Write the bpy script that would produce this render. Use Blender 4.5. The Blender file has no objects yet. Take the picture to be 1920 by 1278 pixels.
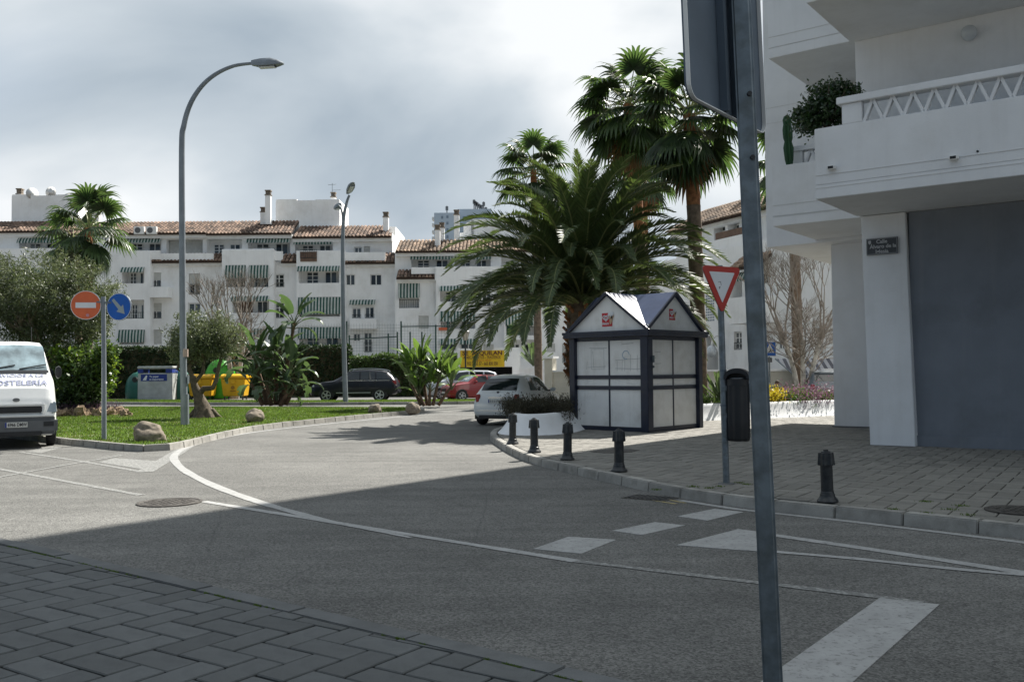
import bpy, bmesh, math, random
import numpy as np
from mathutils import Vector, Matrix, noise as mnoise
PI = math.pi
random.seed(7); NR = np.random.default_rng(11)
scene = bpy.context.scene
C = scene.collection

# ---------------------------------------------------------------- camera
F = 1750.0; EYE = 1.6; TH = math.atan(56 / F); RO = math.radians(0.5)
cam_d = bpy.data.cameras.new('camera'); cam = bpy.data.objects.new('camera', cam_d); C.objects.link(cam)
cam_d.sensor_width = 36.0; cam_d.lens = 36.0 * F / 1920.0; cam_d.clip_start = 0.05; cam_d.clip_end = 3000
fw = Vector((0, math.cos(TH), math.sin(TH))); up = Vector((0, -math.sin(TH), math.cos(TH))); rt = Vector((1, 0, 0))
cx_ = rt * math.cos(RO) - up * math.sin(RO); cy_ = rt * math.sin(RO) + up * math.cos(RO)
mw = Matrix((cx_, cy_, -fw)).transposed().to_4x4(); mw.translation = Vector((0, 0, EYE)); cam.matrix_world = mw
scene.camera = cam

# ---------------------------------------------------------------- sky and sun
SUN_EL = math.radians(47); SUN_AZ = math.atan2(0.6 + 0.016, 0.8)      # from +Y towards +X
world = bpy.data.worlds.new('World'); scene.world = world; world.use_nodes = True
wn = world.node_tree.nodes; wl = world.node_tree.links; wn.clear()
def wnode(t, **k):
    n = wn.new(t)
    for a, b in k.items(): setattr(n, a, b)
    return n
wo = wnode('ShaderNodeOutputWorld'); bg = wnode('ShaderNodeBackground'); bg.inputs[1].default_value = 0.1
sky = wnode('ShaderNodeTexSky', sky_type='NISHITA', sun_disc=False, sun_elevation=SUN_EL, sun_rotation=SUN_AZ)
tc = wnode('ShaderNodeTexCoord'); sep = wnode('ShaderNodeSeparateXYZ'); wl.new(tc.outputs['Generated'], sep.inputs[0])
ad = wnode('ShaderNodeMath', operation='ADD'); ad.inputs[1].default_value = 0.75; ad.use_clamp = False
ab = wnode('ShaderNodeMath', operation='ABSOLUTE'); wl.new(sep.outputs[2], ab.inputs[0]); wl.new(ab.outputs[0], ad.inputs[0])
dv = wnode('ShaderNodeVectorMath', operation='DIVIDE'); cmb = wnode('ShaderNodeCombineXYZ')
for i in range(3): wl.new(ad.outputs[0], cmb.inputs[i])
wl.new(tc.outputs['Generated'], dv.inputs[0]); wl.new(cmb.outputs[0], dv.inputs[1])
def cloud(scale, det, rough, off):
    m = wnode('ShaderNodeMapping'); m.inputs['Location'].default_value = off; m.inputs['Scale'].default_value = (scale, scale * 1.5, scale)
    n = wnode('ShaderNodeTexNoise'); n.inputs['Scale'].default_value = 1; n.inputs['Detail'].default_value = det; n.inputs['Roughness'].default_value = rough
    n.inputs['Distortion'].default_value = 0.35
    wl.new(dv.outputs[0], m.inputs[0]); wl.new(m.outputs[0], n.inputs['Vector']); return n
n1 = cloud(2.3, 6, 0.45, (4.0956, 18.8195, 3.4532)); n2 = cloud(1.2, 4, 0.45, (19.331, 17.875, 1.494))
r1 = wnode('ShaderNodeValToRGB'); r1.color_ramp.elements[0].position = 0.34; r1.color_ramp.elements[1].position = 0.64
r1.color_ramp.elements[0].color = (2.15, 2.55, 2.95, 1); r1.color_ramp.elements[1].color = (5.0, 5.15, 5.25, 1)
e_ = r1.color_ramp.elements.new(0.5); e_.color = (3.3, 3.65, 3.95, 1)
wl.new(n1.outputs['Fac'], r1.inputs[0])
r2 = wnode('ShaderNodeValToRGB'); r2.color_ramp.elements[0].position = 0.30; r2.color_ramp.elements[0].color = (0.72, 0.72, 0.72, 1)
r2.color_ramp.elements[1].position = 0.42; r2.color_ramp.elements[1].color = (1, 1, 1, 1)
wl.new(n2.outputs['Fac'], r2.inputs[0])
mx = wnode('ShaderNodeMixRGB'); wl.new(r2.outputs[0], mx.inputs[0])
sk2 = wnode('ShaderNodeMixRGB', blend_type='MULTIPLY'); sk2.inputs[0].default_value = 1; sk2.inputs[2].default_value = (0.55, 0.58, 0.6, 1)
wl.new(sky.outputs[0], sk2.inputs[1]); wl.new(sk2.outputs[0], mx.inputs[1]); wl.new(r1.outputs[0], mx.inputs[2])
# clouds are lit from the sun's side: brighter towards it, darker and bluer away from it
sdv = (math.sin(SUN_AZ) * math.cos(SUN_EL), math.cos(SUN_AZ) * math.cos(SUN_EL), math.sin(SUN_EL))
dt = wnode('ShaderNodeVectorMath', operation='DOT_PRODUCT'); wl.new(tc.outputs['Generated'], dt.inputs[0]); dt.inputs[1].default_value = sdv
mr = wnode('ShaderNodeMapRange'); mr.interpolation_type = 'SMOOTHSTEP'; mr.inputs['From Min'].default_value = -.75; mr.inputs['From Max'].default_value = .55; wl.new(dt.outputs['Value'], mr.inputs['Value'])
tint = wnode('ShaderNodeMixRGB'); tint.inputs[1].default_value = (.1, .19, .3, 1); tint.inputs[2].default_value = (1, 1, 1, 1); wl.new(mr.outputs[0], tint.inputs[0])
fin = wnode('ShaderNodeMixRGB', blend_type='MULTIPLY'); fin.inputs[0].default_value = 1; wl.new(mx.outputs[0], fin.inputs[1]); wl.new(tint.outputs[0], fin.inputs[2])
wl.new(fin.outputs[0], bg.inputs[0]); wl.new(bg.outputs[0], wo.inputs[0])
sd = Vector((math.sin(SUN_AZ) * math.cos(SUN_EL), math.cos(SUN_AZ) * math.cos(SUN_EL), math.sin(SUN_EL)))
sl = bpy.data.lights.new('sun', 'SUN'); sl.energy = 5.0; sl.angle = math.radians(0.55); sl.color = (1.0, 0.955, 0.88)
so = bpy.data.objects.new('sun', sl); C.objects.link(so); so.rotation_euler = (-sd).to_track_quat('-Z', 'Y').to_euler(); so.location = sd * 80
vs = scene.view_settings; vs.view_transform = 'Standard'; vs.look = 'None'; vs.exposure = 0.95; vs.gamma = 1.0; vs.use_curve_mapping = False

# ---------------------------------------------------------------- photo geometry helpers
def ray(px, py):
    x = (px - 960) / F; v = (639 - py) / F
    a = x * math.cos(RO) + v * math.sin(RO); b = -x * math.sin(RO) + v * math.cos(RO)
    return Vector((a, math.cos(TH) - b * math.sin(TH), math.sin(TH) + b * math.cos(TH)))
def gr(px, py, z=0.0):
    d = ray(px, py); k = (z - EYE) / d.z; return Vector((d.x * k, d.y * k, z))
def at(px, py, Y):
    d = ray(px, py); k = Y / d.y; return Vector((d.x * k, Y, EYE + d.z * k))
def ST(s, t, z=0.0): return Vector((.8 * s + .6 * t, -.6 * s + .8 * t, z))

# ---------------------------------------------------------------- mesh builder
class MB:
    def __init__(s): s.v = []; s.f = []; s.mi = []; s.m = 0
    def add(s, vs, fs):
        o = len(s.v); s.v += [tuple(p) for p in vs]; s.f += [tuple(i + o for i in f) for f in fs]; s.mi += [s.m] * len(fs); return s
    def box(s, x0, x1, y0, y1, z0, z1):
        v = [(x, y, z) for z in (z0, z1) for y in (y0, y1) for x in (x0, x1)]
        return s.add(v, [(0, 2, 3, 1), (4, 5, 7, 6), (0, 1, 5, 4), (2, 6, 7, 3), (0, 4, 6, 2), (1, 3, 7, 5)])
    def hexa(s, b, t):                                   # 4 bottom + 4 top points, counter-clockwise from above
        return s.add(list(b) + list(t), [(3, 2, 1, 0), (4, 5, 6, 7), (0, 1, 5, 4), (1, 2, 6, 5), (2, 3, 7, 6), (3, 0, 4, 7)])
    def bar(s, a, b, w, h=None, upv=(0, 0, 1)):
        a = Vector(a); b = Vector(b); h = h or w; d = (b - a).normalized(); u = Vector(upv)
        if abs(d.dot(u)) > .95: u = Vector((1, 0, 0))
        x = d.cross(u).normalized() * w / 2; y = x.cross(d).normalized() * h / 2
        return s.hexa([a - x - y, a + x - y, b + x - y, b - x - y], [a - x + y, a + x + y, b + x + y, b - x + y])
    def prism(s, poly, z0, z1):
        n = len(poly); v = [(p[0], p[1], z0) for p in poly] + [(p[0], p[1], z1) for p in poly]
        return s.add(v, [tuple(range(n - 1, -1, -1)), tuple(range(n, 2 * n))] + [(i, (i + 1) % n, n + (i + 1) % n, n + i) for i in range(n)])
    def prismy(s, poly, y0, y1):                         # polygon in (x,z), extruded in y
        n = len(poly); v = [(p[0], y0, p[1]) for p in poly] + [(p[0], y1, p[1]) for p in poly]
        return s.add(v, [tuple(range(n)), tuple(range(2 * n - 1, n - 1, -1))] + [(i, n + i, n + (i + 1) % n, (i + 1) % n) for i in range(n)])
    def prismx(s, poly, x0, x1):                         # polygon in (y,z), extruded in x
        n = len(poly); v = [(x0, p[0], p[1]) for p in poly] + [(x1, p[0], p[1]) for p in poly]
        return s.add(v, [tuple(range(n - 1, -1, -1)), tuple(range(n, 2 * n))] + [(i, (i + 1) % n, n + (i + 1) % n, n + i) for i in range(n)])
    def tube(s, pts, rad, n=8, cap=True):
        pts = [Vector(p) for p in pts]; k = len(pts)
        if not hasattr(rad, '__len__'): rad = [rad] * k
        vs = []; prev = None
        for i, p in enumerate(pts):
            d = (pts[min(i + 1, k - 1)] - pts[max(i - 1, 0)]).normalized()
            if prev is None:
                a = Vector((0, 0, 1)) if abs(d.z) < .9 else Vector((1, 0, 0)); x = d.cross(a).normalized()
            else: x = (prev - d * prev.dot(d)).normalized()
            prev = x; y = d.cross(x)
            vs += [p + (x * math.cos(2 * PI * j / n) + y * math.sin(2 * PI * j / n)) * rad[i] for j in range(n)]
        fs = [(i * n + j, i * n + (j + 1) % n, (i + 1) * n + (j + 1) % n, (i + 1) * n + j) for i in range(k - 1) for j in range(n)]
        if cap: fs += [tuple(range(n - 1, -1, -1)), tuple((k - 1) * n + j for j in range(n))]
        return s.add(vs, fs)
    def lathe(s, prof, n=16, c=(0, 0, 0), axis='z', sx=1, sy=1):
        vs = []
        for r, h in prof:
            for j in range(n):
                a = 2 * PI * j / n; x, y = r * math.cos(a) * sx, r * math.sin(a) * sy
                p = (x, y, h) if axis == 'z' else ((h, x, y) if axis == 'x' else (y, h, x))
                vs.append((p[0] + c[0], p[1] + c[1], p[2] + c[2]))
        k = len(prof)
        fs = [(i * n + j, i * n + (j + 1) % n, (i + 1) * n + (j + 1) % n, (i + 1) * n + j) for i in range(k - 1) for j in range(n)]
        fs += [tuple(range(n - 1, -1, -1)), tuple((k - 1) * n + j for j in range(n))]
        return s.add(vs, fs)
    def disc(s, r, y0, y1, cx=0, cz=0, n=28):            # disc facing -y
        return s.prismy([(cx + r * math.cos(2 * PI * j / n), cz + r * math.sin(2 * PI * j / n)) for j in range(n)], y0, y1)
    def mesh(s, name, mats, smooth=False, bevel=0, seg=2):
        me = bpy.data.meshes.new(name); me.from_pydata(s.v, [], s.f)
        mats = mats if isinstance(mats, (list, tuple)) else [mats]
        for m in mats: me.materials.append(m)
        if len(mats) > 1: me.polygons.foreach_set('material_index', s.mi)
        if bevel:
            bm = bmesh.new(); bm.from_mesh(me); bmesh.ops.remove_doubles(bm, verts=bm.verts, dist=1e-5)
            ed = [e for e in bm.edges if len(e.link_faces) == 2 and e.calc_face_angle(0) > .5]
            bmesh.ops.bevel(bm, geom=ed, offset=bevel, segments=seg, affect='EDGES', clamp_overlap=True); bm.to_mesh(me); bm.free()
        if smooth: smoothen(me, smooth)
        me.validate(); return me
    def build(s, name, mats, parent=None, smooth=False, bevel=0, seg=2, loc=None, rot=None, **k):
        return ob(name, s.mesh(name, mats, smooth, bevel, seg), parent, loc, rot, **k)
def smoothen(me, ang):
    me.polygons.foreach_set('use_smooth', [True] * len(me.polygons))
    if ang is not True:
        try: me.set_sharp_from_angle(angle=math.radians(ang))
        except Exception: pass
def ob(name, me, parent=None, loc=None, rot=None, **k):
    o = bpy.data.objects.new(name, me); C.objects.link(o)
    if parent: o.parent = parent
    if loc is not None: o.location = loc
    if rot is not None: o.rotation_euler = rot if hasattr(rot, '__len__') else (0, 0, rot)
    for a, b in k.items(): o[a] = b
    return o
def thing(name, label, cat, loc=(0, 0, 0), rz=0, group=None, rot=None):
    o = bpy.data.objects.new(name, None); C.objects.link(o); o.location = loc; o.rotation_euler = rot or (0, 0, rz)
    o.empty_display_size = .2; o['label'] = label; o['category'] = cat
    if group: o['group'] = group
    return o
def tag(o, label, cat, group=None):
    o['label'] = label; o['category'] = cat
    if group: o['group'] = group
    return o
def dup(root, loc, rz=None, label=None, group=None, scale=None):
    def cp(o, par):
        c = o.copy(); C.objects.link(c); c.parent = par
        for ch in o.children: cp(ch, c)
        return c
    r = cp(root, None); r.location = loc
    if rz is not None: r.rotation_euler = (0, 0, rz)
    if label: r['label'] = label
    if group: r['group'] = group
    if scale: r.scale = (scale,) * 3
    return r
def np_mesh(name, V, Q, mat, smooth=False):
    me = bpy.data.meshes.new(name); n = len(Q); k = Q.shape[1]
    me.vertices.add(len(V)); me.vertices.foreach_set('co', np.asarray(V, dtype=np.float32).ravel())
    me.loops.add(n * k); me.loops.foreach_set('vertex_index', Q.astype(np.int32).ravel())
    me.polygons.add(n); me.polygons.foreach_set('loop_start', np.arange(0, n * k, k, dtype=np.int32))
    me.update(calc_edges=True); me.materials.append(mat)
    if smooth: me.polygons.foreach_set('use_smooth', np.ones(n, dtype=bool))
    me.validate(); return me
def text(body, size, mat, parent, loc, rot=(PI / 2, 0, 0), bold=0.0, sx=1.0, name='lettering', align='CENTER', depth=.003, **k):
    cu = bpy.data.curves.new(name, 'FONT'); cu.body = body; cu.size = size; cu.align_x = align; cu.align_y = 'CENTER'
    cu.extrude = depth; cu.offset = bold * size; cu.resolution_u = 3
    t = bpy.data.objects.new(name, cu); C.objects.link(t); bpy.context.view_layer.update()
    me = bpy.data.meshes.new_from_object(t); bpy.data.objects.remove(t); bpy.data.curves.remove(cu)
    me.materials.clear(); me.materials.append(mat)
    o = ob(name, me, parent, loc, rot, **k); o.scale = (sx, 1, 1); return o
def clip(poly, hs):
    for (nx, ny, d) in hs:                               # keep nx*x+ny*y <= d
        out = []
        for i in range(len(poly)):
            a, b = poly[i], poly[(i + 1) % len(poly)]; da = nx * a[0] + ny * a[1] - d; db = nx * b[0] + ny * b[1] - d
            if da <= 0: out.append(a)
            if da * db < 0:
                t = da / (da - db); out.append((a[0] + (b[0] - a[0]) * t, a[1] + (b[1] - a[1]) * t))
        poly = out
        if len(poly) < 3: return []
    return poly
def resample(path, step):
    P = [Vector(p[:2]) for p in path]; out = [P[0]]; acc = 0; d = 0
    L = [0]
    for a, b in zip(P, P[1:]): L.append(L[-1] + (b - a).length)
    n = max(1, round(L[-1] / step)); res = []
    for i in range(n + 1):
        q = L[-1] * i / n
        for j in range(len(P) - 1):
            if q <= L[j + 1] + 1e-9:
                res.append(P[j].lerp(P[j + 1], (q - L[j]) / max(1e-9, L[j + 1] - L[j]))); break
    return res
def spline(path, k=8):
    P = [Vector(p) for p in path]; out = []
    for i in range(len(P) - 1):
        p0 = P[max(i - 1, 0)]; p1 = P[i]; p2 = P[i + 1]; p3 = P[min(i + 2, len(P) - 1)]
        for j in range(k):
            t = j / k
            out.append(.5 * ((2 * p1) + (p2 - p0) * t + (2 * p0 - 5 * p1 + 4 * p2 - p3) * t * t + (3 * p1 - p0 - 3 * p2 + p3) * t ** 3))
    return out + [P[-1]]
def normals2(P):
    N = []
    for i in range(len(P)):
        d = (P[min(i + 1, len(P) - 1)] - P[max(i - 1, 0)]).normalized(); N.append(Vector((-d.y, d.x)))
    return N

# ---------------------------------------------------------------- materials
def newmat(name):
    m = bpy.data.materials.new(name); m.use_nodes = True; nt = m.node_tree; nt.nodes.clear()
    out = nt.nodes.new('ShaderNodeOutputMaterial'); return m, nt, out
def mk(nt, t, ins=None, **k):
    n = nt.nodes.new(t)
    for a, b in k.items(): setattr(n, a, b)
    for a, b in (ins or {}).items():
        if hasattr(b, 'is_output'): nt.links.new(b, n.inputs[a])
        else: n.inputs[a].default_value = b
    return n
def c4(c, k=1.0): return (c[0] * k, c[1] * k, c[2] * k, 1)
def noisefac(nt, co, scale, detail=4, lo=.35, hi=.65, rough=.55):
    n = mk(nt, 'ShaderNodeTexNoise', {'Vector': co, 'Scale': scale, 'Detail': detail, 'Roughness': rough})
    return mk(nt, 'ShaderNodeMapRange', {'Value': n.outputs['Fac'], 'From Min': lo, 'From Max': hi}).outputs[0]
def mat(name, col, rough=.6, metal=0.0, var=0.0, vscale=3.0, dirt=None, dscale=1.2, bump=0.0, bscale=60., island=0.0, rnd=0.0, coat=0.0, spec=.5, fine=0.0, streak=0.0):
    m, nt, out = newmat(name); co = mk(nt, 'ShaderNodeTexCoord').outputs['Object']
    b = mk(nt, 'ShaderNodeBsdfPrincipled', {'Roughness': rough, 'Metallic': metal, 'Coat Weight': coat, 'Coat Roughness': .06, 'Specular IOR Level': spec})
    cur = mk(nt, 'ShaderNodeRGB'); cur.outputs[0].default_value = c4(col); cur = cur.outputs[0]
    def mul(cur, fac, lo, hi):
        v = mk(nt, 'ShaderNodeMapRange', {'Value': fac, 'To Min': lo, 'To Max': hi}).outputs[0]
        h = mk(nt, 'ShaderNodeHueSaturation', {'Value': v, 'Color': cur}); return h.outputs[0]
    if var: cur = mul(cur, noisefac(nt, co, vscale), 1 - var, 1 + var)
    if fine: cur = mul(cur, noisefac(nt, co, 160, 2), 1 - fine, 1 + fine)
    if island: cur = mul(cur, mk(nt, 'ShaderNodeNewGeometry').outputs['Random Per Island'], 1 - island, 1 + island)
    if rnd: cur = mul(cur, mk(nt, 'ShaderNodeObjectInfo').outputs['Random'], 1 - rnd, 1 + rnd)
    if dirt:
        f = noisefac(nt, co, dscale, 6, .5, .72, .65)
        cur = mk(nt, 'ShaderNodeMixRGB', {'Fac': mk(nt, 'ShaderNodeMath', {0: f, 1: dirt[3] if len(dirt) > 3 else .5}, operation='MULTIPLY').outputs[0], 'Color1': cur, 'Color2': c4(dirt)}).outputs[0]
    if streak:                                           # rain streaks running down the render
        sm = mk(nt, 'ShaderNodeMapping', {'Vector': co, 'Scale': (5., 5., .35)}); sf = noisefac(nt, sm.outputs[0], 1., 5, .52, .75, .6)
        cur = mk(nt, 'ShaderNodeMixRGB', {'Fac': mk(nt, 'ShaderNodeMath', {0: sf, 1: streak}, operation='MULTIPLY').outputs[0], 'Color1': cur, 'Color2': (.42, .41, .38, 1)}).outputs[0]
    nt.links.new(cur, b.inputs['Base Color'])
    if bump:
        n = mk(nt, 'ShaderNodeTexNoise', {'Vector': co, 'Scale': bscale, 'Detail': 3})
        bp = mk(nt, 'ShaderNodeBump', {'Height': n.outputs['Fac'], 'Strength': bump, 'Distance': .01}); nt.links.new(bp.outputs[0], b.inputs['Normal'])
    nt.links.new(b.outputs[0], out.inputs[0]); return m
def leafmat(name, col, trans, var=.35, rough=.5, tmix=.4, spec=.4):
    m, nt, out = newmat(name); r = mk(nt, 'ShaderNodeNewGeometry').outputs['Random Per Island']
    v = mk(nt, 'ShaderNodeMapRange', {'Value': r, 'To Min': 1 - var, 'To Max': 1 + var}).outputs[0]
    r2_ = mk(nt, 'ShaderNodeMath', {0: r, 1: 7.31}, operation='MULTIPLY'); r3 = mk(nt, 'ShaderNodeMath', {0: r2_.outputs[0]}, operation='FRACT')
    hu = mk(nt, 'ShaderNodeMapRange', {'Value': r3.outputs[0], 'To Min': .485, 'To Max': .515}).outputs[0]
    c1 = mk(nt, 'ShaderNodeHueSaturation', {'Hue': hu, 'Value': v, 'Color': c4(col)}); c2 = mk(nt, 'ShaderNodeHueSaturation', {'Hue': hu, 'Value': v, 'Color': c4(trans)})
    b = mk(nt, 'ShaderNodeBsdfPrincipled', {'Base Color': c1.outputs[0], 'Roughness': rough, 'Specular IOR Level': spec})
    t = mk(nt, 'ShaderNodeBsdfTranslucent', {'Color': c2.outputs[0]})
    s = mk(nt, 'ShaderNodeMixShader', {0: tmix, 1: b.outputs[0], 2: t.outputs[0]}); nt.links.new(s.outputs[0], out.inputs[0]); return m
def asphalt_mat():
    m, nt, out = newmat('asphalt'); co = mk(nt, 'ShaderNodeTexCoord').outputs['Object']
    fine = mk(nt, 'ShaderNodeTexVoronoi', {'Vector': co, 'Scale': 75., 'Randomness': 1.}); sp = mk(nt, 'ShaderNodeSeparateColor', {'Color': fine.outputs['Color']})
    big = noisefac(nt, co, .35, 5, .35, .68); mid = noisefac(nt, co, 2.2, 6, .3, .7, .65); mp = mk(nt, 'ShaderNodeMapping', {'Vector': co, 'Rotation': (0, 0, .64), 'Scale': (.12, 2.4, 1)})
    trk = noisefac(nt, mp.outputs[0], 1., 4, .35, .7)
    a = mk(nt, 'ShaderNodeMapRange', {'Value': sp.outputs[0], 'To Min': .5, 'To Max': 1.5}).outputs[0]
    b_ = mk(nt, 'ShaderNodeMapRange', {'Value': big, 'To Min': .78, 'To Max': 1.12}).outputs[0]
    c_ = mk(nt, 'ShaderNodeMapRange', {'Value': mid, 'To Min': .86, 'To Max': 1.1}).outputs[0]
    d_ = mk(nt, 'ShaderNodeMapRange', {'Value': trk, 'To Min': .84, 'To Max': 1.08}).outputs[0]
    v = mk(nt, 'ShaderNodeMath', {0: a, 1: b_}, operation='MULTIPLY').outputs[0]; v = mk(nt, 'ShaderNodeMath', {0: v, 1: c_}, operation='MULTIPLY').outputs[0]
    v = mk(nt, 'ShaderNodeMath', {0: v, 1: d_}, operation='MULTIPLY').outputs[0]
    h = mk(nt, 'ShaderNodeHueSaturation', {'Value': v, 'Color': (.149, .147, .137, 1)})
    cr = mk(nt, 'ShaderNodeTexVoronoi', {'Vector': mk(nt, 'ShaderNodeMixRGB', {'Fac': .12, 'Color1': co, 'Color2': mk(nt, 'ShaderNodeTexNoise', {'Vector': co, 'Scale': 1.3, 'Detail': 5}).outputs['Color']}).outputs[0], 'Scale': .22}, feature='DISTANCE_TO_EDGE')
    cf = mk(nt, 'ShaderNodeMapRange', {'Value': cr.outputs[0], 'From Min': .0, 'From Max': .0028, 'To Min': .35, 'To Max': 0.}).outputs[0]
    oil = noisefac(nt, co, 1.6, 3, .64, .74); oil = mk(nt, 'ShaderNodeMath', {0: oil, 1: .38}, operation='MULTIPLY').outputs[0]
    h = mk(nt, 'ShaderNodeMixRGB', {'Fac': oil, 'Color1': h.outputs[0], 'Color2': (.06, .06, .058, 1)})
    gum = mk(nt, 'ShaderNodeTexVoronoi', {'Vector': co, 'Scale': 1.4}); gf = mk(nt, 'ShaderNodeMapRange', {'Value': gum.outputs['Distance'], 'From Min': .02, 'From Max': .032, 'To Min': .5, 'To Max': 0.}).outputs[0]
    h = mk(nt, 'ShaderNodeMixRGB', {'Fac': gf, 'Color1': h.outputs[0], 'Color2': (.07, .07, .068, 1)})
    cc = mk(nt, 'ShaderNodeMixRGB', {'Fac': cf, 'Color1': h.outputs[0], 'Color2': (.045, .045, .045, 1)})
    b = mk(nt, 'ShaderNodeBsdfPrincipled', {'Base Color': cc.outputs[0], 'Roughness': .82, 'Specular IOR Level': .35})
    bp = mk(nt, 'ShaderNodeBump', {'Height': fine.outputs['Distance'], 'Strength': .55, 'Distance': .006}); nt.links.new(bp.outputs[0], b.inputs['Normal'])
    nt.links.new(b.outputs[0], out.inputs[0]); return m
def paint_mat(name, col, wear):
    m, nt, out = newmat(name); co = mk(nt, 'ShaderNodeTexCoord').outputs['Object']
    f = noisefac(nt, co, 22, 8, .45 + wear, .58 + wear, .72); g = noisefac(nt, co, 1.1, 3, .3, .75)
    k = mk(nt, 'ShaderNodeMath', {0: f, 1: g}, operation='MULTIPLY').outputs[0]
    v = noisefac(nt, co, 5, 5, .3, .7); vv = mk(nt, 'ShaderNodeMapRange', {'Value': v, 'To Min': .82, 'To Max': 1.08}).outputs[0]
    hc = mk(nt, 'ShaderNodeHueSaturation', {'Value': vv, 'Color': c4(col)})
    f2 = mk(nt, 'ShaderNodeMapRange', {'Value': f, 'To Min': 1., 'To Max': .0}).outputs[0]
    cc = mk(nt, 'ShaderNodeMixRGB', {'Fac': f2, 'Color1': (.15, .15, .143, 1), 'Color2': hc.outputs[0]})
    b = mk(nt, 'ShaderNodeBsdfPrincipled', {'Base Color': cc.outputs[0], 'Roughness': .7}); 
    bp = mk(nt, 'ShaderNodeBump', {'Height': mk(nt, 'ShaderNodeTexNoise', {'Vector': co, 'Scale': 80., 'Detail': 2}).outputs['Fac'], 'Strength': .35, 'Distance': .006}); nt.links.new(bp.outputs[0], b.inputs['Normal'])
    nt.links.new(b.outputs[0], out.inputs[0]); return m
def stripe_mat(name, ca, cb, period, axis=0, duty=.5):
    m, nt, out = newmat(name); co = mk(nt, 'ShaderNodeTexCoord').outputs['Object']; s = mk(nt, 'ShaderNodeSeparateXYZ', {0: co})
    q = mk(nt, 'ShaderNodeMath', {0: s.outputs[axis], 1: period}, operation='DIVIDE'); fr = mk(nt, 'ShaderNodeMath', {0: q.outputs[0]}, operation='FRACT')
    g = mk(nt, 'ShaderNodeMath', {0: fr.outputs[0], 1: duty}, operation='GREATER_THAN')
    cc = mk(nt, 'ShaderNodeMixRGB', {'Fac': g.outputs[0], 'Color1': c4(ca), 'Color2': c4(cb)})
    v = mk(nt, 'ShaderNodeMapRange', {'Value': noisefac(nt, co, 2.5), 'To Min': .85, 'To Max': 1.05}).outputs[0]
    h = mk(nt, 'ShaderNodeHueSaturation', {'Value': v, 'Color': cc.outputs[0]})
    b = mk(nt, 'ShaderNodeBsdfPrincipled', {'Base Color': h.outputs[0], 'Roughness': .85}); t = mk(nt, 'ShaderNodeBsdfTranslucent', {'Color': h.outputs[0]})
    mm = mk(nt, 'ShaderNodeMixShader', {0: .25, 1: b.outputs[0], 2: t.outputs[0]}); nt.links.new(mm.outputs[0], out.inputs[0]); return m
MT = {}
MT['asphalt'] = asphalt_mat()
MT['paint'] = paint_mat('road_paint', (.36, .36, .35), .08); MT['paint_worn'] = paint_mat('worn_road_paint', (.36, .36, .34), -.05); MT['paint_yellow'] = paint_mat('yellow_road_paint', (.42, .33, .1), 0.)
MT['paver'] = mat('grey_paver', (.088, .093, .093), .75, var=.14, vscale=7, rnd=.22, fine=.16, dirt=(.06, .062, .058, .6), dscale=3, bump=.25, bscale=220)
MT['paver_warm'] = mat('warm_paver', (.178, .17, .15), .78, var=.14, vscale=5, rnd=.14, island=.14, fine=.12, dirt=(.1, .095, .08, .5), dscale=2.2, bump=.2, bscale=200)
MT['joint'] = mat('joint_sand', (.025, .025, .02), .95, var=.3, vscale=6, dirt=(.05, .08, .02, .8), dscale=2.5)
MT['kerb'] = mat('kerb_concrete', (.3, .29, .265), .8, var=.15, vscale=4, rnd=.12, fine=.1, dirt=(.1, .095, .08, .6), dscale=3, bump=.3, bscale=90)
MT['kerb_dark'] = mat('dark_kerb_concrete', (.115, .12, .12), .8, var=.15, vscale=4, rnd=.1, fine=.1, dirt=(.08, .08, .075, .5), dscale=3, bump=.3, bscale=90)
MT['ground'] = mat('bare_ground', (.2, .19, .165), .9, var=.2, vscale=.6)
MT['soil'] = mat('soil', (.07, .06, .03), .95, var=.35, vscale=4)
MT['lawn'] = mat('lawn_soil', (.07, .11, .02), .95, var=.35, vscale=2.2, dirt=(.14, .12, .05, .6), dscale=.7)
MT['white'] = mat('white_render', (.75, .76, .77), .85, var=.035, vscale=1.2, dirt=(.56, .55, .52, .35), dscale=.8, bump=.3, bscale=70, streak=.12)
MT['white_far'] = mat('white_render_weathered', (.87, .87, .86), .85, var=.04, vscale=.5, dirt=(.55, .53, .48, .45), dscale=.45, streak=.14)
MT['cream'] = mat('cream_render', (.55, .52, .44), .85, var=.08, vscale=1.2, dirt=(.4, .37, .3, .45), dscale=1.)
MT['greypanel'] = mat('blue_grey_render', (.185, .205, .235), .7, var=.06, vscale=1.5, dirt=(.12, .13, .145, .5), dscale=1., streak=.12, bump=.2, bscale=60)
MT['navy'] = mat('navy_paint', (.009, .014, .033), .4, var=.15, vscale=5, dirt=(.05, .055, .07, .3), dscale=3)
MT['navy_roof'] = mat('navy_sheet_metal', (.03, .055, .13), .55, var=.12, vscale=2.5, spec=.7, dirt=(.1, .13, .2, .35), dscale=2.4, bump=.08, bscale=5)
MT['panel'] = mat('white_panel', (.78, .78, .76), .55, var=.04, vscale=2, dirt=(.5, .48, .43, .5), dscale=1.6, streak=.25)
MT['galv'] = mat('galvanised_steel', (.17, .2, .22), .45, .55, var=.22, vscale=14, dirt=(.1, .11, .1, .7), dscale=9)
MT['polegrey'] = mat('grey_lamp_post', (.2, .225, .25), .5, .2, var=.12, vscale=3)
MT['signback'] = mat('sign_back_aluminium', (.1, .13, .165), .5, .3, var=.1, vscale=5)
MT['red'] = mat('red_sign_film', (.42, .03, .02), .45, var=.06); MT['redsun'] = mat('faded_red_film', (.62, .13, .045), .5, var=.08, vscale=4)
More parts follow.
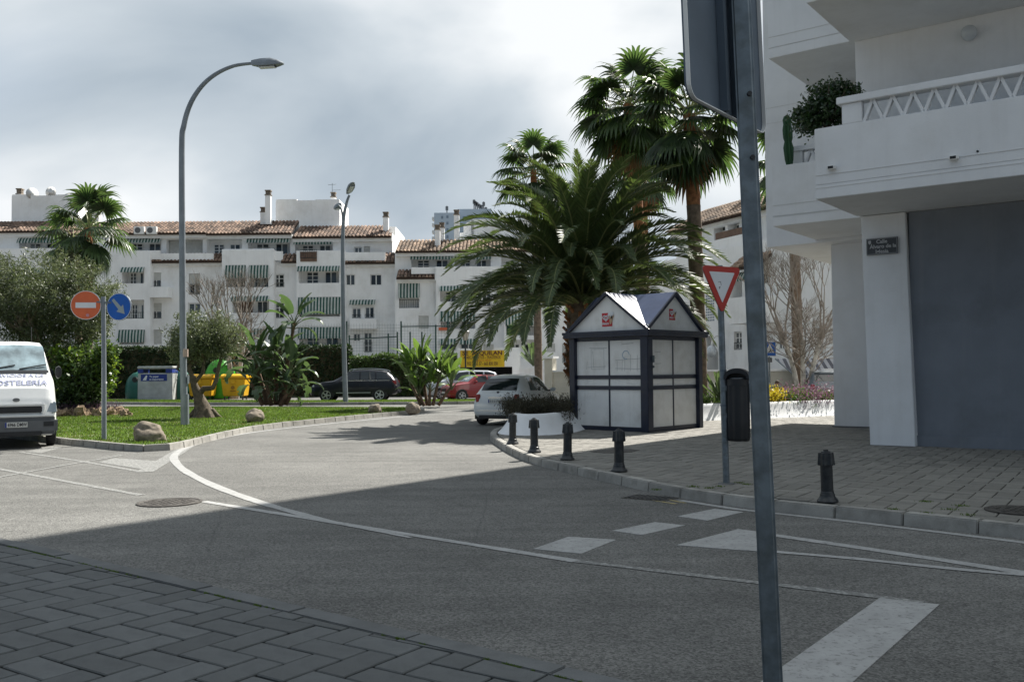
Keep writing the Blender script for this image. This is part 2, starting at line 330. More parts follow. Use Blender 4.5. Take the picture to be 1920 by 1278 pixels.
MT['blue'] = mat('blue_sign_film', (.008, .1, .42), .4, var=.06, vscale=4); MT['signwhite'] = mat('white_sign_film', (.68, .7, .72), .45, var=.05)
MT['blue_d'] = mat('dark_blue_print', (.012, .035, .22), .5, var=.1); MT['black'] = mat('black_plastic', (.012, .013, .015), .42, var=.2, vscale=6)
MT['iron'] = mat('cast_iron_black', (.03, .033, .035), .38, .3, var=.3, vscale=20, dirt=(.09, .085, .08, .35), dscale=9)
MT['rust'] = mat('rusty_iron', (.075, .068, .06), .75, .3, var=.4, vscale=14); MT['print'] = mat('black_print', (.02, .02, .022), .6)
MT['grille'] = mat('dark_green_iron', (.02, .03, .03), .5); MT['fence'] = mat('green_fence_paint', (.012, .05, .04), .45)
MT['tile'] = mat('terracotta_tile', (.195, .132, .098), .9, island=.6, var=.25, vscale=1.5, dirt=(.03, .024, .02, .9), dscale=.9)
MT['tiledeck'] = mat('shadowed_mortar', (.06, .04, .03), .95)  # deck colour darkened for the shade in the tile valleys
MT['tile2'] = mat('pale_terracotta_tile', (.25, .178, .126), .9, island=.55, var=.2, vscale=1.5, dirt=(.045, .036, .03, .75), dscale=.7)
MT['chimcap'] = mat('clay_chimney_cap', (.2, .165, .13), .9, var=.3, vscale=6)
MT['awning'] = stripe_mat('green_white_awning', (.025, .105, .085), (.62, .66, .62), .29); MT['awning_grey'] = stripe_mat('grey_white_awning', (.12, .12, .14), (.5, .5, .52), .34)
MT['blind'] = mat('roller_blind', (.5, .5, .47), .7, var=.08); MT['shade'] = mat('shaded_interior_wall', (.42, .4, .37), .9, var=.1)  # wall tone with shade put into its colour, not used below
MT['wood'] = mat('brown_shutter', (.15, .09, .06), .7, var=.2); MT['greencloth'] = mat('dark_green_cloth', (.012, .06, .04), .9, var=.1)
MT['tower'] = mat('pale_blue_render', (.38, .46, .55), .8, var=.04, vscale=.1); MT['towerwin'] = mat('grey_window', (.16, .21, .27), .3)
MT['yellow'] = mat('yellow_banner', (.68, .44, .012), .6, var=.06); MT['darkred'] = mat('dark_red_print', (.1, .02, .012), .6); MT['orange'] = mat('orange_print', (.55, .14, .01), .6)
MT['stone'] = mat('boulder', (.21, .175, .135), .9, var=.25, vscale=5, dirt=(.09, .08, .065, .6), dscale=4, bump=.6, bscale=18)
MT['stone_t'] = mat('tan_rockery_stone', (.27, .19, .12), .9, var=.3, vscale=7, rnd=.2, dirt=(.14, .1, .07, .7), dscale=6, bump=.8, bscale=14)
MT['tyre'] = mat('tyre_rubber', (.014, .014, .015), .8); MT['rim'] = mat('alloy', (.48, .5, .52), .35, .75); MT['chrome'] = mat('chrome', (.6, .62, .64), .14, 1.)
MT['glass'] = mat('dark_glass', (.012, .018, .022), .04, spec=.8); MT['glassf'] = mat('window_glass', (.07, .08, .085), .08, spec=.7, rnd=.85); MT['glassv'] = mat('sky_windscreen', (.2, .27, .3), .06, spec=.9, var=.45, vscale=2.2)  # windscreen has the sky's reflection put into its pale colour
MT['glassl'] = mat('light_glass', (.1, .14, .14), .05, spec=.8)
MT['lampglass'] = mat('lamp_lens', (.55, .58, .6), .12, spec=.8); MT['tail'] = mat('tail_lamp_red', (.3, .02, .02), .18); MT['tailo'] = mat('tail_lamp_clear', (.5, .4, .38), .2)
MT['carwhite'] = mat('white_car_paint', (.7, .72, .72), .3, coat=.6); MT['cardark'] = mat('dark_blue_car_paint', (.004, .005, .011), .35, coat=.25, spec=.35)
MT['carred'] = mat('red_car_paint', (.27, .01, .012), .28, coat=.7); MT['carsilver'] = mat('silver_car_paint', (.5, .53, .56), .28, .3, coat=.6); MT['cargrey'] = mat('grey_car_paint', (.1, .12, .14), .3, .3, coat=.6)
MT['vanwhite'] = mat('white_van_paint', (.74, .75, .74), .32, coat=.4, var=.03); MT['bumper'] = mat('grey_bumper_plastic', (.11, .115, .12), .6, var=.1); MT['plate'] = mat('number_plate', (.6, .6, .56), .5)
MT['vanprint'] = mat('faded_blue_print', (.3, .32, .45), .6)
MT['igloo_d'] = mat('dark_green_fibreglass', (.012, .1, .075), .4, var=.1); MT['igloo_l'] = mat('lime_green_fibreglass', (.05, .34, .015), .4, var=.1); MT['yellowbin'] = mat('yellow_plastic', (.72, .4, .006), .5, var=.1, vscale=2, dirt=(.4, .22, .02, .5), dscale=2)
MT['paperbin'] = mat('grey_fibreglass', (.42, .44, .43), .6, var=.1, dirt=(.28, .28, .26, .5), dscale=2)
MT['bark'] = mat('olive_bark', (.1, .08, .055), .95, var=.4, vscale=9, bump=1., bscale=14); MT['bark_pale'] = mat('pale_bark', (.42, .4, .36), .9, var=.25, vscale=5, dirt=(.1, .09, .08, .8), dscale=6)
MT['twig'] = mat('bare_twig', (.24, .21, .18), .9, var=.2)
MT['ptrunk'] = mat('palm_trunk_grey', (.17, .125, .09), .95, var=.3, vscale=8, bump=.8, bscale=20); MT['ptrunk_r'] = mat('palm_trunk_red', (.3, .13, .055), .95, var=.35, vscale=8, bump=.8, bscale=20)
MT['dfrond'] = leafmat('date_palm_frond', (.075, .105, .045), (.13, .19, .04), .35, .5, .22, .35); MT['rachis'] = mat('palm_rachis', (.24, .26, .1), .5, var=.15)
MT['wfrond'] = leafmat('fan_palm_frond', (.04, .068, .027), (.09, .15, .035), .35, .42, .36, .5); MT['deadfrond'] = leafmat('dead_palm_frond', (.2, .12, .06), (.2, .11, .04), .3, .8, .3)
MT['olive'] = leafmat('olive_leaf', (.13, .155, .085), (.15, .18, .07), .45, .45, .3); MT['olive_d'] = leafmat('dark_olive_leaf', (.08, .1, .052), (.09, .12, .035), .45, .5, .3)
MT['bushleaf'] = leafmat('bush_leaf', (.065, .12, .02), (.2, .3, .03), .4, .4, .4); MT['hedgeleaf'] = leafmat('hedge_leaf', (.018, .04, .012), (.03, .06, .012), .45, .6, .2); MT['hedge2'] = leafmat('ivy_leaf', (.06, .1, .03), (.1, .17, .03), .4, .5, .3)
MT['bana'] = leafmat('paddle_leaf', (.075, .115, .06), (.12, .19, .055), .3, .38, .3, .6); MT['banay'] = leafmat('young_paddle_leaf', (.08, .13, .035), (.18, .28, .045), .3, .32, .4, .6); MT['petiole'] = mat('green_petiole', (.1, .12, .05), .6, var=.2)
MT['stalk'] = mat('brown_stalk', (.12, .075, .045), .9, var=.4, vscale=6)
MT['grass'] = leafmat('grass_blade', (.085, .135, .025), (.15, .24, .035), .4, .6, .4, .2); MT['purple'] = leafmat('purple_plant', (.1, .055, .085), (.14, .07, .1), .45, .6, .3); MT['brownshrub'] = leafmat('dark_heather', (.05, .048, .03), (.07, .06, .035), .5, .7, .3)
MT['drygrass'] = leafmat('dry_grass_blade', (.17, .14, .06), (.2, .16, .06), .4, .7, .3, .2)
MT['yflower'] = leafmat('yellow_flower', (.5, .4, .03), (.5, .4, .03), .2, .6, .4); MT['pflower'] = leafmat('pink_flower', (.17, .1, .14), (.2, .1, .14), .45, .6, .4)
MT['shrub_d'] = leafmat('glossy_shrub_leaf', (.025, .055, .018), (.05, .1, .02), .4, .3, .25, .6); MT['cactus'] = mat('cactus', (.02, .07, .025), .6, var=.2)
MT['skin'] = mat('skin', (.4, .23, .16), .6); MT['cloth_d'] = mat('dark_blue_cloth', (.03, .035, .06), .9); MT['hair'] = mat('brown_hair', (.06, .035, .02), .8); MT['cloth_g'] = mat('grey_cloth', (.2, .2, .22), .9)
# ================================================================ ground, roads, pavements
MB().add([(-900, -200, -.06), (900, -200, -.06), (900, 1800, -.06), (-900, 1800, -.06)], [(0, 1, 2, 3)]).build('ground', MT['ground'], kind='structure')
road = MB().add([(-70, -15, 0), (70, -15, 0), (70, 62, 0), (-70, 62, 0)], [(0, 1, 2, 3)]).build('road', MT['asphalt'], kind='structure')

def kerb(name, path, w, z1, m, step=.75, side=1, z0=-.04, gap=.006, bev=.012):
    """each kerb stone is a mesh of its own; side = where the pavement lies (left of path = +1)"""
    root = ob(name, None, kind='structure'); P = resample(path, step); N = normals2(P)
    for i in range(len(P) - 1):
        d = (P[i + 1] - P[i]); L = d.length; d.normalize(); a = P[i] + d * gap; b = P[i + 1] - d * gap
        j = random.uniform(-.006, .006); h = z1 + random.uniform(-.004, .004)
        q = [a + N[i] * j, b + N[i + 1] * j, b + N[i + 1] * (w * side + j), a + N[i] * (w * side + j)]
        sl = .02 if z1 > .05 else .0
        t = [q[0] + N[i] * sl * side, q[1] + N[i + 1] * sl * side, q[2], q[3]]
        if side < 0: q = [q[1], q[0], q[3], q[2]]; t = [t[1], t[0], t[3], t[2]]
        MB().hexa([(p.x, p.y, z0) for p in q], [(p.x, p.y, h) for p in t]).build('kerb_stone', m, root, bevel=bev, seg=2)
    return root

def herring(name, hs, org, ang, LX, W, ztop, zbase, m, bbox, near, limit=290, gap=.006):
    """herringbone pavers cut to the pavement's outline; the nearest are objects of their own, the rest one mesh"""
    root = ob(name, None, kind='structure'); ca, sa = math.cos(ang), math.sin(ang); full = {}
    tw = lambda x, y: (org[0] + ca * x - sa * y, org[1] + sa * x + ca * y)
    cells = []; n = 90
    for i in range(-n, n):
        for j in range(-n, n):
            # 2:1 herringbone lattice
            k = i - j
            if k % 4 == 0: r = (i * W, j * W, 2 * W, W)
            elif k % 4 == 3: r = (i * W, j * W, W, 2 * W)
            else: continue
            x, y, lx, ly = r
            c = tw(x + lx / 2, y + ly / 2)
            if not (bbox[0] < c[0] < bbox[1] and bbox[2] < c[1] < bbox[3]): continue
            q = [(x + gap, y + gap), (x + lx - gap, y + gap), (x + lx - gap, y + ly - gap), (x + gap, y + ly - gap)]
            pw = [tw(*p) for p in q]; cl = clip(pw, hs)
            if len(cl) < 3: continue
            ar = abs(sum(cl[t][0] * cl[(t + 1) % len(cl)][1] - cl[(t + 1) % len(cl)][0] * cl[t][1] for t in range(len(cl)))) / 2
            if ar < .004: continue
            cells.append((near(c), c, cl, (lx > ly) if ar > .98 * (lx - 2 * gap) * (ly - 2 * gap) else None))
    cells.sort(key=lambda q: q[0]); rest = MB(); zt = ztop
    for idx, (dist, c, cl, fl) in enumerate(cells):
        dz = random.uniform(-.003, .003); 
        if idx < limit and dist < 900:
            if fl is not None:
                if fl not in full:
                    lx, ly = (2 * W, W) if fl else (W, 2 * W)
                    full[fl] = MB().box(-lx / 2 + gap, lx / 2 - gap, -ly / 2 + gap, ly / 2 - gap, zbase - zt, 0).mesh('paver', m, bevel=.006, seg=1)
                ob('paver', full[fl], root, (c[0], c[1], zt + dz), (random.gauss(0, .004), random.gauss(0, .004), ang + random.gauss(0, .004)))
            else:
                MB().prism([(p[0] - c[0], p[1] - c[1]) for p in cl], zbase - zt, 0).build('paver', m, root, bevel=.004, seg=1, loc=(c[0], c[1], zt + dz))
        else: 
            z = zt + dz; nn = len(cl); ce = Vector((sum(p[0] for p in cl) / nn, sum(p[1] for p in cl) / nn))
            top = [Vector(p).lerp(ce, .02) for p in cl]
            rest.add([(p[0], p[1], zbase) for p in cl] + [(p.x, p.y, z) for p in top], [tuple(range(nn, 2 * nn))] + [(i, (i + 1) % nn, nn + (i + 1) % nn, nn + i) for i in range(nn)])
    if rest.f: rest.build('paving', m, root, kind='stuff')
    return root
def inframe(c):
    y = c[1] * math.cos(TH); 
    if y < .5: return 1e3
    px = 960 + F * c[0] / c[1]; py = 695 + F * EYE / c[1]
    return math.hypot(*c) if (-90 < px < 2010 and py < 1400) else 1e3 + math.hypot(*c)

# foreground pavement, level with the road (dropped kerb)
KA = Vector((-5.0, 9.13)); KB = Vector((0.5, 4.85)); kd = (KB - KA).normalized(); kn = Vector((-kd.y, kd.x))
if kn.dot(-KA) < 0: kn = -kn                                         # towards the camera
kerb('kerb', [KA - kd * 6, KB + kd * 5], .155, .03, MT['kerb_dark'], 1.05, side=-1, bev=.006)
i0 = KA + kn * .17
hsf = [(-kn.x, -kn.y, -(kn.x * i0.x + kn.y * i0.y))]
b0 = [i0 - kd * 6, i0 + kd * 11, i0 + kd * 11 + kn * 14, i0 - kd * 6 + kn * 14]
MB().prism([(p.x, p.y) for p in b0], -.05, .008).build('pavement_bed', MT['joint'], kind='structure')
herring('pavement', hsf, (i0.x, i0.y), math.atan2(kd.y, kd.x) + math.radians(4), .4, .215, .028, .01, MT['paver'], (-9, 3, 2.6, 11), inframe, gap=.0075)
# moss in the joint along the kerb
def tufts(name, pts, n, h, spread, m, parent=None, **k):
    P = np.array([pts[NR.integers(len(pts))] for _ in range(n)]) + np.c_[NR.normal(0, spread, (n, 2)), np.zeros(n)]
    return blades(name, P, h, m, parent, **k)
def blades(name, P, h, m, parent=None, w=.012, lean=.5, **k):
    n = len(P); a = NR.uniform(0, 2 * PI, n); hh = h * NR.uniform(.5, 1.25, n); ww = w * NR.uniform(.7, 1.4, n); le = NR.uniform(.1, lean, n) * hh; b = NR.uniform(0, 2 * PI, n)
    dx = np.c_[np.cos(a), np.sin(a), np.zeros(n)] * ww[:, None] / 2
    tip = P + np.c_[np.cos(b) * le, np.sin(b) * le, hh]
    V = np.stack([P - dx, P + dx, tip], 1).reshape(-1, 3); Q = np.arange(3 * n).reshape(n, 3)
    return ob(name, np_mesh(name, V, Q, m), parent, **k)
mp_ = []
for i in range(260):
    q = i0 + kd * random.uniform(-1, 8.5) - kn * .008
    if mnoise.noise((q.x * 1.3, q.y * 1.3, 3)) > -.05: mp_.append((q.x, q.y, .012))
tufts('moss', mp_, 5200, .022, .006, MT['grass'], w=.006, label='thin line of green moss in the joint behind the near kerb', kind='stuff', category='moss')

# right-hand pavement behind a raised kerb
kr = [(9.6, 4.0), (6.9, 6.5), (4.74, 8.72), (3.57, 9.87), (2.86, 10.54), (2.2, 11.45), (1.74, 12.39), (.96, 14.35), (.22, 16.52), (-.3, 19.68), (-.55, 22.19), (-.42, 24.4), (.35, 26.9), (1.75, 29.6), (3.9, 32.4), (8.5, 36.2), (20, 43)]
kr = [p[:2] for p in spline([Vector((a, b, 0)) for a, b in kr], 6)]
kerb('kerb', kr, .17, .125, MT['kerb'], .72, side=-1)
# convex outline: half-planes of the kerb's inner edge
P_ = resample(kr, .5); hsr = []; inner = []
for a, b in zip(P_[::3], P_[3::3]):
    d = (b - a).normalized(); nl = Vector((-d.y, d.x)); o_ = a - nl * .185
    inner.append((o_.x, o_.y))
    hsr.append((nl.x, nl.y, nl.x * o_.x + nl.y * o_.y))
hsr2 = [h for h, q in zip(hsr, inner) if q[1] < 24]
MB().prism(list(reversed(inner + [(30, 40), (30, 0)])), -.05, .097).build('pavement_bed', MT['joint'], kind='structure')
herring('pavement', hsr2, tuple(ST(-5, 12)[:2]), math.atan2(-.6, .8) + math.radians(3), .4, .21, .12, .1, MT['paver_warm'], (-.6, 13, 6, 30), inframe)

# islands of lawn behind kerbs
def lawn(name, kname, outline, kerb_from, kerb_to, z=.11, m='kerb'):
    O = [Vector(p) for p in outline]
    n_ = len(O); ins = []
    for i in range(n_):                                  # the turf stops behind the kerb stones
        d = (O[(i + 1) % n_] - O[i - 1]).normalized(); ins.append(O[i] + Vector((-d.y, d.x)) * .13)
    bed = MB().prism([(p.x, p.y) for p in ins], -.04, z).build(name, MT['lawn'], kind='structure')
    kerb(kname, [(p.x, p.y) for p in O[kerb_from:kerb_to]], .15, .14, MT[m], .62, side=1)
    return ins
def inside(poly, x, y):
    c = False; n = len(poly)
    for i in range(n):
        a, b = poly[i], poly[(i + 1) % n]
        if (a.y > y) != (b.y > y) and x < (b.x - a.x) * (y - a.y) / (b.y - a.y) + a.x: c = not c
    return c
isl = [(-32, 40), (-20, 30.5), (-14.5, 25.4), (-10.95, 22.05), (-8.6, 19.95)] + [(-8.05, 19.5), (-7.55, 19.25), (-7.2, 19.5), (-7.08, 20.3), (-7.16, 22.8), (-7.15, 25.8), (-6.75, 27.8), (-6.1, 29.7), (-4.95, 32.75), (-3.75, 35.5), (-3.45, 36.8), (-3.6, 38.2), (-4.6, 39.3), (-9.2, 40.6), (-13.4, 41.8), (-21.1, 43.6), (-32, 46)]
ISL = lawn('lawn', 'kerb', isl, 1, 21)
MED = lawn('lawn', 'kerb', [(-34, 55.5), (-23.3, 50.6), (-16.7, 47.5), (-10.4, 46.0), (-2.6, 45.3), (-1.6, 45.7), (-1.2, 46.6), (-1.5, 48.1), (-2.4, 49.0), (-10, 49.6), (-16.7, 51.6), (-23.3, 55), (-34, 60)], 0, 9, m='kerb')
def grass_on(poly, n, h, name, label):
    xs = [p.x for p in poly]; ys = [p.y for p in poly]; pts = []
    while len(pts) < n:
        x = random.uniform(max(min(xs), -26), max(xs)); y = random.uniform(min(ys), max(ys))
        if inside(poly, x, y): pts.append((x, y, .105))
    P = np.array(pts); N_ = np.array([mnoise.noise((p[0] * .9, p[1] * .9, 0)) for p in pts]); keep = N_ > NR.uniform(-.9, .05, n)
    k2 = N_ < NR.uniform(-.55, -.05, n); k2 &= NR.random(n) < .3
    blades('dry_grass', P[k2], h * .8, MT['drygrass'], w=.03, kind='stuff', label=label.replace('sunlit grass', 'yellowed grass patches').replace('strip of grass', 'strip of yellowed grass'), category='grass')
    return blades(name, P[keep], h, MT['grass'], w=.03, kind='stuff', label=label, category='grass')
ctr = lambda poly, k: [p.lerp(Vector((sum(q.x for q in poly) / len(poly), sum(q.y for q in poly) / len(poly))), k) for p in poly]
grass_on(ctr(ISL, .004), 105000, .055, 'grass', 'short sunlit grass of the lawn behind the curved kerb')
grass_on(ctr(MED, .004), 38000, .07, 'grass', 'narrow strip of grass in front of the parked cars')

# painted markings, each on the asphalt
def quad_mark(px, m='paint', name='painted_bar', z=.004):
    P = [gr(*p, z) for p in px]; 
    MB().prism([(p.x, p.y) for p in P][::-1], .0012, z).build(name, MT[m], road)
def strip(P, w, m='paint', z=.0042, name='painted_line', taper=False):
    P = [Vector(p[:2]) for p in P]; N = normals2(P); n = len(P); jit = [random.uniform(-.008, .008) + (-w * .36 * max(0, 1 - i / 18) if taper else 0) for i in range(n)]
    v = [(p.x + q.x * (w / 2 + j), p.y + q.y * (w / 2 + j), z) for p, q, j in zip(P, N, jit)] + [(p.x - q.x * (w / 2 + j), p.y - q.y * (w / 2 + j), z) for p, q, j in zip(P, N, jit)]
    MB().add(v, [(i, n + i, n + i + 1, i + 1) for i in range(n - 1)]).build(name, MT[m], road)
gp = lambda *a: [gr(*p) for p in a]
strip(resample(gp((-40, 872), (265, 928)), .4), .11, 'paint_worn'); strip(resample(gp((382, 940), (580, 972), (1080, 1052)), .4), .11, 'paint', z=.0050); strip(resample(gp((1080, 1052), (1420, 1092), (1640, 1118)), .4), .1, 'paint_worn', z=.0050); strip(resample(gp((1640, 1118), (1730, 1130)), .3), .1, 'paint_worn')
strip(spline(gp((770, 1008), (680, 990), (580, 968), (470, 936), (385, 903), (335, 873), (330, 850), (375, 831), (470, 811), (600, 796), (720, 784), (800, 777)), 6), .15, 'paint', z=.0058, taper=True)
strip(resample(gp((37, 847), (150, 864), (270, 885)), .4), .1, 'paint_worn'); strip(resample(gp((270, 885), (350, 838)), .4), .28, 'paint_worn', z=.0052)
strip(resample(gp((-20, 898), (110, 874), (232, 853)), .4), .09, 'paint_worn', z=.0062); quad_mark([(185, 866), (285, 882), (300, 864), (215, 858)], 'paint_worn'); quad_mark([(48, 846), (75, 849), (118, 838), (95, 836)], 'paint_worn')
quad_mark([(1000, 1028), (1090, 1037), (1155, 1011), (1066, 1005)]); quad_mark([(1148, 994), (1203, 1002), (1284, 984), (1228, 978)]); quad_mark([(1270, 967), (1326, 975), (1394, 959), (1340, 953)])
quad_mark([(1268, 1021), (1424, 1033), (1424, 996), (1384, 991)]); strip(resample(gp((1415, 998), (1600, 1025), (1780, 1052), (1990, 1085)), .3), .13, z=.0048); strip(resample(gp((1400, 1030), (1600, 1047), (1800, 1068), (1990, 1084)), .3), .09, z=.0056)
strip(resample(gp((1275, 938), (1385, 955), (1600, 978), (1920, 1017), (2100, 1042)), .3), .11, z=.0044)
quad_mark([(1649, 1120), (1761, 1132), (1460, 1400), (1180, 1450)], z=.0066)
strip(resample(gp((810, 775), (900, 779)), .4), .14, 'paint_worn'); strip(gp((560, 767), (800, 768)), .2, 'paint_worn')
# manhole covers and the gully by the kerb
def manhole(p, r, label, rot=0, m='rust'):
    t = thing('manhole_cover', label, 'manhole cover', p, rot)
    b = MB(); b.lathe([(r, 0), (r, .012), (r - .035, .014), (r - .04, .008), (r - .05, .008), (r - .055, .013), (.001, .013)], 36); b.build('frame', MT[m], t, smooth=30)
    for i in range(-5, 6):
        y = i * r * .155; xx = math.sqrt(max(0, (r * .8) ** 2 - y * y))
        for j in range(-5, 6):
            x = j * r * .155
            if abs(x) < xx - .02 and (i + j) % 2 == 0: MB().box(x - .028, x + .028, y - .022, y + .022, .012, .018).build('stud', MT[m], t)
    return t
manhole(gr(318, 942, .001), .39, 'round iron manhole cover on the painted edge line', .6)
manhole(gr(1912, 957, .121), .33, 'brown round iron cover set in the right pavement at the picture edge', 0)
t = thing('gully_grate', 'small iron gully grate in the road against the kerb', 'drain', gr(1218, 933, .001), math.atan2(-.6, .8))
MB().box(-.3, .3, -.2, .2, 0, .006).build('frame', MT['rust'], t)
for i in range(9): MB().box(-.26 + i * .06, -.225 + i * .06, -.17, .17, .006, .012).build('bar', MT['iron'], t)
strip(gp((1240, 934), (1285, 943)), .05, 'paint_yellow'); strip(gp((1225, 938), (1268, 945)), .05, 'paint_yellow', z=.0052)
# ================================================================ near white apartment block on the right  (local x = s, y = t)
MT['groove_strip'] = mat('groove_shade_grey', (.62, .62, .61), .9)  # raised strips; the shade of recessed lines is put into this grey
SA = math.atan2(-.6, .8); S0, T0 = -5.4, 18.6
nb = thing('apartment_building', 'near white apartment block with stepped balconies and grey ground floor wall', 'building', ST(S0, T0), SA)
def sb(mb, s0, s1, t0, t1, z0, z1): mb.box(s0 - S0, s1 - S0, t0 - T0, t1 - T0, z0, z1)
HT = 24.0
w = MB(); sb(w, -5.46, 9, 18.61, 30, 4.56, HT); w.build('wall', MT['white'], nb)
w = MB(); sb(w, -9.1, -5.47, 23.1, 29, 4.72, HT); w.build('wall', MT['white'], nb)
w = MB(); sb(w, -7.65, -5.2, 23.7, 28.8, .09, 4.715); w.build('ground_floor_wall', MT['white'], nb)
w = MB(); sb(w, -5.2, 9, 19.3, 28, .09, 4.55); w.build('ground_floor_wall', MT['white'], nb)
w = MB(); sb(w, -4.56, 8.9, 18.72, 19.29, .09, 4.55); w.build('grey_wall', MT['greypanel'], nb, label='blue-grey rendered wall of the ground floor')
w = MB(); sb(w, -4.56, 8.9, 18.66, 18.715, .09, .32); w.build('plinth', MT['greypanel'], nb)
# corner pilaster, a little wider at its foot
w = MB(); o = lambda s, t, z: (s - S0, t - T0, z)
w.hexa([o(-5.3, 18.5, .1), o(-4.48, 18.5, .1), o(-4.48, 19.28, .1), o(-5.3, 19.28, .1)], [o(-5.42, 18.62, 4.55), o(-4.6, 18.62, 4.55), o(-4.6, 19.28, 4.55), o(-5.42, 19.28, 4.55)]); w.build('pilaster', MT['white'], nb, bevel=.012)
w = MB(); sb(w, -5.33, -4.45, 18.44, 19.2, .085, .125); w.build('pilaster_foot', MT['kerb_dark'], nb)
w = MB(); sb(w, -7.7, -5.3, 23.66, 23.8, .085, .15); w.build('wall_foot', MT['kerb_dark'], nb)
# balcony with a lattice parapet
tb = 16.25
w = MB(); sb(w, -5.5, 9, tb, 18.6, 4.56, 4.8); w.build('balcony_slab', MT['white'], nb, bevel=.008)
w = MB(); sb(w, -5.5, 9, tb + .002, tb + .17, 4.803, 5.80); w.build('parapet', MT['white'], nb, bevel=.01)
w = MB(); sb(w, -5.498, -5.34, tb + .172, 18.6, 4.803, 5.795); w.build('parapet', MT['white'], nb, bevel=.01)
w = MB(); sb(w, -5.02, -4.68, tb + .01, tb + .16, 5.803, 6.15); w.build('parapet_post', MT['white'], nb, bevel=.008)
w = MB(); sb(w, -5.1, 9, tb - .035, tb + .21, 6.153, 6.275); w.build('parapet_cap', MT['white'], nb, bevel=.01)
x = -4.66
while x < 5:
    for (a, b) in ((x, x + .15), (x + .31, x + .16)):
        w = MB(); w.bar(o(a, tb + .085, 5.80), o(b, tb + .085, 6.155), .05, .11, upv=(0, 1, 0)); w.build('lattice_bar', MT['white'], nb)
    x += .325
for z in (4.74, 4.965):
    w = MB(); sb(w, -5.49, 9, tb - .006, tb + .01, z, z + .012); w.build('groove_strip', MT['groove_strip'], nb)
w = MB(); sb(w, -5.54, 9, 16.08, 18.6, 8.0, 8.28); w.build('balcony_slab', MT['white'], nb, bevel=.008)
w = MB(); sb(w, -5.54, 9, 16.085, 16.25, 8.283, 9.6); w.build('parapet', MT['white'], nb)
w = MB(); sb(w, -5.536, -5.38, 16.252, 18.6, 8.283, 9.6); w.build('parapet', MT['white'], nb)
# stepped-back balconies to the left
w = MB(); sb(w, -7.85, -5.47, 20.3, 23.09, 4.8, 5.02); w.build('balcony_slab', MT['white'], nb, bevel=.008)
w = MB(); sb(w, -7.85, -5.47, 20.302, 20.46, 5.023, 6.15); w.build('parapet', MT['white'], nb, bevel=.008)
w = MB(); sb(w, -7.848, -7.7, 20.462, 23.09, 5.023, 6.145); w.build('parapet', MT['white'], nb, bevel=.008)
w = MB(); sb(w, -7.66, -5.47, 20.88, 21.1, 6.56, 6.68); w.build('parapet_cap', MT['white'], nb, bevel=.008)
w = MB(); sb(w, -7.6, -7.36, 20.91, 21.05, 5.02, 6.558); w.build('parapet_post', MT['white'], nb)
x = -7.35
while x < -5.7:
    for (a, b) in ((x, x + .17), (x + .35, x + .18)):
        w = MB(); w.bar(o(a, 20.98, 6.15), o(b, 20.98, 6.56), .055, .1, upv=(0, 1, 0)); w.build('lattice_bar', MT['white'], nb)
    x += .36
w = MB(); sb(w, -7.35, -5.47, 20.92, 21.04, 5.023, 6.15); w.build('inner_parapet', MT['white'], nb)
for z in (5.0, 5.26):
    w = MB(); sb(w, -7.84, -5.5, 20.294, 20.31, z, z + .012); w.build('groove_strip', MT['groove_strip'], nb)
w = MB(); sb(w, -7.8, -5.47, 20.1, 23.09, 8.55, 8.78); w.build('balcony_slab', MT['white'], nb, bevel=.008)
w = MB(); sb(w, -7.8, -5.47, 20.102, 20.26, 8.783, 10.1); w.build('parapet', MT['white'], nb)
w = MB(); sb(w, -7.798, -7.64, 20.262, 23.09, 8.783, 10.1); w.build('parapet', MT['white'], nb)
for z in (8.3, 8.62, 8.86):
    if z > 8.5: w = MB(); sb(w, -7.79, -5.5, 20.094, 20.11, z + .16, z + .172); w.build('groove_strip', MT['groove_strip'], nb)
for z in (7.9, 8.3): 
    w = MB(); sb(w, -9.09, -5.5, 23.094, 23.11, z, z + .012); w.build('groove_strip', MT['groove_strip'], nb)
w = MB(); sb(w, -7.5, -5.5, 22.96, 23.09, 8.25, 8.31); w.build('pipe', MT['kerb'], nb)
# globe lamp on the first floor wall and two small floodlights on the parapet
w = MB(); w.lathe([(.005, -.02), (.1, -.02), (.1, .03), (.07, .05)], 20, o(-3.39, 18.56, 7.67), 'y'); w.build('lamp_base', MT['white'], nb, smooth=40)
bmx = bmesh.new(); bmesh.ops.create_uvsphere(bmx, u_segments=20, v_segments=12, radius=.14); me = bpy.data.meshes.new('lamp_globe'); bmx.to_mesh(me); bmx.free(); me.materials.append(MT['lampglass']); smoothen(me, True); ob('lamp_globe', me, nb, o(-3.39, 18.47, 7.67))
for s_, z_ in ((-5.19, 5.06), (-3.24, 4.95)):
    w = MB(); x0 = s_; w.box(x0 - S0 - .07, x0 - S0 + .07, tb - T0 - .12, tb - T0 - .001, z_ - .03, z_ + .035); fl = w.build('floodlight', MT['panel'], nb, bevel=.012)
    MB().box(x0 - S0 - .045, x0 - S0 + .045, tb - T0 - .125, tb - T0 - .119, z_ - .018, z_ + .025).build('lens', MT['black'], fl)
w = MB(); w.lathe([(.018, -.012), (.018, 0.)], 10, o(-2.9, tb, 5.02), 'y'); w.build('drain_hole', MT['black'], nb)
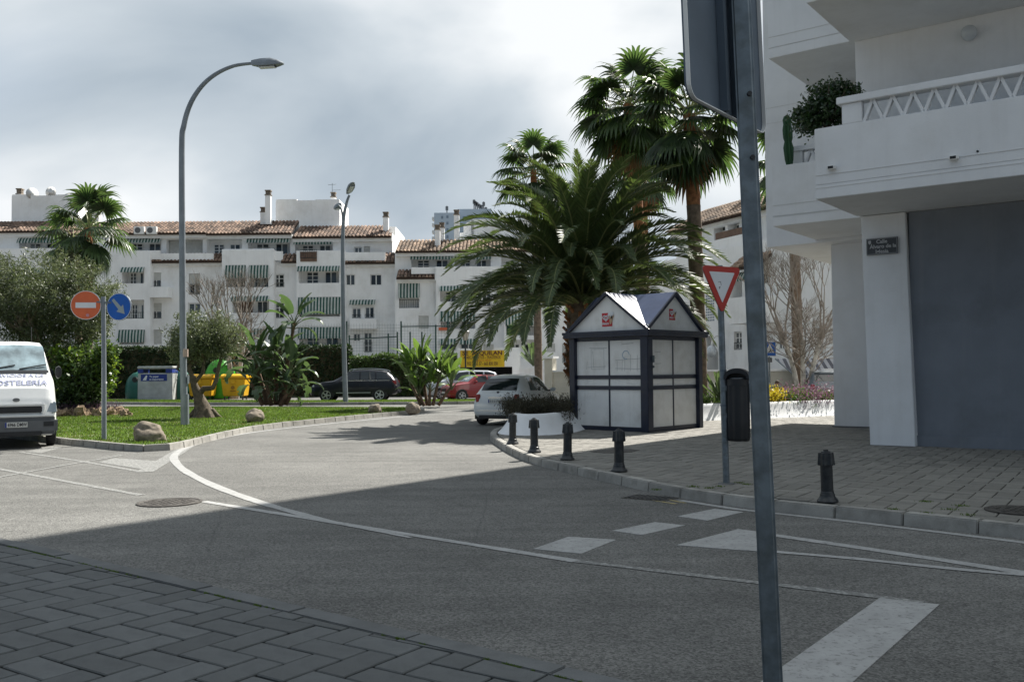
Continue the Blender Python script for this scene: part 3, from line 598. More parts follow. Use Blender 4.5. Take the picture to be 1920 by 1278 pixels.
# street name plate
sp_ = thing('street_name_plate', 'dark slate street name plate with white lettering on the white pilaster', 'sign', ST(-5.02, 18.583, 3.93), SA)
MB().box(-.29, .29, -.03, .0, -.16, .16).build('plate', MT['greypanel'] if 0 else mat('slate_plate', (.05, .055, .062), .5, var=.15), sp_, bevel=.004)
fr = MB()
for a in ((-.285, .285, .14, .155), (-.285, .285, -.155, -.14), (-.285, -.272, -.14, .14), (.272, .285, -.14, .14)): fr.box(a[0], a[1], -.036, -.029, a[2], a[3])
fr.build('border', mat('grey_border', (.25, .26, .27), .6), sp_)
lt = mat('pale_lettering', (.45, .46, .47), .6)
text('Calle', .1, lt, sp_, (.0, -.033, .088), bold=.02); text('Álvaro de la', .1, lt, sp_, (.02, -.033, -.005), bold=.02); text('Iglesia', .1, lt, sp_, (.0, -.033, -.1), bold=.02)
MB().prismy([(-.25, .12), (-.2, .12), (-.2, .07), (-.225, .045), (-.25, .07)], -.034, -.03).build('crest', lt, sp_)

# ---------------------------------------------------------------- plants on the balconies
def leafcloud(name, C_, n, spread, size, m, parent=None, asp=.45, up=.3, **k):
    """n leaves (folded quads) around the given centres"""
    C_ = np.asarray(C_, float); idx = NR.integers(0, len(C_), n); sp = np.asarray(spread, float)
    d = NR.normal(0, 1, (n, 3)); P = C_[idx] + d * sp * .5
    a = NR.normal(0, 1, (n, 3)); a[:, 2] += up; a /= np.linalg.norm(a, axis=1)[:, None]
    b = np.cross(a, NR.normal(0, 1, (n, 3))); b /= np.linalg.norm(b, axis=1)[:, None]; c = np.cross(a, b)
    L = size * NR.uniform(.6, 1.3, n)[:, None]; W = L * asp
    V = np.stack([P, P + a * L * .5 + b * W * .5 + c * W * .12, P + a * L, P + a * L * .5 - b * W * .5 + c * W * .12], 1).reshape(-1, 3)
    Q = np.arange(4 * n).reshape(n, 4)
    return ob(name, np_mesh(name, V, Q, m), parent, **k)
def blob(c, r, n, shell=.55):
    """cluster centres through the outer part of an ellipsoid"""
    d = NR.normal(0, 1, (n, 3)); d /= np.linalg.norm(d, axis=1)[:, None]; q = NR.uniform(shell, 1., n)[:, None] ** .8
    return np.asarray(c) + d * q * np.asarray(r)
p0 = ST(-5.47, 16.85, 6.2)
sh = thing('balcony_shrub', 'round dark green shrub growing over the near balcony parapet', 'shrub', p0)
st = MB(); st.tube([(0, 0, -1.3), (.02, 0, -.3), (-.05, .05, .2)], [.04, .03, .015], 6)
for i in range(7):
    a = i * .9; st.tube([(0, 0, -.3), (math.cos(a) * .25, math.sin(a) * .25, .15), (math.cos(a) * .42, math.sin(a) * .42, .4)], [.02, .012, .006], 5)
st.build('stem', MT['bark'], sh); MB().lathe([(.16, -1.38), (.2, -1.0), (.19, -1.0), (.17, -1.06)], 16).build('pot', MT['tile'], sh, smooth=40)
leafcloud('crown', np.r_[blob((.02, 0, .12), (.52, .5, .42), 80, .2), blob((-.38, -.05, -.1), (.26, .3, .26), 25), blob((.34, .1, .3), (.3, .3, .24), 26)], 6200, .13, .075, MT['shrub_d'], sh, asp=.55)
p0 = ST(-7.55, 20.68, 5.42)
ct = thing('columnar_cactus', 'tall thin dark green cactus standing at the balcony corner', 'cactus', p0)
cv = []; n = 8; H_ = [(0, .07), (.5, .085), (1.0, .08), (1.12, .1), (1.45, .12), (1.62, .085), (1.72, .11), (1.95, .115), (2.1, .09), (2.22, .1), (2.32, .07), (2.36, .02)]
b = MB(); vs_ = []
for z, r in H_:
    for j in range(n * 2):
        a = PI * j / n; q = r * (1.0 if j % 2 == 0 else .62); vs_.append((q * math.cos(a) - .03 * z, q * math.sin(a), z * .82))
m_ = n * 2
b.add(vs_, [(i * m_ + j, i * m_ + (j + 1) % m_, (i + 1) * m_ + (j + 1) % m_, (i + 1) * m_ + j) for i in range(len(H_) - 1) for j in range(m_)] + [tuple((len(H_) - 1) * m_ + j for j in range(m_))]); b.build('stem', MT['cactus'], ct, smooth=35)
MB().lathe([(.14, -.38), (.18, .05), (.165, .05), (.16, 0)], 16).build('pot', MT['tile'], ct, smooth=40)
# ================================================================ kiosk
PV = .12
KC = gr(1214, 810, PV); PH = math.radians(43.5); KA_ = 2.23
# local frame: x from the left end of the front face to the near corner, y away, origin at the near-left corner
KX = Vector((math.cos(PH), -math.sin(PH), 0)); ko = KC - KX * KA_
ki = thing('kiosk', 'small white panelled kiosk with navy frame and crossed gable roof', 'kiosk', ko, -PH)
A = KA_
b = MB(); b.box(.03, A - .03, .03, A - .03, .12, 2.3); b.build('core', MT['panel'], ki)
for (x, y) in ((0, 0), (A, 0), (0, A), (A, A)):
    b = MB(); w = .09 if (x, y) != (A, 0) else .11; b.box(x - w, x + w, y - w, y + w, 0, 2.28); b.build('corner_post', MT['navy'], ki, bevel=.01)
Z = [.1, 1.0, 1.09, 1.26, 1.35, 2.2]
def face(fx):                                           # fx maps (along, out, z) to local coordinates; four faces
    def bx(a0, a1, o0, o1, z0, z1, name, m, **k):
        b = MB(); c = [fx(a0, o0), fx(a1, o0), fx(a1, o1), fx(a0, o1)]; 
        xs = [p[0] for p in c]; ys = [p[1] for p in c]; b.box(min(xs), max(xs), min(ys), max(ys), z0, z1); return b.build(name, m, ki, **k)
    bx(.09, A - .09, -.02, .05, .0, .1, 'bottom_rail', MT['navy']); bx(.09, A - .09, -.01, .05, 2.2, 2.28, 'top_rail', MT['navy'])
    bx(.1, A - .1, -.015, .05, 1.0, 1.09, 'middle_rail', MT['navy']); bx(.1, A - .1, -.015, .05, 1.26, 1.35, 'middle_rail', MT['navy'])
    for z0, z1 in ((.1, 1.), (1.09, 1.26), (1.35, 2.2)):
        for a0, a1 in ((.095, A / 2 - .022), (A / 2 + .022, A - .095)): bx(a0, a1, .008, .029, z0 + .004, z1 - .004, 'panel', MT['panel'])
        bx(A / 2 - .02, A / 2 + .02, -.005, .05, z0, z1, 'mullion', MT['navy'])
face(lambda a, o: (a, o)); face(lambda a, o: (A - o, a)); face(lambda a, o: (a, A - o)); face(lambda a, o: (o, a))
e = .2
b = MB(); b.box(-e, A + e, -e, A + e, 2.283, 2.4); b.build('eave', MT['navy'], ki, bevel=.012)
b = MB(); b.box(-e - .02, A + e + .02, -e - .02, -e + .03, 2.36, 2.43); b.box(-e - .02, A + e + .02, A + e - .03, A + e + .02, 2.36, 2.43); b.box(-e - .02, -e + .03, -e + .031, A + e - .031, 2.36, 2.43); b.box(A + e - .03, A + e + .02, -e + .031, A + e - .031, 2.36, 2.43); b.build('gutter', MT['navy'], ki, bevel=.008)
zr = 3.36; h = A / 2; z0 = 2.42; q = A / 2 + .12
# four gables and eight roof slopes meeting at the crossing
cxy = Vector((h, h, zr))
for k in range(4):
    R_ = Matrix.Rotation(k * PI / 2, 4, 'Z'); T = Matrix.Translation((h, h, 0)) @ R_
    g = [(-q + .02, -h - .04, z0), (q - .02, -h - .04, z0), (0, -h - .04, zr - .04)]
    b = MB(); b.add([T @ Vector(p) for p in g] + [T @ Vector((p[0], p[1] + .03, p[2])) for p in g], [(0, 1, 2), (5, 4, 3), (0, 3, 4, 1), (1, 4, 5, 2), (2, 5, 3, 0)]); b.build('gable', MT['panel'], ki)
    for sg in (-1, 1):
        t_ = [(sg * (q + .03), -h - .13, z0 - .02), (sg * q, -q, z0), (0, 0, zr), (0, -h - .13, zr)]
        v = [T @ Vector(p) for p in t_]; v2 = [T @ Vector((p[0], p[1], p[2] + .025)) for p in t_]
        b = MB(); 
        if sg > 0: b.hexa(v, v2)
        else: b.hexa(v[::-1], v2[::-1])
        b.build('roof_slope', MT['navy_roof'], ki)
        b = MB(); b.bar(T @ Vector((sg * (q + .03), -h - .115, z0 - .01)), T @ Vector((0, -h - .115, zr - .0)), .05, .07); b.build('verge', MT['navy'], ki)
# ring on the corner of the roof, lock, pipe
b = MB(); 
rp = [(A + .1 + .05 * math.cos(a * PI / 6), -.12, 2.5 + .05 * math.sin(a * PI / 6)) for a in range(13)]; b.tube(rp, .01, 6, cap=False); b.build('lifting_ring', MT['galv'], ki)
b = MB(); rp = [(-.14 + .05 * math.cos(a * PI / 6), -.12, 2.5 + .05 * math.sin(a * PI / 6)) for a in range(13)]; b.tube(rp, .01, 6, cap=False); b.build('lifting_ring', MT['galv'], ki)
MB().box(A + .1, A + .15, .07, .13, 1.65, 1.82).build('lock_plate', MT['galv'], ki, bevel=.008); MB().box(A + .11, A + .15, .08, .12, 1.52, 1.58).build('padlock', MT['galv'], ki, bevel=.008)
b = MB(); b.tube([(A - .02, A + .16, .02), (A - .02, A + .16, 1.95)], .045, 10); b.build('pipe', mat('pale_pipe', (.45, .43, .38), .6), ki)
# faint pencil drawings on the panels
pen = mat('faint_pencil', (.44, .45, .45), .7); penb = mat('faint_blue_pencil', (.3, .4, .52), .7)
def pline(pts, m=None, r=.006): MB().tube([(x, .0065, z) for x, z in pts], r, 4).build('pencil_line', m or pen, ki)
pline([(.55, 1.5), (.55, 2.0), (.95, 2.0), (.95, 1.5), (.55, 1.5)]); pline([(.45, 1.55), (1.0, 1.57)]); pline([(.4, 1.5), (.42, 1.7)]); pline([(.6, 1.95), (.62, 1.55)]); pline([(.5, 2.03), (1.05, 2.02)])
for xx in (1.35, 1.5, 1.58, 1.75, 1.95): pline([(xx, 1.45), (xx + .01, random.uniform(1.65, 1.95))])
pline([(1.3, 1.52), (2.05, 1.5)]); pline([(1.3, 1.72), (2.05, 1.75)]); pline([(1.5, 2.1), (1.85, 2.12)]); pline([(1.62 + .1 * math.cos(a * PI / 8), 1.84 + .1 * math.sin(a * PI / 8)) for a in range(14)], penb, .009)
for zz, y0, y1 in ((1.62, .3, .62), (1.9, .35, .6), (1.75, .3, .4)): MB().tube([(A - .0065, y0, zz), (A - .0065, y1, zz + .01)], .006, 4).build('pencil_line', pen, ki)
# two ice cream stickers on the gables
def sticker(T):
    st_ = MB(); st_.box(-.17, .14, -.006, 0, -.17, .16); s_ = st_.build('ice_cream_sticker', MT['redi'], ki); s_.matrix_local = T
    s_['label'] = 'red sticker with a white heart swirl and a cone'
    wv = MT['signwhite']
    def heart(k, r):
        pts = []
        for i in range(25):
            a = 2 * PI * i / 24; x = .0085 * 16 * math.sin(a) ** 3 * .62; z = .0085 * (13 * math.cos(a) - 5 * math.cos(2 * a) - 2 * math.cos(3 * a) - math.cos(4 * a)) * .55
            pts.append((-.045 + x * k * 1.1, -.011, .04 + z * k))
        b = MB(); b.tube(pts, r, 5, cap=False); b.build('swirl', wv, s_)
    heart(1.05, .012); heart(.55, .011)
    text('FRIGO', .07, wv, s_, (-.06, -.009, -.105), bold=.03)
    b = MB(); b.prismy([(.07, -.12), (.11, -.12), (.2, .1), (.06, .1)], -.016, -.007); b.build('cone', mat('cone_tan', (.5, .35, .22), .7), s_)
    b = MB(); b.lathe([(.001, -.022), (.05, -.021), (.07, -.007)], 14, (.13, 0, .11), 'y'); b.lathe([(.001, -.028), (.04, -.027), (.05, -.01)], 12, (.07, 0, .13), 'y'); b.build('ice_cream', wv, s_, smooth=40)
    b = MB(); b.prismy([(.11, .0), (.15, .02), (.17, .09), (.13, .07)], -.032, -.023); b.build('chocolate', MT['print'], s_)
MT['redi'] = mat('red_sticker', (.5, .02, .03), .5, var=.08)
sticker(Matrix.Translation((1.12, -.045, 2.72)) @ Matrix.Rotation(math.radians(-1), 4, 'Y'))
sticker(Matrix.Translation((A + .045, 1.05, 2.83)) @ Matrix.Rotation(PI / 2, 4, 'Z') @ Matrix.Scale(.82, 4))
# flat dark patch that paints the kiosk's cast shadow on the pavement
b = MB(); b.prism([(p.x, p.y) for p in (gr(1105, 846, .12), gr(1140, 850, .12), gr(1185, 847, .12), gr(1200, 843, .12), gr(1150, 841, .12))], .118, .1265); o = b.build('kiosk_shadow_patch', MT['rust']); tag(o, 'dark flat patch painted as kiosk shadow on the pavement', 'drain')

# ================================================================ planters
def planter(front, h, m, label, flare=.34, zb=PV, seg=6):
    """low white wall with a flared foot along the path; the bed lies to the left of the path"""
    P = [Vector(p[:2]) for p in front]; N = normals2(P); prof = [(-flare, 0), (-flare * .68, h * .22), (-flare * .36, h * .52), (-flare * .12, h * .82), (0, h * .97), (.03, h), (.17, h), (.2, h * .97), (.2, 0)]
    n = len(prof); vs_ = [(p.x + q.x * a, p.y + q.y * a, z) for p, q in zip(P, N) for a, z in prof]
    fs = [(i * n + j, (i + 1) * n + j, (i + 1) * n + j + 1, i * n + j + 1) for i in range(len(P) - 1) for j in range(n - 1)] + [tuple(range(n)), tuple((len(P) - 1) * n + j for j in range(n - 1, -1, -1))]
    r = thing('planter', label, 'planter', (P[0].x, P[0].y, zb)); b = MB(); b.add([(x - P[0].x, y - P[0].y, z) for x, y, z in vs_], fs); b.build('wall', m, r, smooth=50)
    return r, P, N
cl = [(6.2, 34.0), (3.6, 31.0), (1.9, 28.6), (.75, 25.9), (.12, 23.6), (-.02, 22.35), (.25, 21.75), (.75, 21.85), (1.2, 22.6), (1.7, 24.2), (2.6, 25.9), (3.9, 26.75), (5.5, 27.25), (7.7, 28.3), (10.1, 29.6), (13, 31.2), (17, 33.5)]
cl = spline([Vector((a, b, 0)) for a, b in cl], 5)
pl, PP, PN = planter(cl, .47, MT['white'], 'long low white planter wall curving behind the kiosk')
bed = [(p + q * .17) for p, q in zip(PP, PN)]
MB().prism([(p.x - PP[0].x, p.y - PP[0].y) for p in bed] + [(17 - PP[0].x, 38 - PP[0].y), (9 - PP[0].x, 36 - PP[0].y)], .1, .4).build('soil', MT['soil'], pl)

# ================================================================ bollards
def bollard():
    r = thing('bollard', '', 'bollard')
    b = MB(); b.lathe([(.12, 0), (.125, .02), (.118, .035), (.1, .05), (.088, .075), (.085, .1), (.079, .105), (.076, .13), (.072, .135), (.07, .44)], 20); b.build('shaft', MT['iron'], r, smooth=35)
    b = MB(); vs_ = []; 
    for rr, z in ((.07, .44), (.1, .442), (.1, .46), (.088, .59), (.06, .592)):
        for j in range(24):
            a = 2 * PI * j / 24; k = rr * (1.0 if (j % 4) < 2 else .84); vs_.append((k * math.cos(a), k * math.sin(a), z))
    b.add(vs_, [(i * 24 + j, i * 24 + (j + 1) % 24, (i + 1) * 24 + (j + 1) % 24, (i + 1) * 24 + j) for i in range(4) for j in range(24)]); b.build('head', MT['iron'], r)
    b = MB(); b.lathe([(.062, .58), (.055, .605), (.03, .612), (.03, .625), (.001, .63)], 20); b.build('cap', MT['iron'], r, smooth=40)
    return r
bo = bollard(); first = True
BL = [(961, 832, 'black iron bollard nearest the planter, first from the road bend'), (1002, 848, 'second black bollard from the planter end along the kerb'), (1064, 862, 'third black bollard from the planter, in front of the kiosk\'s left side'), (1161, 884, 'fourth black bollard from the planter, at the edge of the building shadow'), (1552, 941, 'lone black bollard on the right, in shade before the grey wall')]
for px, py, lb in BL:
    p = gr(px, py, PV); k = bo if first else dup(bo, p); first = False
    k.location = p; k['label'] = lb; k['group'] = 'bollards along the right kerb'; k.rotation_euler = (random.gauss(0, .012), random.gauss(0, .012), random.uniform(0, 6)); 
    if px == 1552: k.scale = (.93,) * 3

# ================================================================ near sign seen from behind, leaning post
bp_ = Vector((1.06, 3.66, 0.03))
bot = at(1452, 1330, 3.5); top = at(1384, -120, 3.5); d = (top - bot).normalized()
base = bot + d * ((.03 - bot.z) / d.z)
ns = thing('traffic_sign', 'large sign on a leaning grey steel post, seen from behind', 'traffic sign', base)
TP = 3.25; axd = d / d.z
vdir = Vector((.6, .8, 0)); udir = Vector((.8, -.6, 0))
def post_rect(w1, w2, z0, z1, name, m, bev=.01, off=Vector((0, 0, 0))):
    c0 = axd * z0 + off; c1 = axd * z1 + off; r_ = math.radians(-18); X = Vector((math.cos(r_), math.sin(r_), 0)) * w1 / 2; Y = Vector((-math.sin(r_), math.cos(r_), 0)) * w2 / 2
    b = MB(); b.hexa([c0 - X - Y, c0 + X - Y, c0 + X + Y, c0 - X + Y], [c1 - X - Y, c1 + X - Y, c1 + X + Y, c1 - X + Y]); return b.build(name, m, ns, bevel=bev, seg=3)
post_rect(.07, .05, 0, TP, 'post', MT['galv'])
b = MB()
c0 = axd * 2.9 - udir * .075; dz = Vector((axd.x, axd.y, 1)).normalized(); 
def rrect(w, h, r, n=6):
    out = []
    for (sx_, sz_, a0) in ((1, 1, 0), (-1, 1, PI / 2), (-1, -1, PI), (1, -1, 1.5 * PI)):
        for i in range(n + 1):
            a = a0 + PI / 2 * i / n; out.append((sx_ * (w / 2 - r) + r * math.cos(a), sz_ * (h / 2 - r) + r * math.sin(a)))
    return out
def sgn(poly, d0, d1, name, m):
    b = MB(); n = len(poly)
    f = lambda p, dd: c0 + vdir * p[0] + dz * p[1] - udir * dd
    b.add([f(p, d0) for p in poly] + [f(p, d1) for p in poly], [tuple(range(n - 1, -1, -1)), tuple(range(n, 2 * n))] + [(i, (i + 1) % n, n + (i + 1) % n, n + i) for i in range(n)]); return b.build(name, m, ns)
SW = .70
sgn(rrect(SW, .74, .055), .0, .006, 'panel_back', MT['signback'])
# turned edge of the panel, its sunlit rim put into the white colour
n = len(rrect(SW, .74, .055)); po = rrect(SW, .74, .055); pi_ = rrect(SW - .008, .732, .05); b = MB(); f = lambda p, dd: c0 + vdir * p[0] + dz * p[1] - udir * dd
b.add([f(p, -.016) for p in po] + [f(p, -.0005) for p in po] + [f(p, -.016) for p in pi_] + [f(p, -.0005) for p in pi_], [(i, (i + 1) % n, n + (i + 1) % n, n + i) for i in range(n)] + [(2 * n + i, 3 * n + i, 3 * n + (i + 1) % n, 2 * n + (i + 1) % n) for i in range(n)] + [(i, 2 * n + i, 2 * n + (i + 1) % n, (i + 1) % n) for i in range(n)]); b.build('sunlit_panel_edge', MT['panel'], ns)
sgn(rrect(SW - .02, .72, .05), .0065, .009, 'sign_face', MT['blue'])
for zz in (.3,):
    b = MB(); f3 = lambda a, dd, z: c0 + vdir * a + dz * z - udir * dd
    b.hexa([f3(-.3, -.025, zz - .02), f3(.3, -.025, zz - .02), f3(.3, -.001, zz - .02), f3(-.3, -.001, zz - .02)], [f3(-.3, -.025, zz + .02), f3(.3, -.025, zz + .02), f3(.3, -.001, zz + .02), f3(-.3, -.001, zz + .02)]); b.build('rail', MT['signback'], ns)
for sx_ in (-.055, .055):
    b = MB(); f3 = lambda a, dd, z: c0 + vdir * a + dz * z - udir * dd
    b.hexa([f3(sx_ - .012, -.03, -.36), f3(sx_ + .012, -.03, -.36), f3(sx_ + .012, -.001, -.36), f3(sx_ - .012, -.001, -.36)], [f3(sx_ - .012, -.03, .36), f3(sx_ + .012, -.03, .36), f3(sx_ + .012, -.001, .36), f3(sx_ - .012, -.001, .36)]); b.build('stiffener', MT['signback'], ns)
for zz in (2.36, 2.6):
    b = MB(); c = axd * zz; b.lathe([(.001, -.04), (.009, -.04), (.009, .0)], 8, (c.x + .006, c.y - .0, c.z), 'y'); b.build('bolt', MT['black'], ns)

# ================================================================ give-way sign and its post, litter bin
yp = gr(1362, 906, PV)
ys = thing('give_way_sign', 'red bordered white triangular give-way sign on a grey post', 'traffic sign', yp)
zc = at(1357, 535, yp.y).z - PV
b = MB(); b.tube([(0, 0, 0), (-.02, 0, 1.2), (-.045, 0, zc + .26)], [.043, .043, .041], 12); b.build('post', MT['galv'], ys, smooth=40)
b = MB(); b.lathe([(.11, 0), (.1, .008), (.05, .012)], 14); b.build('post_foot', MT['kerb_dark'], ys)
for zz in (1.45, 1.0): 
    b = MB(); b.lathe([(.047, zz), (.047, zz + .02)], 12, (-.02, 0, 0)); b.build('clamp', MT['signback'], ys)
def tri(side, r, n=6):
    hh = side * math.sqrt(3) / 2; V_ = [(-side / 2, hh / 3), (side / 2, hh / 3), (0, -2 * hh / 3)]; out = []
    for i in range(3):
        a = Vector(V_[i]); p = Vector(V_[i - 1]); q = Vector(V_[(i + 1) % 3]); d1 = (p - a).normalized(); d2 = (q - a).normalized(); k = r * math.sqrt(3); A_ = a + d1 * k; B_ = a + d2 * k
        for t_ in range(n + 1): 
            u = t_ / n; c = A_.lerp(a, u).lerp(a.lerp(B_, u), u); out.append((c.x, c.y))
    return out[::-1]
tr = math.radians(33)
sgp = ob('plate', None, ys, (-.045 + .03, -.05, zc + .02), tr)
sgp = None
for o_ in [o for o in ys.children if o.name.startswith('plate')]: bpy.data.objects.remove(o_)
R_ = Matrix.Translation((-.03, -.052, zc + .035)) @ Matrix.Rotation(tr, 4, 'Z')
def ypart(b, name, m, par=ys): 
    o = b.build(name, m, par); o.matrix_local = R_; return o
b = MB(); b.prismy(tri(.72, .055), -.004, .012); ypart(b, 'plate', MT['red'])
b = MB(); b.prismy(tri(.46, .01), -.0072, -.0042); ypart(b, 'white_field', MT['signwhite'])
b = MB(); b.prismy(tri(.72, .055), .0125, .02); ypart(b, 'plate_back', MT['signback'])
b = MB(); b.tube([(-.07, -.0085, .0), (-.03, -.0085, .01), (-.02, -.0085, -.04)], .003, 4); b.tube([(-.06, -.0085, -.07), (-.04, -.0085, -.055), (-.05, -.0085, -.085)], .005, 4); ypart(b, 'graffiti', MT['print'])
bn = thing('litter_bin', 'tall black plastic litter bin hung on the give-way post', 'litter bin', (yp.x + .165, yp.y - .01, PV), 0)
zb0 = at(1387, 826, yp.y).z - PV; zb1 = at(1387, 692, yp.y).z - PV; Hh = zb1 - zb0; R0 = .155
def ribbed(prof, n=48, dip=.92):
    b = MB(); vs_ = []
    for rr, z in prof:
        for j in range(n):
            a = 2 * PI * j / n; k = rr * (1 if (j % 8) < 5 else dip); vs_.append((k * math.cos(a), k * math.sin(a), z))
    b.add(vs_, [(i * n + j, i * n + (j + 1) % n, (i + 1) * n + (j + 1) % n, (i + 1) * n + j) for i in range(len(prof) - 1) for j in range(n)] + [tuple(range(n - 1, -1, -1)), tuple((len(prof) - 1) * n + j for j in range(n))]); return b
ribbed([(R0 * .82, zb0), (R0 * .93, zb0 + .012), (R0 * .97, zb0 + .04), (R0, zb0 + .3), (R0, zb0 + Hh * .78)]).build('body', MT['black'], bn, smooth=45)
b = MB(); b.lathe([(R0 * 1.02, zb0 + Hh * .775), (R0 * 1.02, zb0 + Hh * .86), (R0 * .985, zb0 + Hh * .865), (R0 * .98, zb0 + Hh * .87)], 32); b.build('collar', MT['black'], bn, smooth=40)
# hood: a barrel vault with an open arch front and back
zh = zb0 + Hh * .865; hh = Hh * .15; b = MB(); n = 18; pts = []
for i in range(n + 1):
    a = PI * i / n; pts.append((R0 * 1.03 * math.cos(a), hh * math.sin(a) ** .8))
vo = [(x, y, zh + z) for y in (-.15, .15) for x, z in pts]; vi = [(x * .8, y, zh + z * .55) for y in (-.15, .15) for x, z in pts]; m_ = n + 1
b.add(vo + vi, [(i, i + 1, m_ + i + 1, m_ + i) for i in range(n)] + [(2 * m_ + i, 3 * m_ + i, 3 * m_ + i + 1, 2 * m_ + i + 1) for i in range(n)] + [(i, 2 * m_ + i, 2 * m_ + i + 1, i + 1) for i in range(n)] + [(m_ + i, m_ + i + 1, 3 * m_ + i + 1, 3 * m_ + i) for i in range(n)]); b.build('hood', MT['black'], bn, smooth=40, rot=math.radians(-20))
MB().prismy([(x, zh + z) for x, z in [(p[0] * .98, p[1] * .97) for p in pts]], .1, .12).build('hood_back', MT['black'], bn, rot=math.radians(-20))
b = MB(); b.lathe([(.001, zh + .008), (R0 * .85, zh + .008), (R0 * .85, zh + .012)], 24); b.build('ashtray_plate', MT['rim'], bn)
b = MB(); b.box(-.175, -.14, -.03, .03, zb0 + .3, zb0 + .36); b.box(-.175, -.14, -.03, .03, zb0 + .65, zb0 + .71); b.build('bracket', MT['galv'], bn)
MB().box(.1, .155, -.1, -.02, zb0 + Hh * .8, zb0 + Hh * .85).build('sticker', MT['signwhite'], bn)

# ================================================================ round signs on the lawn
rp_ = gr(195, 824, .11); rs = thing('traffic_sign', 'grey post on the lawn with round no-entry and blue arrow signs', 'traffic sign', rp_)
z1 = at(190, 556, rp_.y).z - .11
b = MB(); b.tube([(0, 0, -.02), (-.01, 0, z1 * .5), (-.03, 0, z1)], [.055, .052, .05], 10); b.build('post', MT['polegrey'], rs, smooth=40)
MB().box(.04, .07, -.06, -.02, 1.28, 1.33).build('bracket', MT['panel'], rs)
def rdisc(px, py, r, face, name, turn):
    p = at(px, py, rp_.y - .07) - rp_; T = Matrix.Translation(p) @ Matrix.Rotation(turn, 4, 'Z')
    def part(b, nm, m, par=rs): 
        o = b.build(nm, m, par); 
        if par is rs: o.matrix_local = T
        return o
    d_ = part(MB().disc(r, 0, .025), name, MT['signback']); part(MB().disc(r * .985, -.004, -.0005), 'rim', MT['panel'], d_)
    part(MB().disc(r * .945, -.0075, -.0045), 'film', face, d_); return d_, part
d1, part = rdisc(161, 572, .335, MT['redsun'], 'no_entry_disc', math.radians(10))
part(MB().box(-.22, .22, -.011, -.008, -.062, .062), 'white_bar', MT['signwhite'], d1); part(MB().disc(.035, -.011, -.008, .04, -.23), 'badge', mat('pink_badge', (.5, .25, .3), .6), d1)
d2, part = rdisc(223, 575, .318, MT['blue'], 'arrow_disc', math.radians(-12))
ar = mat('grey_arrow_film', (.3, .35, .36), .5)
def rot2(pts, a): return [(x * math.cos(a) - y * math.sin(a), x * math.sin(a) + y * math.cos(a)) for x, y in pts]
part(MB().prismy(rot2([(-.23, -.035), (.04, -.045), (.04, -.115), (.23, 0), (.04, .115), (.04, .045), (-.23, .035)], math.radians(-48)), -.011, -.008), 'arrow', ar, d2)
b = MB(); b.bar(at(160, 565, rp_.y - .02) - rp_, at(222, 568, rp_.y - .02) - rp_, .035); b.build('crossbar', MT['galv'], rs)

# ================================================================ street lamps
def lamp_head(root, p, dirv, L=.95, tilt=0.1, w=.17):
    X = Vector(dirv).normalized(); T = Matrix.Translation(p) @ Matrix.Rotation(math.atan2(X.y, X.x), 4, 'Z') @ Matrix.Rotation(-tilt, 4, 'Y')
    prof = [(0, .06, .08, -.06), (.1, .09, .09, -.08), (.3, .15, .1, -.12), (.6, .17, .1, -.13), (.8, .13, .04, -.1), (L, .05, -.05, -.075)]
    b = MB(); vs_ = []; n = 8
    for x, ww, zt, zbm in prof:
        vs_ += [(x, -ww, zbm), (x, -ww * 1.05, (zt + zbm) / 2), (x, -ww * .6, zt), (x, 0, zt + .02), (x, ww * .6, zt), (x, ww * 1.05, (zt + zbm) / 2), (x, ww, zbm), (x, 0, zbm)]
    b.add(vs_, [(i * n + j, i * n + (j + 1) % n, (i + 1) * n + (j + 1) % n, (i + 1) * n + j) for i in range(len(prof) - 1) for j in range(n)] + [tuple(range(n)), tuple((len(prof) - 1) * n + j for j in range(n))])
    h_ = b.build('lamp_head', MT['polegrey'], root, smooth=40); h_.matrix_local = T
    MB().box(.22, .74, -.12, .12, -.16, -.115).build('lens', MT['lampglass'], h_, bevel=.03); return h_
lb = gr(347, 797, .11); la = thing('street_lamp', 'tall grey street lamp with curved arm standing on the lawn', 'street lamp', lb)
pp = [at(x, y, lb.y) - lb for x, y in ((346, 797), (344, 700), (342, 500), (341, 280), (345, 235), (357, 195), (378, 162), (405, 139), (438, 124), (472, 119))]; pp[0] = Vector((0, 0, -.02))
sp2 = spline(pp, 5); b = MB(); b.tube(sp2, [.105 - .062 * (i / len(sp2)) for i in range(len(sp2))], 12); b.build('post', MT['polegrey'], la, smooth=50)
lamp_head(la, pp[-1], (1, -.15, 0), .98, .0)
b = MB(); b.tube([Vector((-.005, 0, .02)), Vector((-.01, 0, .9))], [.12, .115], 12); b.build('post_base', MT['polegrey'], la, smooth=50)
MB().box(.075, .1, -.06, .06, 1.2, 1.45).build('hatch', MT['galv'], la); b = MB(); b.lathe([(.098, 1.98), (.098, 2.2)], 12, (-.01, 0, 0)); b.build('sticker', mat('faded_sticker', (.4, .3, .25), .7), la)
lb = gr(648, 754, .11); la = thing('street_lamp', 'grey double-headed street lamp in front of the dark parked car', 'street lamp', lb)
pp = [at(x, y, lb.y) - lb for x, y in ((647, 754), (645, 650), (643, 520), (643, 440), (645, 405), (650, 380), (655, 366))]; pp[0] = Vector((0, 0, -.02)); sp2 = spline(pp, 5)
b = MB(); b.tube(sp2, [.13 - .075 * i / len(sp2) for i in range(len(sp2))], 10); b.build('post', MT['polegrey'], la, smooth=50)
p2 = [at(x, y, lb.y) - lb for x, y in ((643, 430), (642, 405), (639, 390), (634, 385))]; b = MB(); b.tube(spline(p2, 4), .045, 8); b.build('side_arm', MT['polegrey'], la, smooth=50)
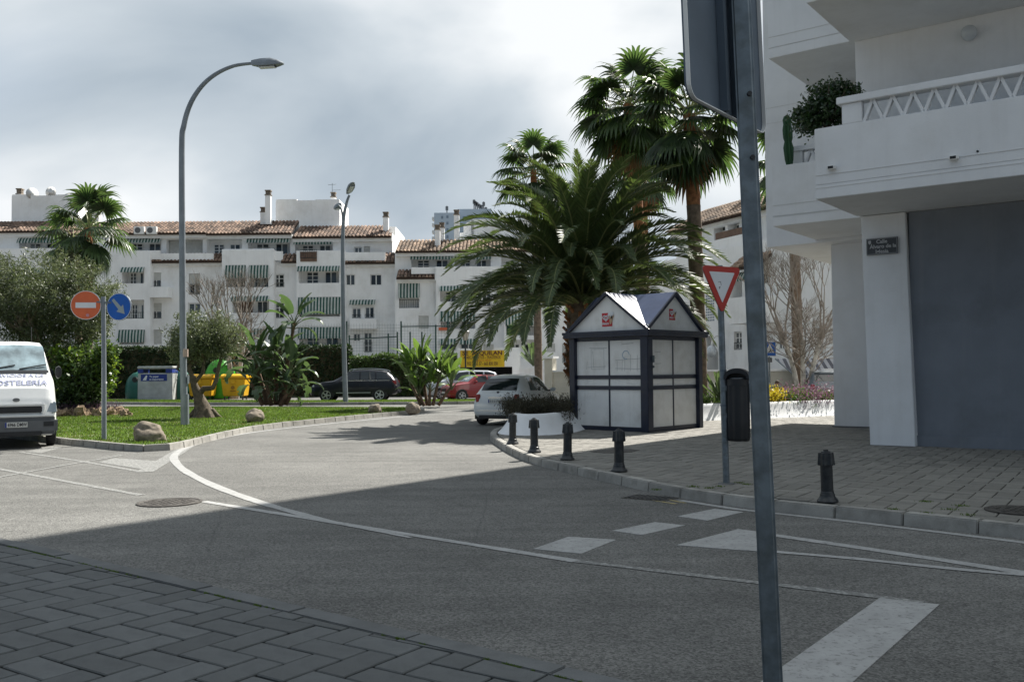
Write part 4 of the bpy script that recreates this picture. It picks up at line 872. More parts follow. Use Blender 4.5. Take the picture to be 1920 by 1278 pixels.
h_ = lamp_head(la, pp[-1] + Vector((-.1, 0, .1)), (.5, -.85, 0), .95, .5); lamp_head(la, p2[-1] + Vector((.1, .1, .05)), (-.45, .9, 0), .9, .0)
# lantern by the garage
lb = Vector((at(873, 700, 56).x, 56, .0)); la = thing('lantern_post', 'old style lantern on a black post before the yellow banner', 'street lamp', lb)
zt = at(873, 616, 56).z; b = MB(); b.lathe([(.12, 0), (.12, .5), (.07, .55), (.055, .6), (.045, zt - .75), (.07, zt - .74), (.03, zt - .7)], 12); b.build('post', MT['iron'], la, smooth=40)
b = MB(); b.lathe([(.12, zt - .7), (.24, zt - .22)], 6); b.build('lantern_glass', mat('old_lantern_glass', (.45, .42, .34), .3), la); b = MB(); b.lathe([(.27, zt - .22), (.25, zt - .18), (.1, zt - .05), (.06, zt), (.001, zt + .1)], 6); b.build('lantern_roof', MT['iron'], la)
for j in range(6):
    a = PI / 3 * j; b = MB(); b.bar((.12 * math.cos(a), .12 * math.sin(a), zt - .7), (.24 * math.cos(a), .24 * math.sin(a), zt - .22), .02); b.build('lantern_bar', MT['iron'], la)
# pedestrian crossing sign, far right
pc = Vector((at(1443, 660, 40).x, 40, PV)); pcs = thing('traffic_sign', 'blue square pedestrian crossing sign behind the leaning post', 'traffic sign', pc, math.radians(20))
z0 = at(1443, 668, 40).z - PV; z1 = at(1443, 640, 40).z - PV; b = MB(); b.tube([(0, .03, 0), (0, .03, z1)], .035, 8); b.build('post', MT['galv'], pcs); hz = (z0 + z1) / 2; hw = (z1 - z0) / 2
MB().box(-hw, hw, -.01, .0, z0, z1).build('plate', MT['signwhite'], pcs); MB().box(-hw * .93, hw * .93, -.014, -.0105, z0 + .03, z1 - .03).build('blue_field', MT['blue'], pcs)
MB().prismy([(-hw * .7, hz - hw * .5), (hw * .7, hz - hw * .5), (0, hz + hw * .75)], -.018, -.0145).build('white_triangle', MT['signwhite'], pcs)
b = MB(); b.bar((0, -.02, hz + .02), (.04, -.02, hz - .06), .035); b.bar((.04, -.02, hz - .06), (.08, -.02, hz - .14), .03); b.bar((.04, -.02, hz - .06), (-.06, -.02, hz - .14), .03); b.build('walking_figure', MT['print'], pcs); MB().disc(.03, -.024, -.0185, 0, hz + .08, 12).build('figure_head', MT['print'], pcs)
MB().box(-.12, .12, 0, .05, z0 - .25, z0 - .05).build('small_box', MT['bumper'], pcs)
# ================================================================ vehicles
class Car:
    """body lofted over stations (x from nose to tail): (x, z_bottom, z_belt, z_top, w_sill, w_belt, w_top)"""
    def __init__(s, root, S, paint, n=44):
        s.root = root; s.S = np.array(S, float); s.paint = paint; S = s.S; xs = np.unique(np.concatenate([np.linspace(S[0, 0], S[-1, 0], n), S[:, 0]])); rows = [s.sec(x) for x in xs]; m = len(rows[0])
        vs_ = [p for r in rows for p in r]; full = []
        for r in rows: full += r + [(p[0], -p[1], p[2]) for p in r[-2:0:-1]]
        M_ = 2 * m - 2; b = MB(); k = len(rows)
        b.add(full, [(i * M_ + j, (i + 1) * M_ + j, (i + 1) * M_ + (j + 1) % M_, i * M_ + (j + 1) % M_) for i in range(k - 1) for j in range(M_)] + [tuple(range(M_)), tuple((k - 1) * M_ + j for j in range(M_ - 1, -1, -1))])
        s.body = b.build('body', paint, root, smooth=38)
    def at(s, x): return [np.interp(x, s.S[:, 0], s.S[:, i]) for i in range(1, 7)]
    def sec(s, x):
        zb, zl, zt, ws, wb, wt = s.at(x); h = zl - zb; d = max(zt - zl, .0)
        return [(x, 0, zb), (x, ws * .88, zb), (x, ws * .97, zb + .06), (x, ws, zb + h * .3), (x, ws * 1.0, zb + h * .62), (x, (ws + wb) / 2, zb + h * .86), (x, wb, zl), (x, wb + (wt - wb) * .5, zl + d * .5), (x, wt, zl + d * .9), (x, wt * .9, zl + d * .98), (x, wt * .5, zt + .008), (x, 0, zt + .012)]
    def side(s, x0b, x1b, x0t, x1t, f0, f1, sg, name, m, out=.012, n=6):
        V = []
        for r in range(5):
            v = r / 4; fz = f0 + (f1 - f0) * v
            for i in range(n + 1):
                a = x0b + (x0t - x0b) * v; c = x1b + (x1t - x1b) * v; x = a + (c - a) * i / n; zb, zl, zt, ws, wb, wt = s.at(x); d = max(zt - zl, 0); y = wb + (wt - wb) * (fz if fz < .5 else min(1, .5 + (fz - .5) * 1.25)); V.append((x, sg * (y + out), zl + d * fz))
        q = [(r * (n + 1) + i, r * (n + 1) + i + 1, (r + 1) * (n + 1) + i + 1, (r + 1) * (n + 1) + i) for r in range(4) for i in range(n)]
        if sg > 0: q = [f[::-1] for f in q]
        return MB().add(V, q).build(name, m, s.root, smooth=True)
    def top(s, x0, x1, name, m, k=.9, out=.008, n=6):
        V = []; W = [-1, -.6, 0, .6, 1]
        for i in range(n + 1):
            x = x0 + (x1 - x0) * i / n; zb, zl, zt, ws, wb, wt = s.at(x)
            for w in W: 
                aw = abs(w) * k; z = zt + .012 - .004 * min(aw / .5, 1) - (max(0, aw - .5) / .4) * (zt - zl) * .025; V.append((x, w * wt * k, z + out))
        c = len(W); return MB().add(V, [(i * c + j, i * c + j + 1, (i + 1) * c + j + 1, (i + 1) * c + j) for i in range(n) for j in range(c - 1)]).build(name, m, s.root, smooth=True)
    def wheel(s, x, sg, r, w=.2, spokes=7, yo=None):
        zb, zl, zt, ws, wb, wt = s.at(x); y = (yo if yo else ws) * sg
        b = MB(); n = 24; pts = [(x + (r + .055) * math.cos(PI * i / n), r * .98 + (r + .055) * math.sin(PI * i / n)) for i in range(n + 1)] + [(x - r - .055, zb * .98), (x + r + .055, zb * .98)]
        b.prismy(pts, y - sg * .3, y + sg * .004) if sg < 0 else b.prismy(pts, y + .004, y - .3); b.build('wheel_arch', MT['black'], s.root)
        b = MB(); o = sg; b.lathe([(r * .62, 0), (r * .9, 0), (r * .985, .025), (r, .06), (r, w - .03), (r * .96, w)] if sg < 0 else [(r * .96, -w), (r, -w + .03), (r, -.06), (r * .985, -.025), (r * .9, 0), (r * .62, 0)], 26, (0, 0, 0), 'y'); wh = b.build('wheel', MT['tyre'], s.root, smooth=40, loc=(x, y + sg * .012, r))
        b = MB(); b.lathe([(r * .2, .0), (r * .2, .02), (.01, .025)] if sg > 0 else [(.01, -.025), (r * .2, -.02), (r * .2, 0)], 16, (0, 0, 0), 'y'); vs_ = []; 
        for i in range(spokes):
            a = 2 * PI * i / spokes; b.bar((0, sg * .006, 0), (r * .6 * math.cos(a), sg * .004, r * .6 * math.sin(a)), r * .17, .02, upv=(0, 1, 0))
        nn = 24; vs_ = [(rr * math.cos(2 * PI * i / nn), sg * yy, rr * math.sin(2 * PI * i / nn)) for rr, yy in ((r * .58, .006), (r * .67, .008), (r * .67, -.01), (r * .58, -.01)) for i in range(nn)]
        b.add(vs_, [(k * nn + i, k * nn + (i + 1) % nn, ((k + 1) % 4) * nn + (i + 1) % nn, ((k + 1) % 4) * nn + i) for k in range(4) for i in range(nn)]); b.build('rim', MT['rim'], wh)
        MB().lathe([(r * .58, -.06), (r * .58, -.055)] if sg > 0 else [(r * .58, .055), (r * .58, .06)], 20, (0, 0, 0), 'y').build('brake', MT['black'], wh)
    def bx(s, x0, x1, y0, y1, z0, z1, name, m, bev=.01, par=None, **k): 
        b = MB(); b.box(x0, x1, y0, y1, z0, z1); return b.build(name, m, par or s.root, bevel=bev, **k)
    def mirror(s, x, sg, m, z=None):
        zb, zl, zt, ws, wb, wt = s.at(x); z = z or zl + .08; b = MB(); b.lathe([(.01, -.05), (.075, -.04), (.085, .02), (.06, .05)], 12, (x, sg * (wb + .13), z), 'x', 1.15, .8); mi = b.build('mirror', m, s.root, smooth=40); MB().bar((x, sg * (wb - .02), z - .04), (x, sg * (wb + .09), z - .02), .04).build('mirror_arm', MT['black'], mi)
def vehicle(name, label, cat, p, heading):               # heading = direction the nose points; local +x runs towards the tail
    return thing(name, label, cat, p, math.atan2(-heading[1], -heading[0]))

# ---- small white hatchback seen from behind
hd = Vector((math.sin(math.radians(24)), math.cos(math.radians(24)), 0)); rear = (gr(899, 797) + gr(899, 797)) / 2
wl_ = gr(891, 797); rightv = Vector((hd.y, -hd.x, 0)); ctr_ = wl_ + rightv * .72 + hd * .55
c = vehicle('hatchback_car', 'small white rounded hatchback driving away beside the planter', 'car', ctr_ + hd * 2.95, hd)
F5 = [(0, .3, .55, .57, .5, .5, .4), (.08, .22, .68, .71, .68, .62, .5), (.3, .18, .8, .84, .76, .7, .58), (.7, .17, .88, .94, .8, .75, .62), (1.0, .17, .92, 1.0, .81, .77, .63), (1.25, .17, .94, 1.2, .81, .78, .62), (1.55, .17, .95, 1.4, .81, .77, .57), (1.85, .17, .96, 1.475, .81, .77, .55), (2.3, .17, .97, 1.49, .81, .77, .54), (2.75, .17, .98, 1.455, .81, .77, .54), (3.02, .18, .98, 1.37, .81, .76, .54), (3.22, .2, .97, 1.2, .81, .75, .57), (3.38, .24, .92, 1.0, .79, .73, .6), (3.46, .26, .86, .92, .77, .7, .6), (3.5, .28, .8, .84, .76, .7, .58), (3.55, .33, .68, .7, .68, .6, .5)]
k = Car(c, F5, MT['carwhite'])
for sg in (-1, 1):
    k.side(1.28, 2.18, 1.66, 2.16, .06, .86, sg, 'side_window', MT['glassl']); k.side(2.25, 2.78, 2.24, 2.62, .08, .84, sg, 'quarter_window', MT['glassl'])
    k.wheel(.68, sg, .295, .19, 7, .8); k.wheel(2.98, sg, .295, .19, 7, .81); k.mirror(1.32, sg, MT['carwhite'])
    b = MB(); b.box(3.36, 3.545, sg * .62 - .075, sg * .62 + .075, .66, .92); tl = b.build('tail_lamp', MT['tail'], c, bevel=.03, seg=3); tl.rotation_euler = (0, 0, 0)
    b = MB(); b.box(3.2, 3.38, sg * .73 - .035, sg * .73 + .035, .7, .9); b.build('tail_lamp_side', MT['tail'], c, bevel=.03, seg=3)
k.top(1.03, 1.6, 'windscreen', MT['glass'])
# rear window stands on the sloping tailgate
k.top(3.03, 3.37, 'rear_window', MT['glass'], .95, .012)
k.bx(3.5, 3.545, -.28, .28, .8, .84, 'tailgate_handle', MT['chrome']); pt = k.bx(3.53, 3.575, -.26, .26, .655, .775, 'number_plate', MT['plate'], .004); MB().box(3.576, 3.578, -.25, -.215, .67, .765).build('plate_band', MT['blue_d'], pt)
for i in range(7): MB().box(3.576, 3.579, -.19 + i * .06 + (.015 if i > 3 else 0), -.15 + i * .06 + (.015 if i > 3 else 0), .685, .75).build('plate_mark', mat('plate_smudge', (.3, .3, .3), .7) if i == 0 else bpy.data.materials['plate_smudge'], pt)
k.bx(3.3, 3.57, -.66, .66, .33, .52, 'rear_bumper', MT['carwhite'], .06, seg=4); k.bx(3.5, 3.585, -.62, .62, .435, .455, 'bumper_strip', MT['chrome'], .006); k.bx(3.2, 3.53, -.6, .6, .2, .33, 'rear_valance', MT['black'], .03); b = MB(); b.lathe([(.05, -.01), (.05, .01)], 14, (3.44, 0, .9), 'x'); b.build('badge', MT['blue_d'], c)
k.bx(3.36, 3.46, -.035, .035, .955, 1.0, 'hinge', MT['black']); b = MB(); b.tube([(2.55, 0, 1.49), (2.72, 0, 1.62)], .008, 5); b.build('aerial', MT['black'], c)
b = MB(); b.tube([(3.3, .35, .24), (3.56, .35, .24)], .03, 8); b.build('exhaust', MT['galv'], c)

# ---- dark SUV side-on, nose to the left
sv = vehicle('suv_car', 'dark blue off-road estate car with roof rails parked before the hedge', 'car', (at(586, 745, 51.3).x, 51.3, 0), (-1, -.02, 0))
SV = [(0, .42, .72, .74, .6, .6, .45), (.08, .36, .86, .88, .8, .74, .6), (.3, .32, .98, 1.0, .9, .82, .66), (.8, .3, 1.06, 1.09, .95, .86, .7), (1.25, .3, 1.1, 1.14, .96, .88, .72), (1.55, .3, 1.12, 1.3, .96, .9, .7), (2.05, .3, 1.13, 1.62, .96, .91, .68), (2.4, .3, 1.14, 1.7, .96, .91, .68), (3.2, .3, 1.16, 1.72, .96, .91, .68), (3.9, .31, 1.18, 1.67, .96, .91, .67), (4.2, .33, 1.19, 1.58, .96, .9, .66), (4.45, .36, 1.18, 1.38, .95, .88, .66), (4.6, .42, 1.12, 1.2, .92, .84, .66), (4.7, .48, .95, .98, .86, .76, .62), (4.76, .55, .75, .77, .7, .66, .55)]
k = Car(sv, SV, MT['cardark'])
for sg in (-1, 1):
    k.side(1.72, 2.68, 2.15, 2.68, .08, .85, sg, 'side_window', MT['glass']); k.side(2.76, 3.55, 2.76, 3.5, .08, .85, sg, 'side_window', MT['glass']); k.side(3.62, 4.38, 3.58, 4.08, .08, .85, sg, 'quarter_window', MT['glass'])
    k.wheel(.92, sg, .37, .25, 5, .95); k.wheel(3.78, sg, .37, .25, 5, .95); k.mirror(1.85, sg, MT['chrome'], 1.2)
    b = MB(); b.tube(spline([Vector((2.1, sg * .64, 1.66)), Vector((2.3, sg * .64, 1.76)), Vector((3.2, sg * .64, 1.79)), Vector((4.0, sg * .62, 1.72)), Vector((4.2, sg * .6, 1.6))], 4), .02, 6); b.build('roof_rail', MT['rim'], sv)
    b = MB(); b.box(1.45, 3.3, sg * .955 - .02, sg * .955 + .02, .48, .515); b.build('side_moulding', MT['rim'], sv)
    b = MB(); b.box(1.7, 4.35, sg * .912 - .006, sg * .912 + .006, 1.14, 1.155); b.build('window_trim', MT['chrome'], sv)
    for xx in (2.5, 3.45): k.bx(xx, xx + .18, sg * .94 - .02, sg * .94 + .02, 1.02, 1.05, 'door_handle', MT['cardark'], .008)
    for xx in (1.62, 2.72, 3.58): k.bx(xx, xx + .008, sg * .96 - .004, sg * .96 + .004, .42, 1.12, 'door_seam', MT['black'], 0)
    b = MB(); b.box(.14, .42, sg * .74 - .1, sg * .74 + .1, .78, .93); b.build('headlight', MT['lampglass'], sv, bevel=.04, seg=3); b = MB(); b.box(4.4, 4.68, sg * .84 - .06, sg * .84 + .06, .92, 1.14); b.build('tail_lamp', MT['tail'], sv, bevel=.03, seg=3); k.bx(4.5, 4.7, sg * .83 - .06, sg * .83 + .06, .85, .92, 'tail_lamp_clear', MT['tailo'], .02)
k.top(1.56, 2.12, 'windscreen', MT['glassl']); k.top(4.22, 4.56, 'rear_window', MT['glass'], .85, .01)
k.bx(-.03, .1, -.62, .62, .4, .58, 'front_bumper', MT['rim'], .05); k.bx(-.02, .1, -.35, .35, .62, .8, 'radiator_grille', MT['chrome'], .03); k.bx(4.6, 4.8, -.7, .7, .45, .62, 'rear_bumper', MT['cardark'], .05)

# ---- red small car with white... plain red bonnet, nose to the left and towards us
mh = Vector((-math.cos(math.radians(24)), -math.sin(math.radians(24)), 0)); mp0 = at(831, 745, 49.6); mp0.z = 0; mp0.y = 50.3
mi_ = vehicle('small_car', 'small red car with round headlamps parked by the paddle-leaf plants', 'car', mp0, mh)
MI = [(0, .3, .6, .62, .55, .55, .45), (.1, .22, .78, .8, .72, .66, .55), (.35, .18, .86, .9, .8, .73, .6), (.9, .17, .93, .97, .83, .77, .64), (1.15, .17, .95, 1.02, .84, .78, .64), (1.35, .17, .96, 1.2, .84, .78, .62), (1.65, .17, .97, 1.38, .84, .78, .6), (2.0, .17, .98, 1.41, .84, .78, .6), (3.0, .18, 1.0, 1.38, .84, .78, .59), (3.3, .2, 1.0, 1.3, .83, .77, .58), (3.5, .22, .98, 1.05, .82, .75, .58), (3.62, .28, .85, .87, .78, .7, .56), (3.7, .34, .7, .72, .68, .6, .5)]
k = Car(mi_, MI, MT['carred'])
for sg in (-1, 1):
    k.side(1.42, 2.2, 1.72, 2.2, .08, .88, sg, 'side_window', MT['glassf']); k.side(2.27, 3.28, 2.27, 3.15, .08, .88, sg, 'rear_side_window', MT['glassf'])
    k.wheel(.72, sg, .3, .19, 5, .83); k.wheel(3.0, sg, .3, .19, 5, .83); k.mirror(1.5, sg, MT['carred'])
    b = MB(); b.lathe([(.005, -.04), (.08, -.035), (.115, .0), (.11, .1)], 18, (.2, sg * .55, .76), 'x'); b.build('headlight', MT['lampglass'], mi_, smooth=40); b = MB(); b.lathe([(.12, -.005), (.13, .01), (.12, .1)], 18, (.2, sg * .55, .76), 'x'); b.build('headlight_ring', MT['chrome'], mi_, smooth=40)
    b = MB(); b.lathe([(.005, -.02), (.05, -.018), (.05, .06)], 12, (.06, sg * .45, .42), 'x'); b.build('fog_lamp', MT['lampglass'], mi_)
k.top(1.17, 1.68, 'windscreen', MT['glassv']); k.top(2.0, 3.1, 'roof_panel', MT['carred'], .95); k.bx(-.02, .12, -.34, .34, .52, .68, 'radiator_grille', MT['chrome'], .03); k.bx(-.035, .1, -.3, .3, .54, .66, 'grille_mesh', MT['black'], .01); k.bx(-.05, .1, -.5, .5, .3, .42, 'air_intake', MT['black'], .03); k.bx(-.06, -.03, -.24, .24, .42, .52, 'number_plate', MT['plate'], .003)

# ---- silver people carrier behind it
mv = vehicle('people_carrier', 'silver white people carrier parked behind the red car', 'car', (at(797, 745, 53.6).x, 53.8, 0), (-1, -.12, 0))
MV = [(0, .3, .7, .72, .6, .6, .5), (.12, .24, .88, .9, .78, .72, .6), (.5, .2, .98, 1.02, .86, .8, .66), (1.0, .19, 1.04, 1.12, .88, .83, .68), (1.4, .19, 1.06, 1.38, .88, .84, .66), (1.9, .19, 1.07, 1.6, .88, .84, .64), (2.4, .19, 1.08, 1.66, .88, .84, .64), (3.6, .2, 1.1, 1.63, .88, .84, .63), (4.0, .22, 1.1, 1.52, .87, .83, .62), (4.25, .26, 1.06, 1.2, .86, .8, .62), (4.38, .32, .9, .95, .82, .74, .6), (4.44, .38, .75, .77, .7, .64, .5)]
k = Car(mv, MV, MT['carsilver'])
for sg in (-1, 1):
    k.side(1.3, 2.45, 1.85, 2.45, .06, .86, sg, 'side_window', MT['glass']); k.side(2.53, 3.3, 2.53, 3.28, .06, .86, sg, 'side_window', MT['glass']); k.side(3.38, 4.15, 3.36, 3.9, .06, .86, sg, 'quarter_window', MT['glass'])
    k.wheel(.85, sg, .32, .2, 7, .87); k.wheel(3.55, sg, .32, .2, 7, .87); k.mirror(1.55, sg, MT['carsilver'], 1.13); b = MB(); b.box(.1, .45, sg * .68 - .09, sg * .68 + .09, .78, .94); b.build('headlight', MT['lampglass'], mv, bevel=.04, seg=3)
k.top(1.05, 1.92, 'windscreen', MT['glassv'])
for xx in (2.47, 3.32): k.bx(xx, xx + .008, -.886, -.87, .3, 1.08, 'door_seam', MT['black'], 0)

# ---- cars beyond the right planter
def far_car(name, label, px, Y, hdg, S, paint, gl=MT['glass']):
    v = vehicle(name, label, 'car', (at(px, 735, Y).x, Y, 0.0), hdg); k = Car(v, S, paint, 30)
    for sg in (-1, 1):
        k.side(1.4, 2.2, 1.7, 2.2, .08, .86, sg, 'side_window', gl); k.side(2.28, 3.1, 2.28, 2.95, .08, .86, sg, 'side_window', gl); k.wheel(.72, sg, .3, .19, 6, .83); k.wheel(2.95, sg, .3, .19, 6, .83); k.mirror(1.45, sg, paint); b = MB(); b.box(S[-3][0] - .05, S[-1][0], sg * .6 - .08, sg * .6 + .08, .75, .95); b.build('tail_lamp', MT['tail'], v, bevel=.02)
    k.top(1.17, 1.68, 'windscreen', gl); k.top(3.22, 3.5, 'rear_window', gl, .88, .01); return v
MI2 = [list(r) for r in MI]
for r in MI2: 
    if r[3] > 1.2: r[3] += .1
far_car('hatchback_car', 'dark grey car with light roof beside the right wall, behind the flowers', 1540, 41, (.25, 1, 0), MI2, MT['cargrey']); far_car('hatchback_car', 'low pale car half hidden behind the purple flowers', 1500, 44.5, (-1, .1, 0), MI, MT['carwhite'])

# ---- white van, front view at the left edge
vh = Vector((.50, -.87, 0)).normalized(); vf = gr(98, 834); left = Vector((-vh.y, vh.x, 0))      # van's own left side = picture right
vp = vf - left * .76 + vh * .75; vp.z = 0
van = vehicle('delivery_van', 'white delivery van with blue lettering on its bonnet at the left edge', 'van', vp, vh)
VN = [(0, .32, .75, .78, .82, .82, .7), (.06, .28, 1.0, 1.04, .9, .86, .74), (.2, .26, 1.2, 1.3, .95, .88, .76), (.5, .25, 1.38, 1.52, .97, .9, .78), (.72, .25, 1.46, 1.64, .98, .92, .8), (.9, .25, 1.5, 1.78, .98, .92, .79), (1.4, .25, 1.5, 2.2, .98, .93, .74), (1.62, .25, 1.36, 2.3, .98, .93, .72), (1.9, .25, 1.36, 2.38, .98, .93, .72), (4.6, .28, 1.36, 2.4, .98, .93, .74), (4.75, .35, 1.36, 2.3, .96, .92, .72), (4.8, .4, 1.2, 1.25, .9, .86, .7)]
van.scale = (1, .84, 1); k = Car(van, VN, MT['vanwhite'], 50)
k.top(.76, 1.58, 'windscreen', MT['glassv'], .97, .012, 10)
for sg in (-1, 1):
    k.side(1.08, 1.95, 1.5, 1.95, .04, .85, sg, 'door_window', MT['glassf']); k.wheel(.8, sg, .33, .22, 6, .97); k.wheel(3.9, sg, .33, .22, 6, .97)
    b = MB(); b.hexa([(-.03, sg * .8 - .14, .77), (.12, sg * .84 - .14, .77), (.12, sg * .84 + .1, .77), (-.0, sg * .8 + .11, .77)], [(.04, sg * .8 - .13, 1.0), (.16, sg * .8 - .13, 1.02), (.16, sg * .84 + .06, 1.02), (.07, sg * .8 + .1, 1.0)]); b.build('headlight', mat('van_headlamp', (.2, .25, .28), .12, spec=.9) if sg < 0 else bpy.data.materials['van_headlamp'], van, bevel=.02, seg=2)
    b = MB(); b.lathe([(.01, -.06), (.09, -.05), (.1, .03), (.08, .05)], 12, (1.2, sg * 1.08, 1.66), 'x', .9, 1.5); b.build('mirror', MT['black'], van, smooth=40)
k.bx(-.12, .3, -.97, .97, .3, .68, 'front_bumper', MT['bumper'], .07, seg=4); k.bx(-.125, .1, -.6, .6, .28, .4, 'lower_intake', MT['black'], .02); k.bx(-.06, .2, -.64, .64, .78, .92, 'radiator_grille', MT['black'], .02); k.bx(-.075, .2, -.66, .66, .92, .98, 'grille_bar', MT['vanwhite'], .02); k.bx(-.09, .2, -.9, .9, .685, .74, 'grille_bar', MT['vanwhite'], .02)
for sg in (-1, 1): k.bx(-.13, .0, sg * .75 - .14, sg * .75 + .14, .46, .6, 'bumper_inset', MT['black'], .02); k.bx(-.07, .1, sg * .62 - .04, sg * .62 + .04, .74, .96, 'grille_side', MT['vanwhite'], .02)
pl_ = k.bx(-.142, -.12, -.26, .26, .47, .585, 'number_plate', MT['plate'], .004); R3 = (PI / 2, 0, -PI / 2); text('6966 DMW', .105, MT['print'], pl_, (-.144, -.025, .527), R3, .02, .86); k.bx(-.145, -.1425, .218, .258, .472, .583, 'plate_band', MT['blue_d'], 0, pl_)
b = MB(); b.lathe([(.02, -.02), (.085, -.012), (.085, 0)], 18, (.02, 0, 1.06), 'x', 1, .5); b.build('badge', MT['bumper'], van, smooth=40)
def bon(x): return np.interp(x, k.S[:, 0], k.S[:, 3]) + .016
sl_ = lambda x: math.atan2(bon(x + .08) - bon(x - .08), .16)
text('SERVICIOS A LA', .19, MT['vanprint'], van, (.58, -.05, bon(.58) + .004), (sl_(.58), 0, -PI / 2), .01, .95); text('HOSTELERÍA', .25, MT['vanprint'], van, (.34, -.05, bon(.34) + .006), (sl_(.34), 0, -PI / 2), .012, 1.0)
for (a, e_) in (((.8, -.1, 1.74), (.9, -.75, 1.84)), ((.8, .55, 1.74), (.9, .0, 1.83))): b = MB(); b.tube([a, e_], .014, 5); b.build('wiper', MT['black'], van)
k.top(.68, .78, 'scuttle', MT['black'], 1.0, .02); b = MB(); b.tube([(1.95, -.45, 2.38), (2.1, -.45, 2.75)], .008, 5); b.build('aerial', MT['black'], van)
# ================================================================ far buildings
class Fac:
    """a facade in the plane local y = 0 of a building empty; local x along it, y into the building"""
    def __init__(s, root, Y0, X0=0., ang=0.): s.r = root; s.o = Vector((X0, Y0, 0)); s.a = ang; s.n = Vector((-math.sin(ang), math.cos(ang), 0)); s.x = Vector((math.cos(ang), math.sin(ang), 0))
    def pix(s, px, py, d=0.):
        q = ray(px, py); k = (s.o + s.n * d - Vector((0, 0, EYE))).dot(s.n) / q.dot(s.n); P = Vector((0, 0, EYE)) + q * k; return ((P - s.o).dot(s.x), P.z)
    def rect(s, r, d=0.):
        a = s.pix(r[0], r[1], d); b = s.pix(r[2], r[3], d); return min(a[0], b[0]), max(a[0], b[0]), min(a[1], b[1]), max(a[1], b[1])
def wall_open(root, x0, x1, z0, z1, ops, y=0., m=None, name='wall'):
    """front wall with real openings: (x0,x1,z0,z1,depth) each gets reveals and a back"""
    xs = sorted(set([x0, x1] + [v for o in ops for v in o[:2] if x0 < v < x1])); zs = sorted(set([z0, z1] + [v for o in ops for v in o[2:4] if z0 < v < z1])); b = MB()
    for i in range(len(xs) - 1):
        for j in range(len(zs) - 1):
            cx, cz = (xs[i] + xs[i + 1]) / 2, (zs[j] + zs[j + 1]) / 2
            if any(o[0] < cx < o[1] and o[2] < cz < o[3] for o in ops): continue
            b.add([(xs[i], y, zs[j]), (xs[i + 1], y, zs[j]), (xs[i + 1], y, zs[j + 1]), (xs[i], y, zs[j + 1])], [(0, 1, 2, 3)])
    for o in ops:
        a, c, e, f, d = o[:5]; v = [(a, y, e), (c, y, e), (c, y, f), (a, y, f), (a, y + d, e), (c, y + d, e), (c, y + d, f), (a, y + d, f)]
        b.add(v, [(0, 4, 5, 1), (1, 5, 6, 2), (2, 6, 7, 3), (3, 7, 4, 0), (4, 7, 6, 5)])
    b.add([(x0, y, z0), (x0, y + 3, z0), (x0, y + 3, z1), (x0, y, z1)], [(0, 3, 2, 1)]); b.add([(x1, y, z0), (x1, y + 3, z0), (x1, y + 3, z1), (x1, y, z1)], [(0, 1, 2, 3)])
    b.add([(x0, y, z1), (x1, y, z1), (x1, y + 3, z1), (x0, y + 3, z1)], [(0, 1, 2, 3)])
    return b.build(name, m or MT['white_far'], root)
def window(root, a, c, e, f, y, kind='twin'):
    """window frame > panes; kinds: twin, grid, blind, door, shut"""
    t = .07; fr = MB(); fr.box(a, c, y, y + .05, e, e + t); fr.box(a, c, y, y + .05, f - t, f); fr.box(a, a + t, y, y + .05, e + t, f - t); fr.box(c - t, c, y, y + .05, e + t, f - t)
    zb = e + (f - e) * .45 if kind == 'blind' else f; mid = (a + c) / 2; fr.box(mid - .045, mid + .045, y, y + .05, e + t, zb - t if kind != 'blind' else zb)
    if kind in ('grid', 'door'):
        for k in (1, 2): z = e + (f - e) * k / 3; fr.box(a + t, c - t, y + .005, y + .045, z - .025, z + .025)
    w = fr.build('window', MT['panel'] if kind != 'brown' else MT['wood'], root)
    MB().box(a + t, mid - .045, y + .025, y + .04, e + t, f - t).build('pane', MT['glassf'], w); MB().box(mid + .045, c - t, y + .025, y + .04, e + t, f - t).build('pane', MT['glassf'], w)
    if kind == 'blind': MB().box(a + .01, c - .01, y - .03, y - .002, zb, f - .01).build('blind', MT['blind'], w)
    if kind == 'shut': MB().box(a + .02, c - .02, y - .03, y - .002, e + .02, f - .02).build('blind', MT['blind'], w)
    return w
def grille(root, a, c, e, f, y, n=None):
    b = MB(); n = n or max(4, int((c - a) / .16)); b.box(a, c, y - .03, y, f - .04, f); b.box(a, c, y - .03, y, e, e + .04)
    for i in range(n + 1): x = a + (c - a) * i / n; b.box(x - .014, x + .014, y - .02, y - .005, e, f)
    return b.build('railing', MT['grille'], root)
def awning(root, a, c, e, f, y, out=.25, m=None, val=True):
    """drop awning: sheet hanging out from the wall with a scalloped lower edge"""
    n = max(6, int((c - a) / .145)); b = MB(); V = []; rows = [(f, 0), (f - (f - e) * .35, out * .6), (f - (f - e) * .8, out), (e + .1, out), (e, out)]
    for r, (z, o) in enumerate(rows):
        for i in range(n + 1): V.append((a + (c - a) * i / n, y - o - .02 * math.sin(i * 1.3), z + (.07 * (i % 2) if r == 4 and val else 0)))
    k = len(V); V += [(x, yy + .012, z) for x, yy, z in V]; w = n + 1; fs = []
    for r in range(4):
        for i in range(n): fs += [(r * w + i, (r + 1) * w + i, (r + 1) * w + i + 1, r * w + i + 1), (k + r * w + i, k + r * w + i + 1, k + (r + 1) * w + i + 1, k + (r + 1) * w + i)]
    b.add(V, fs); return b.build('awning', m or MT['awning'], root)
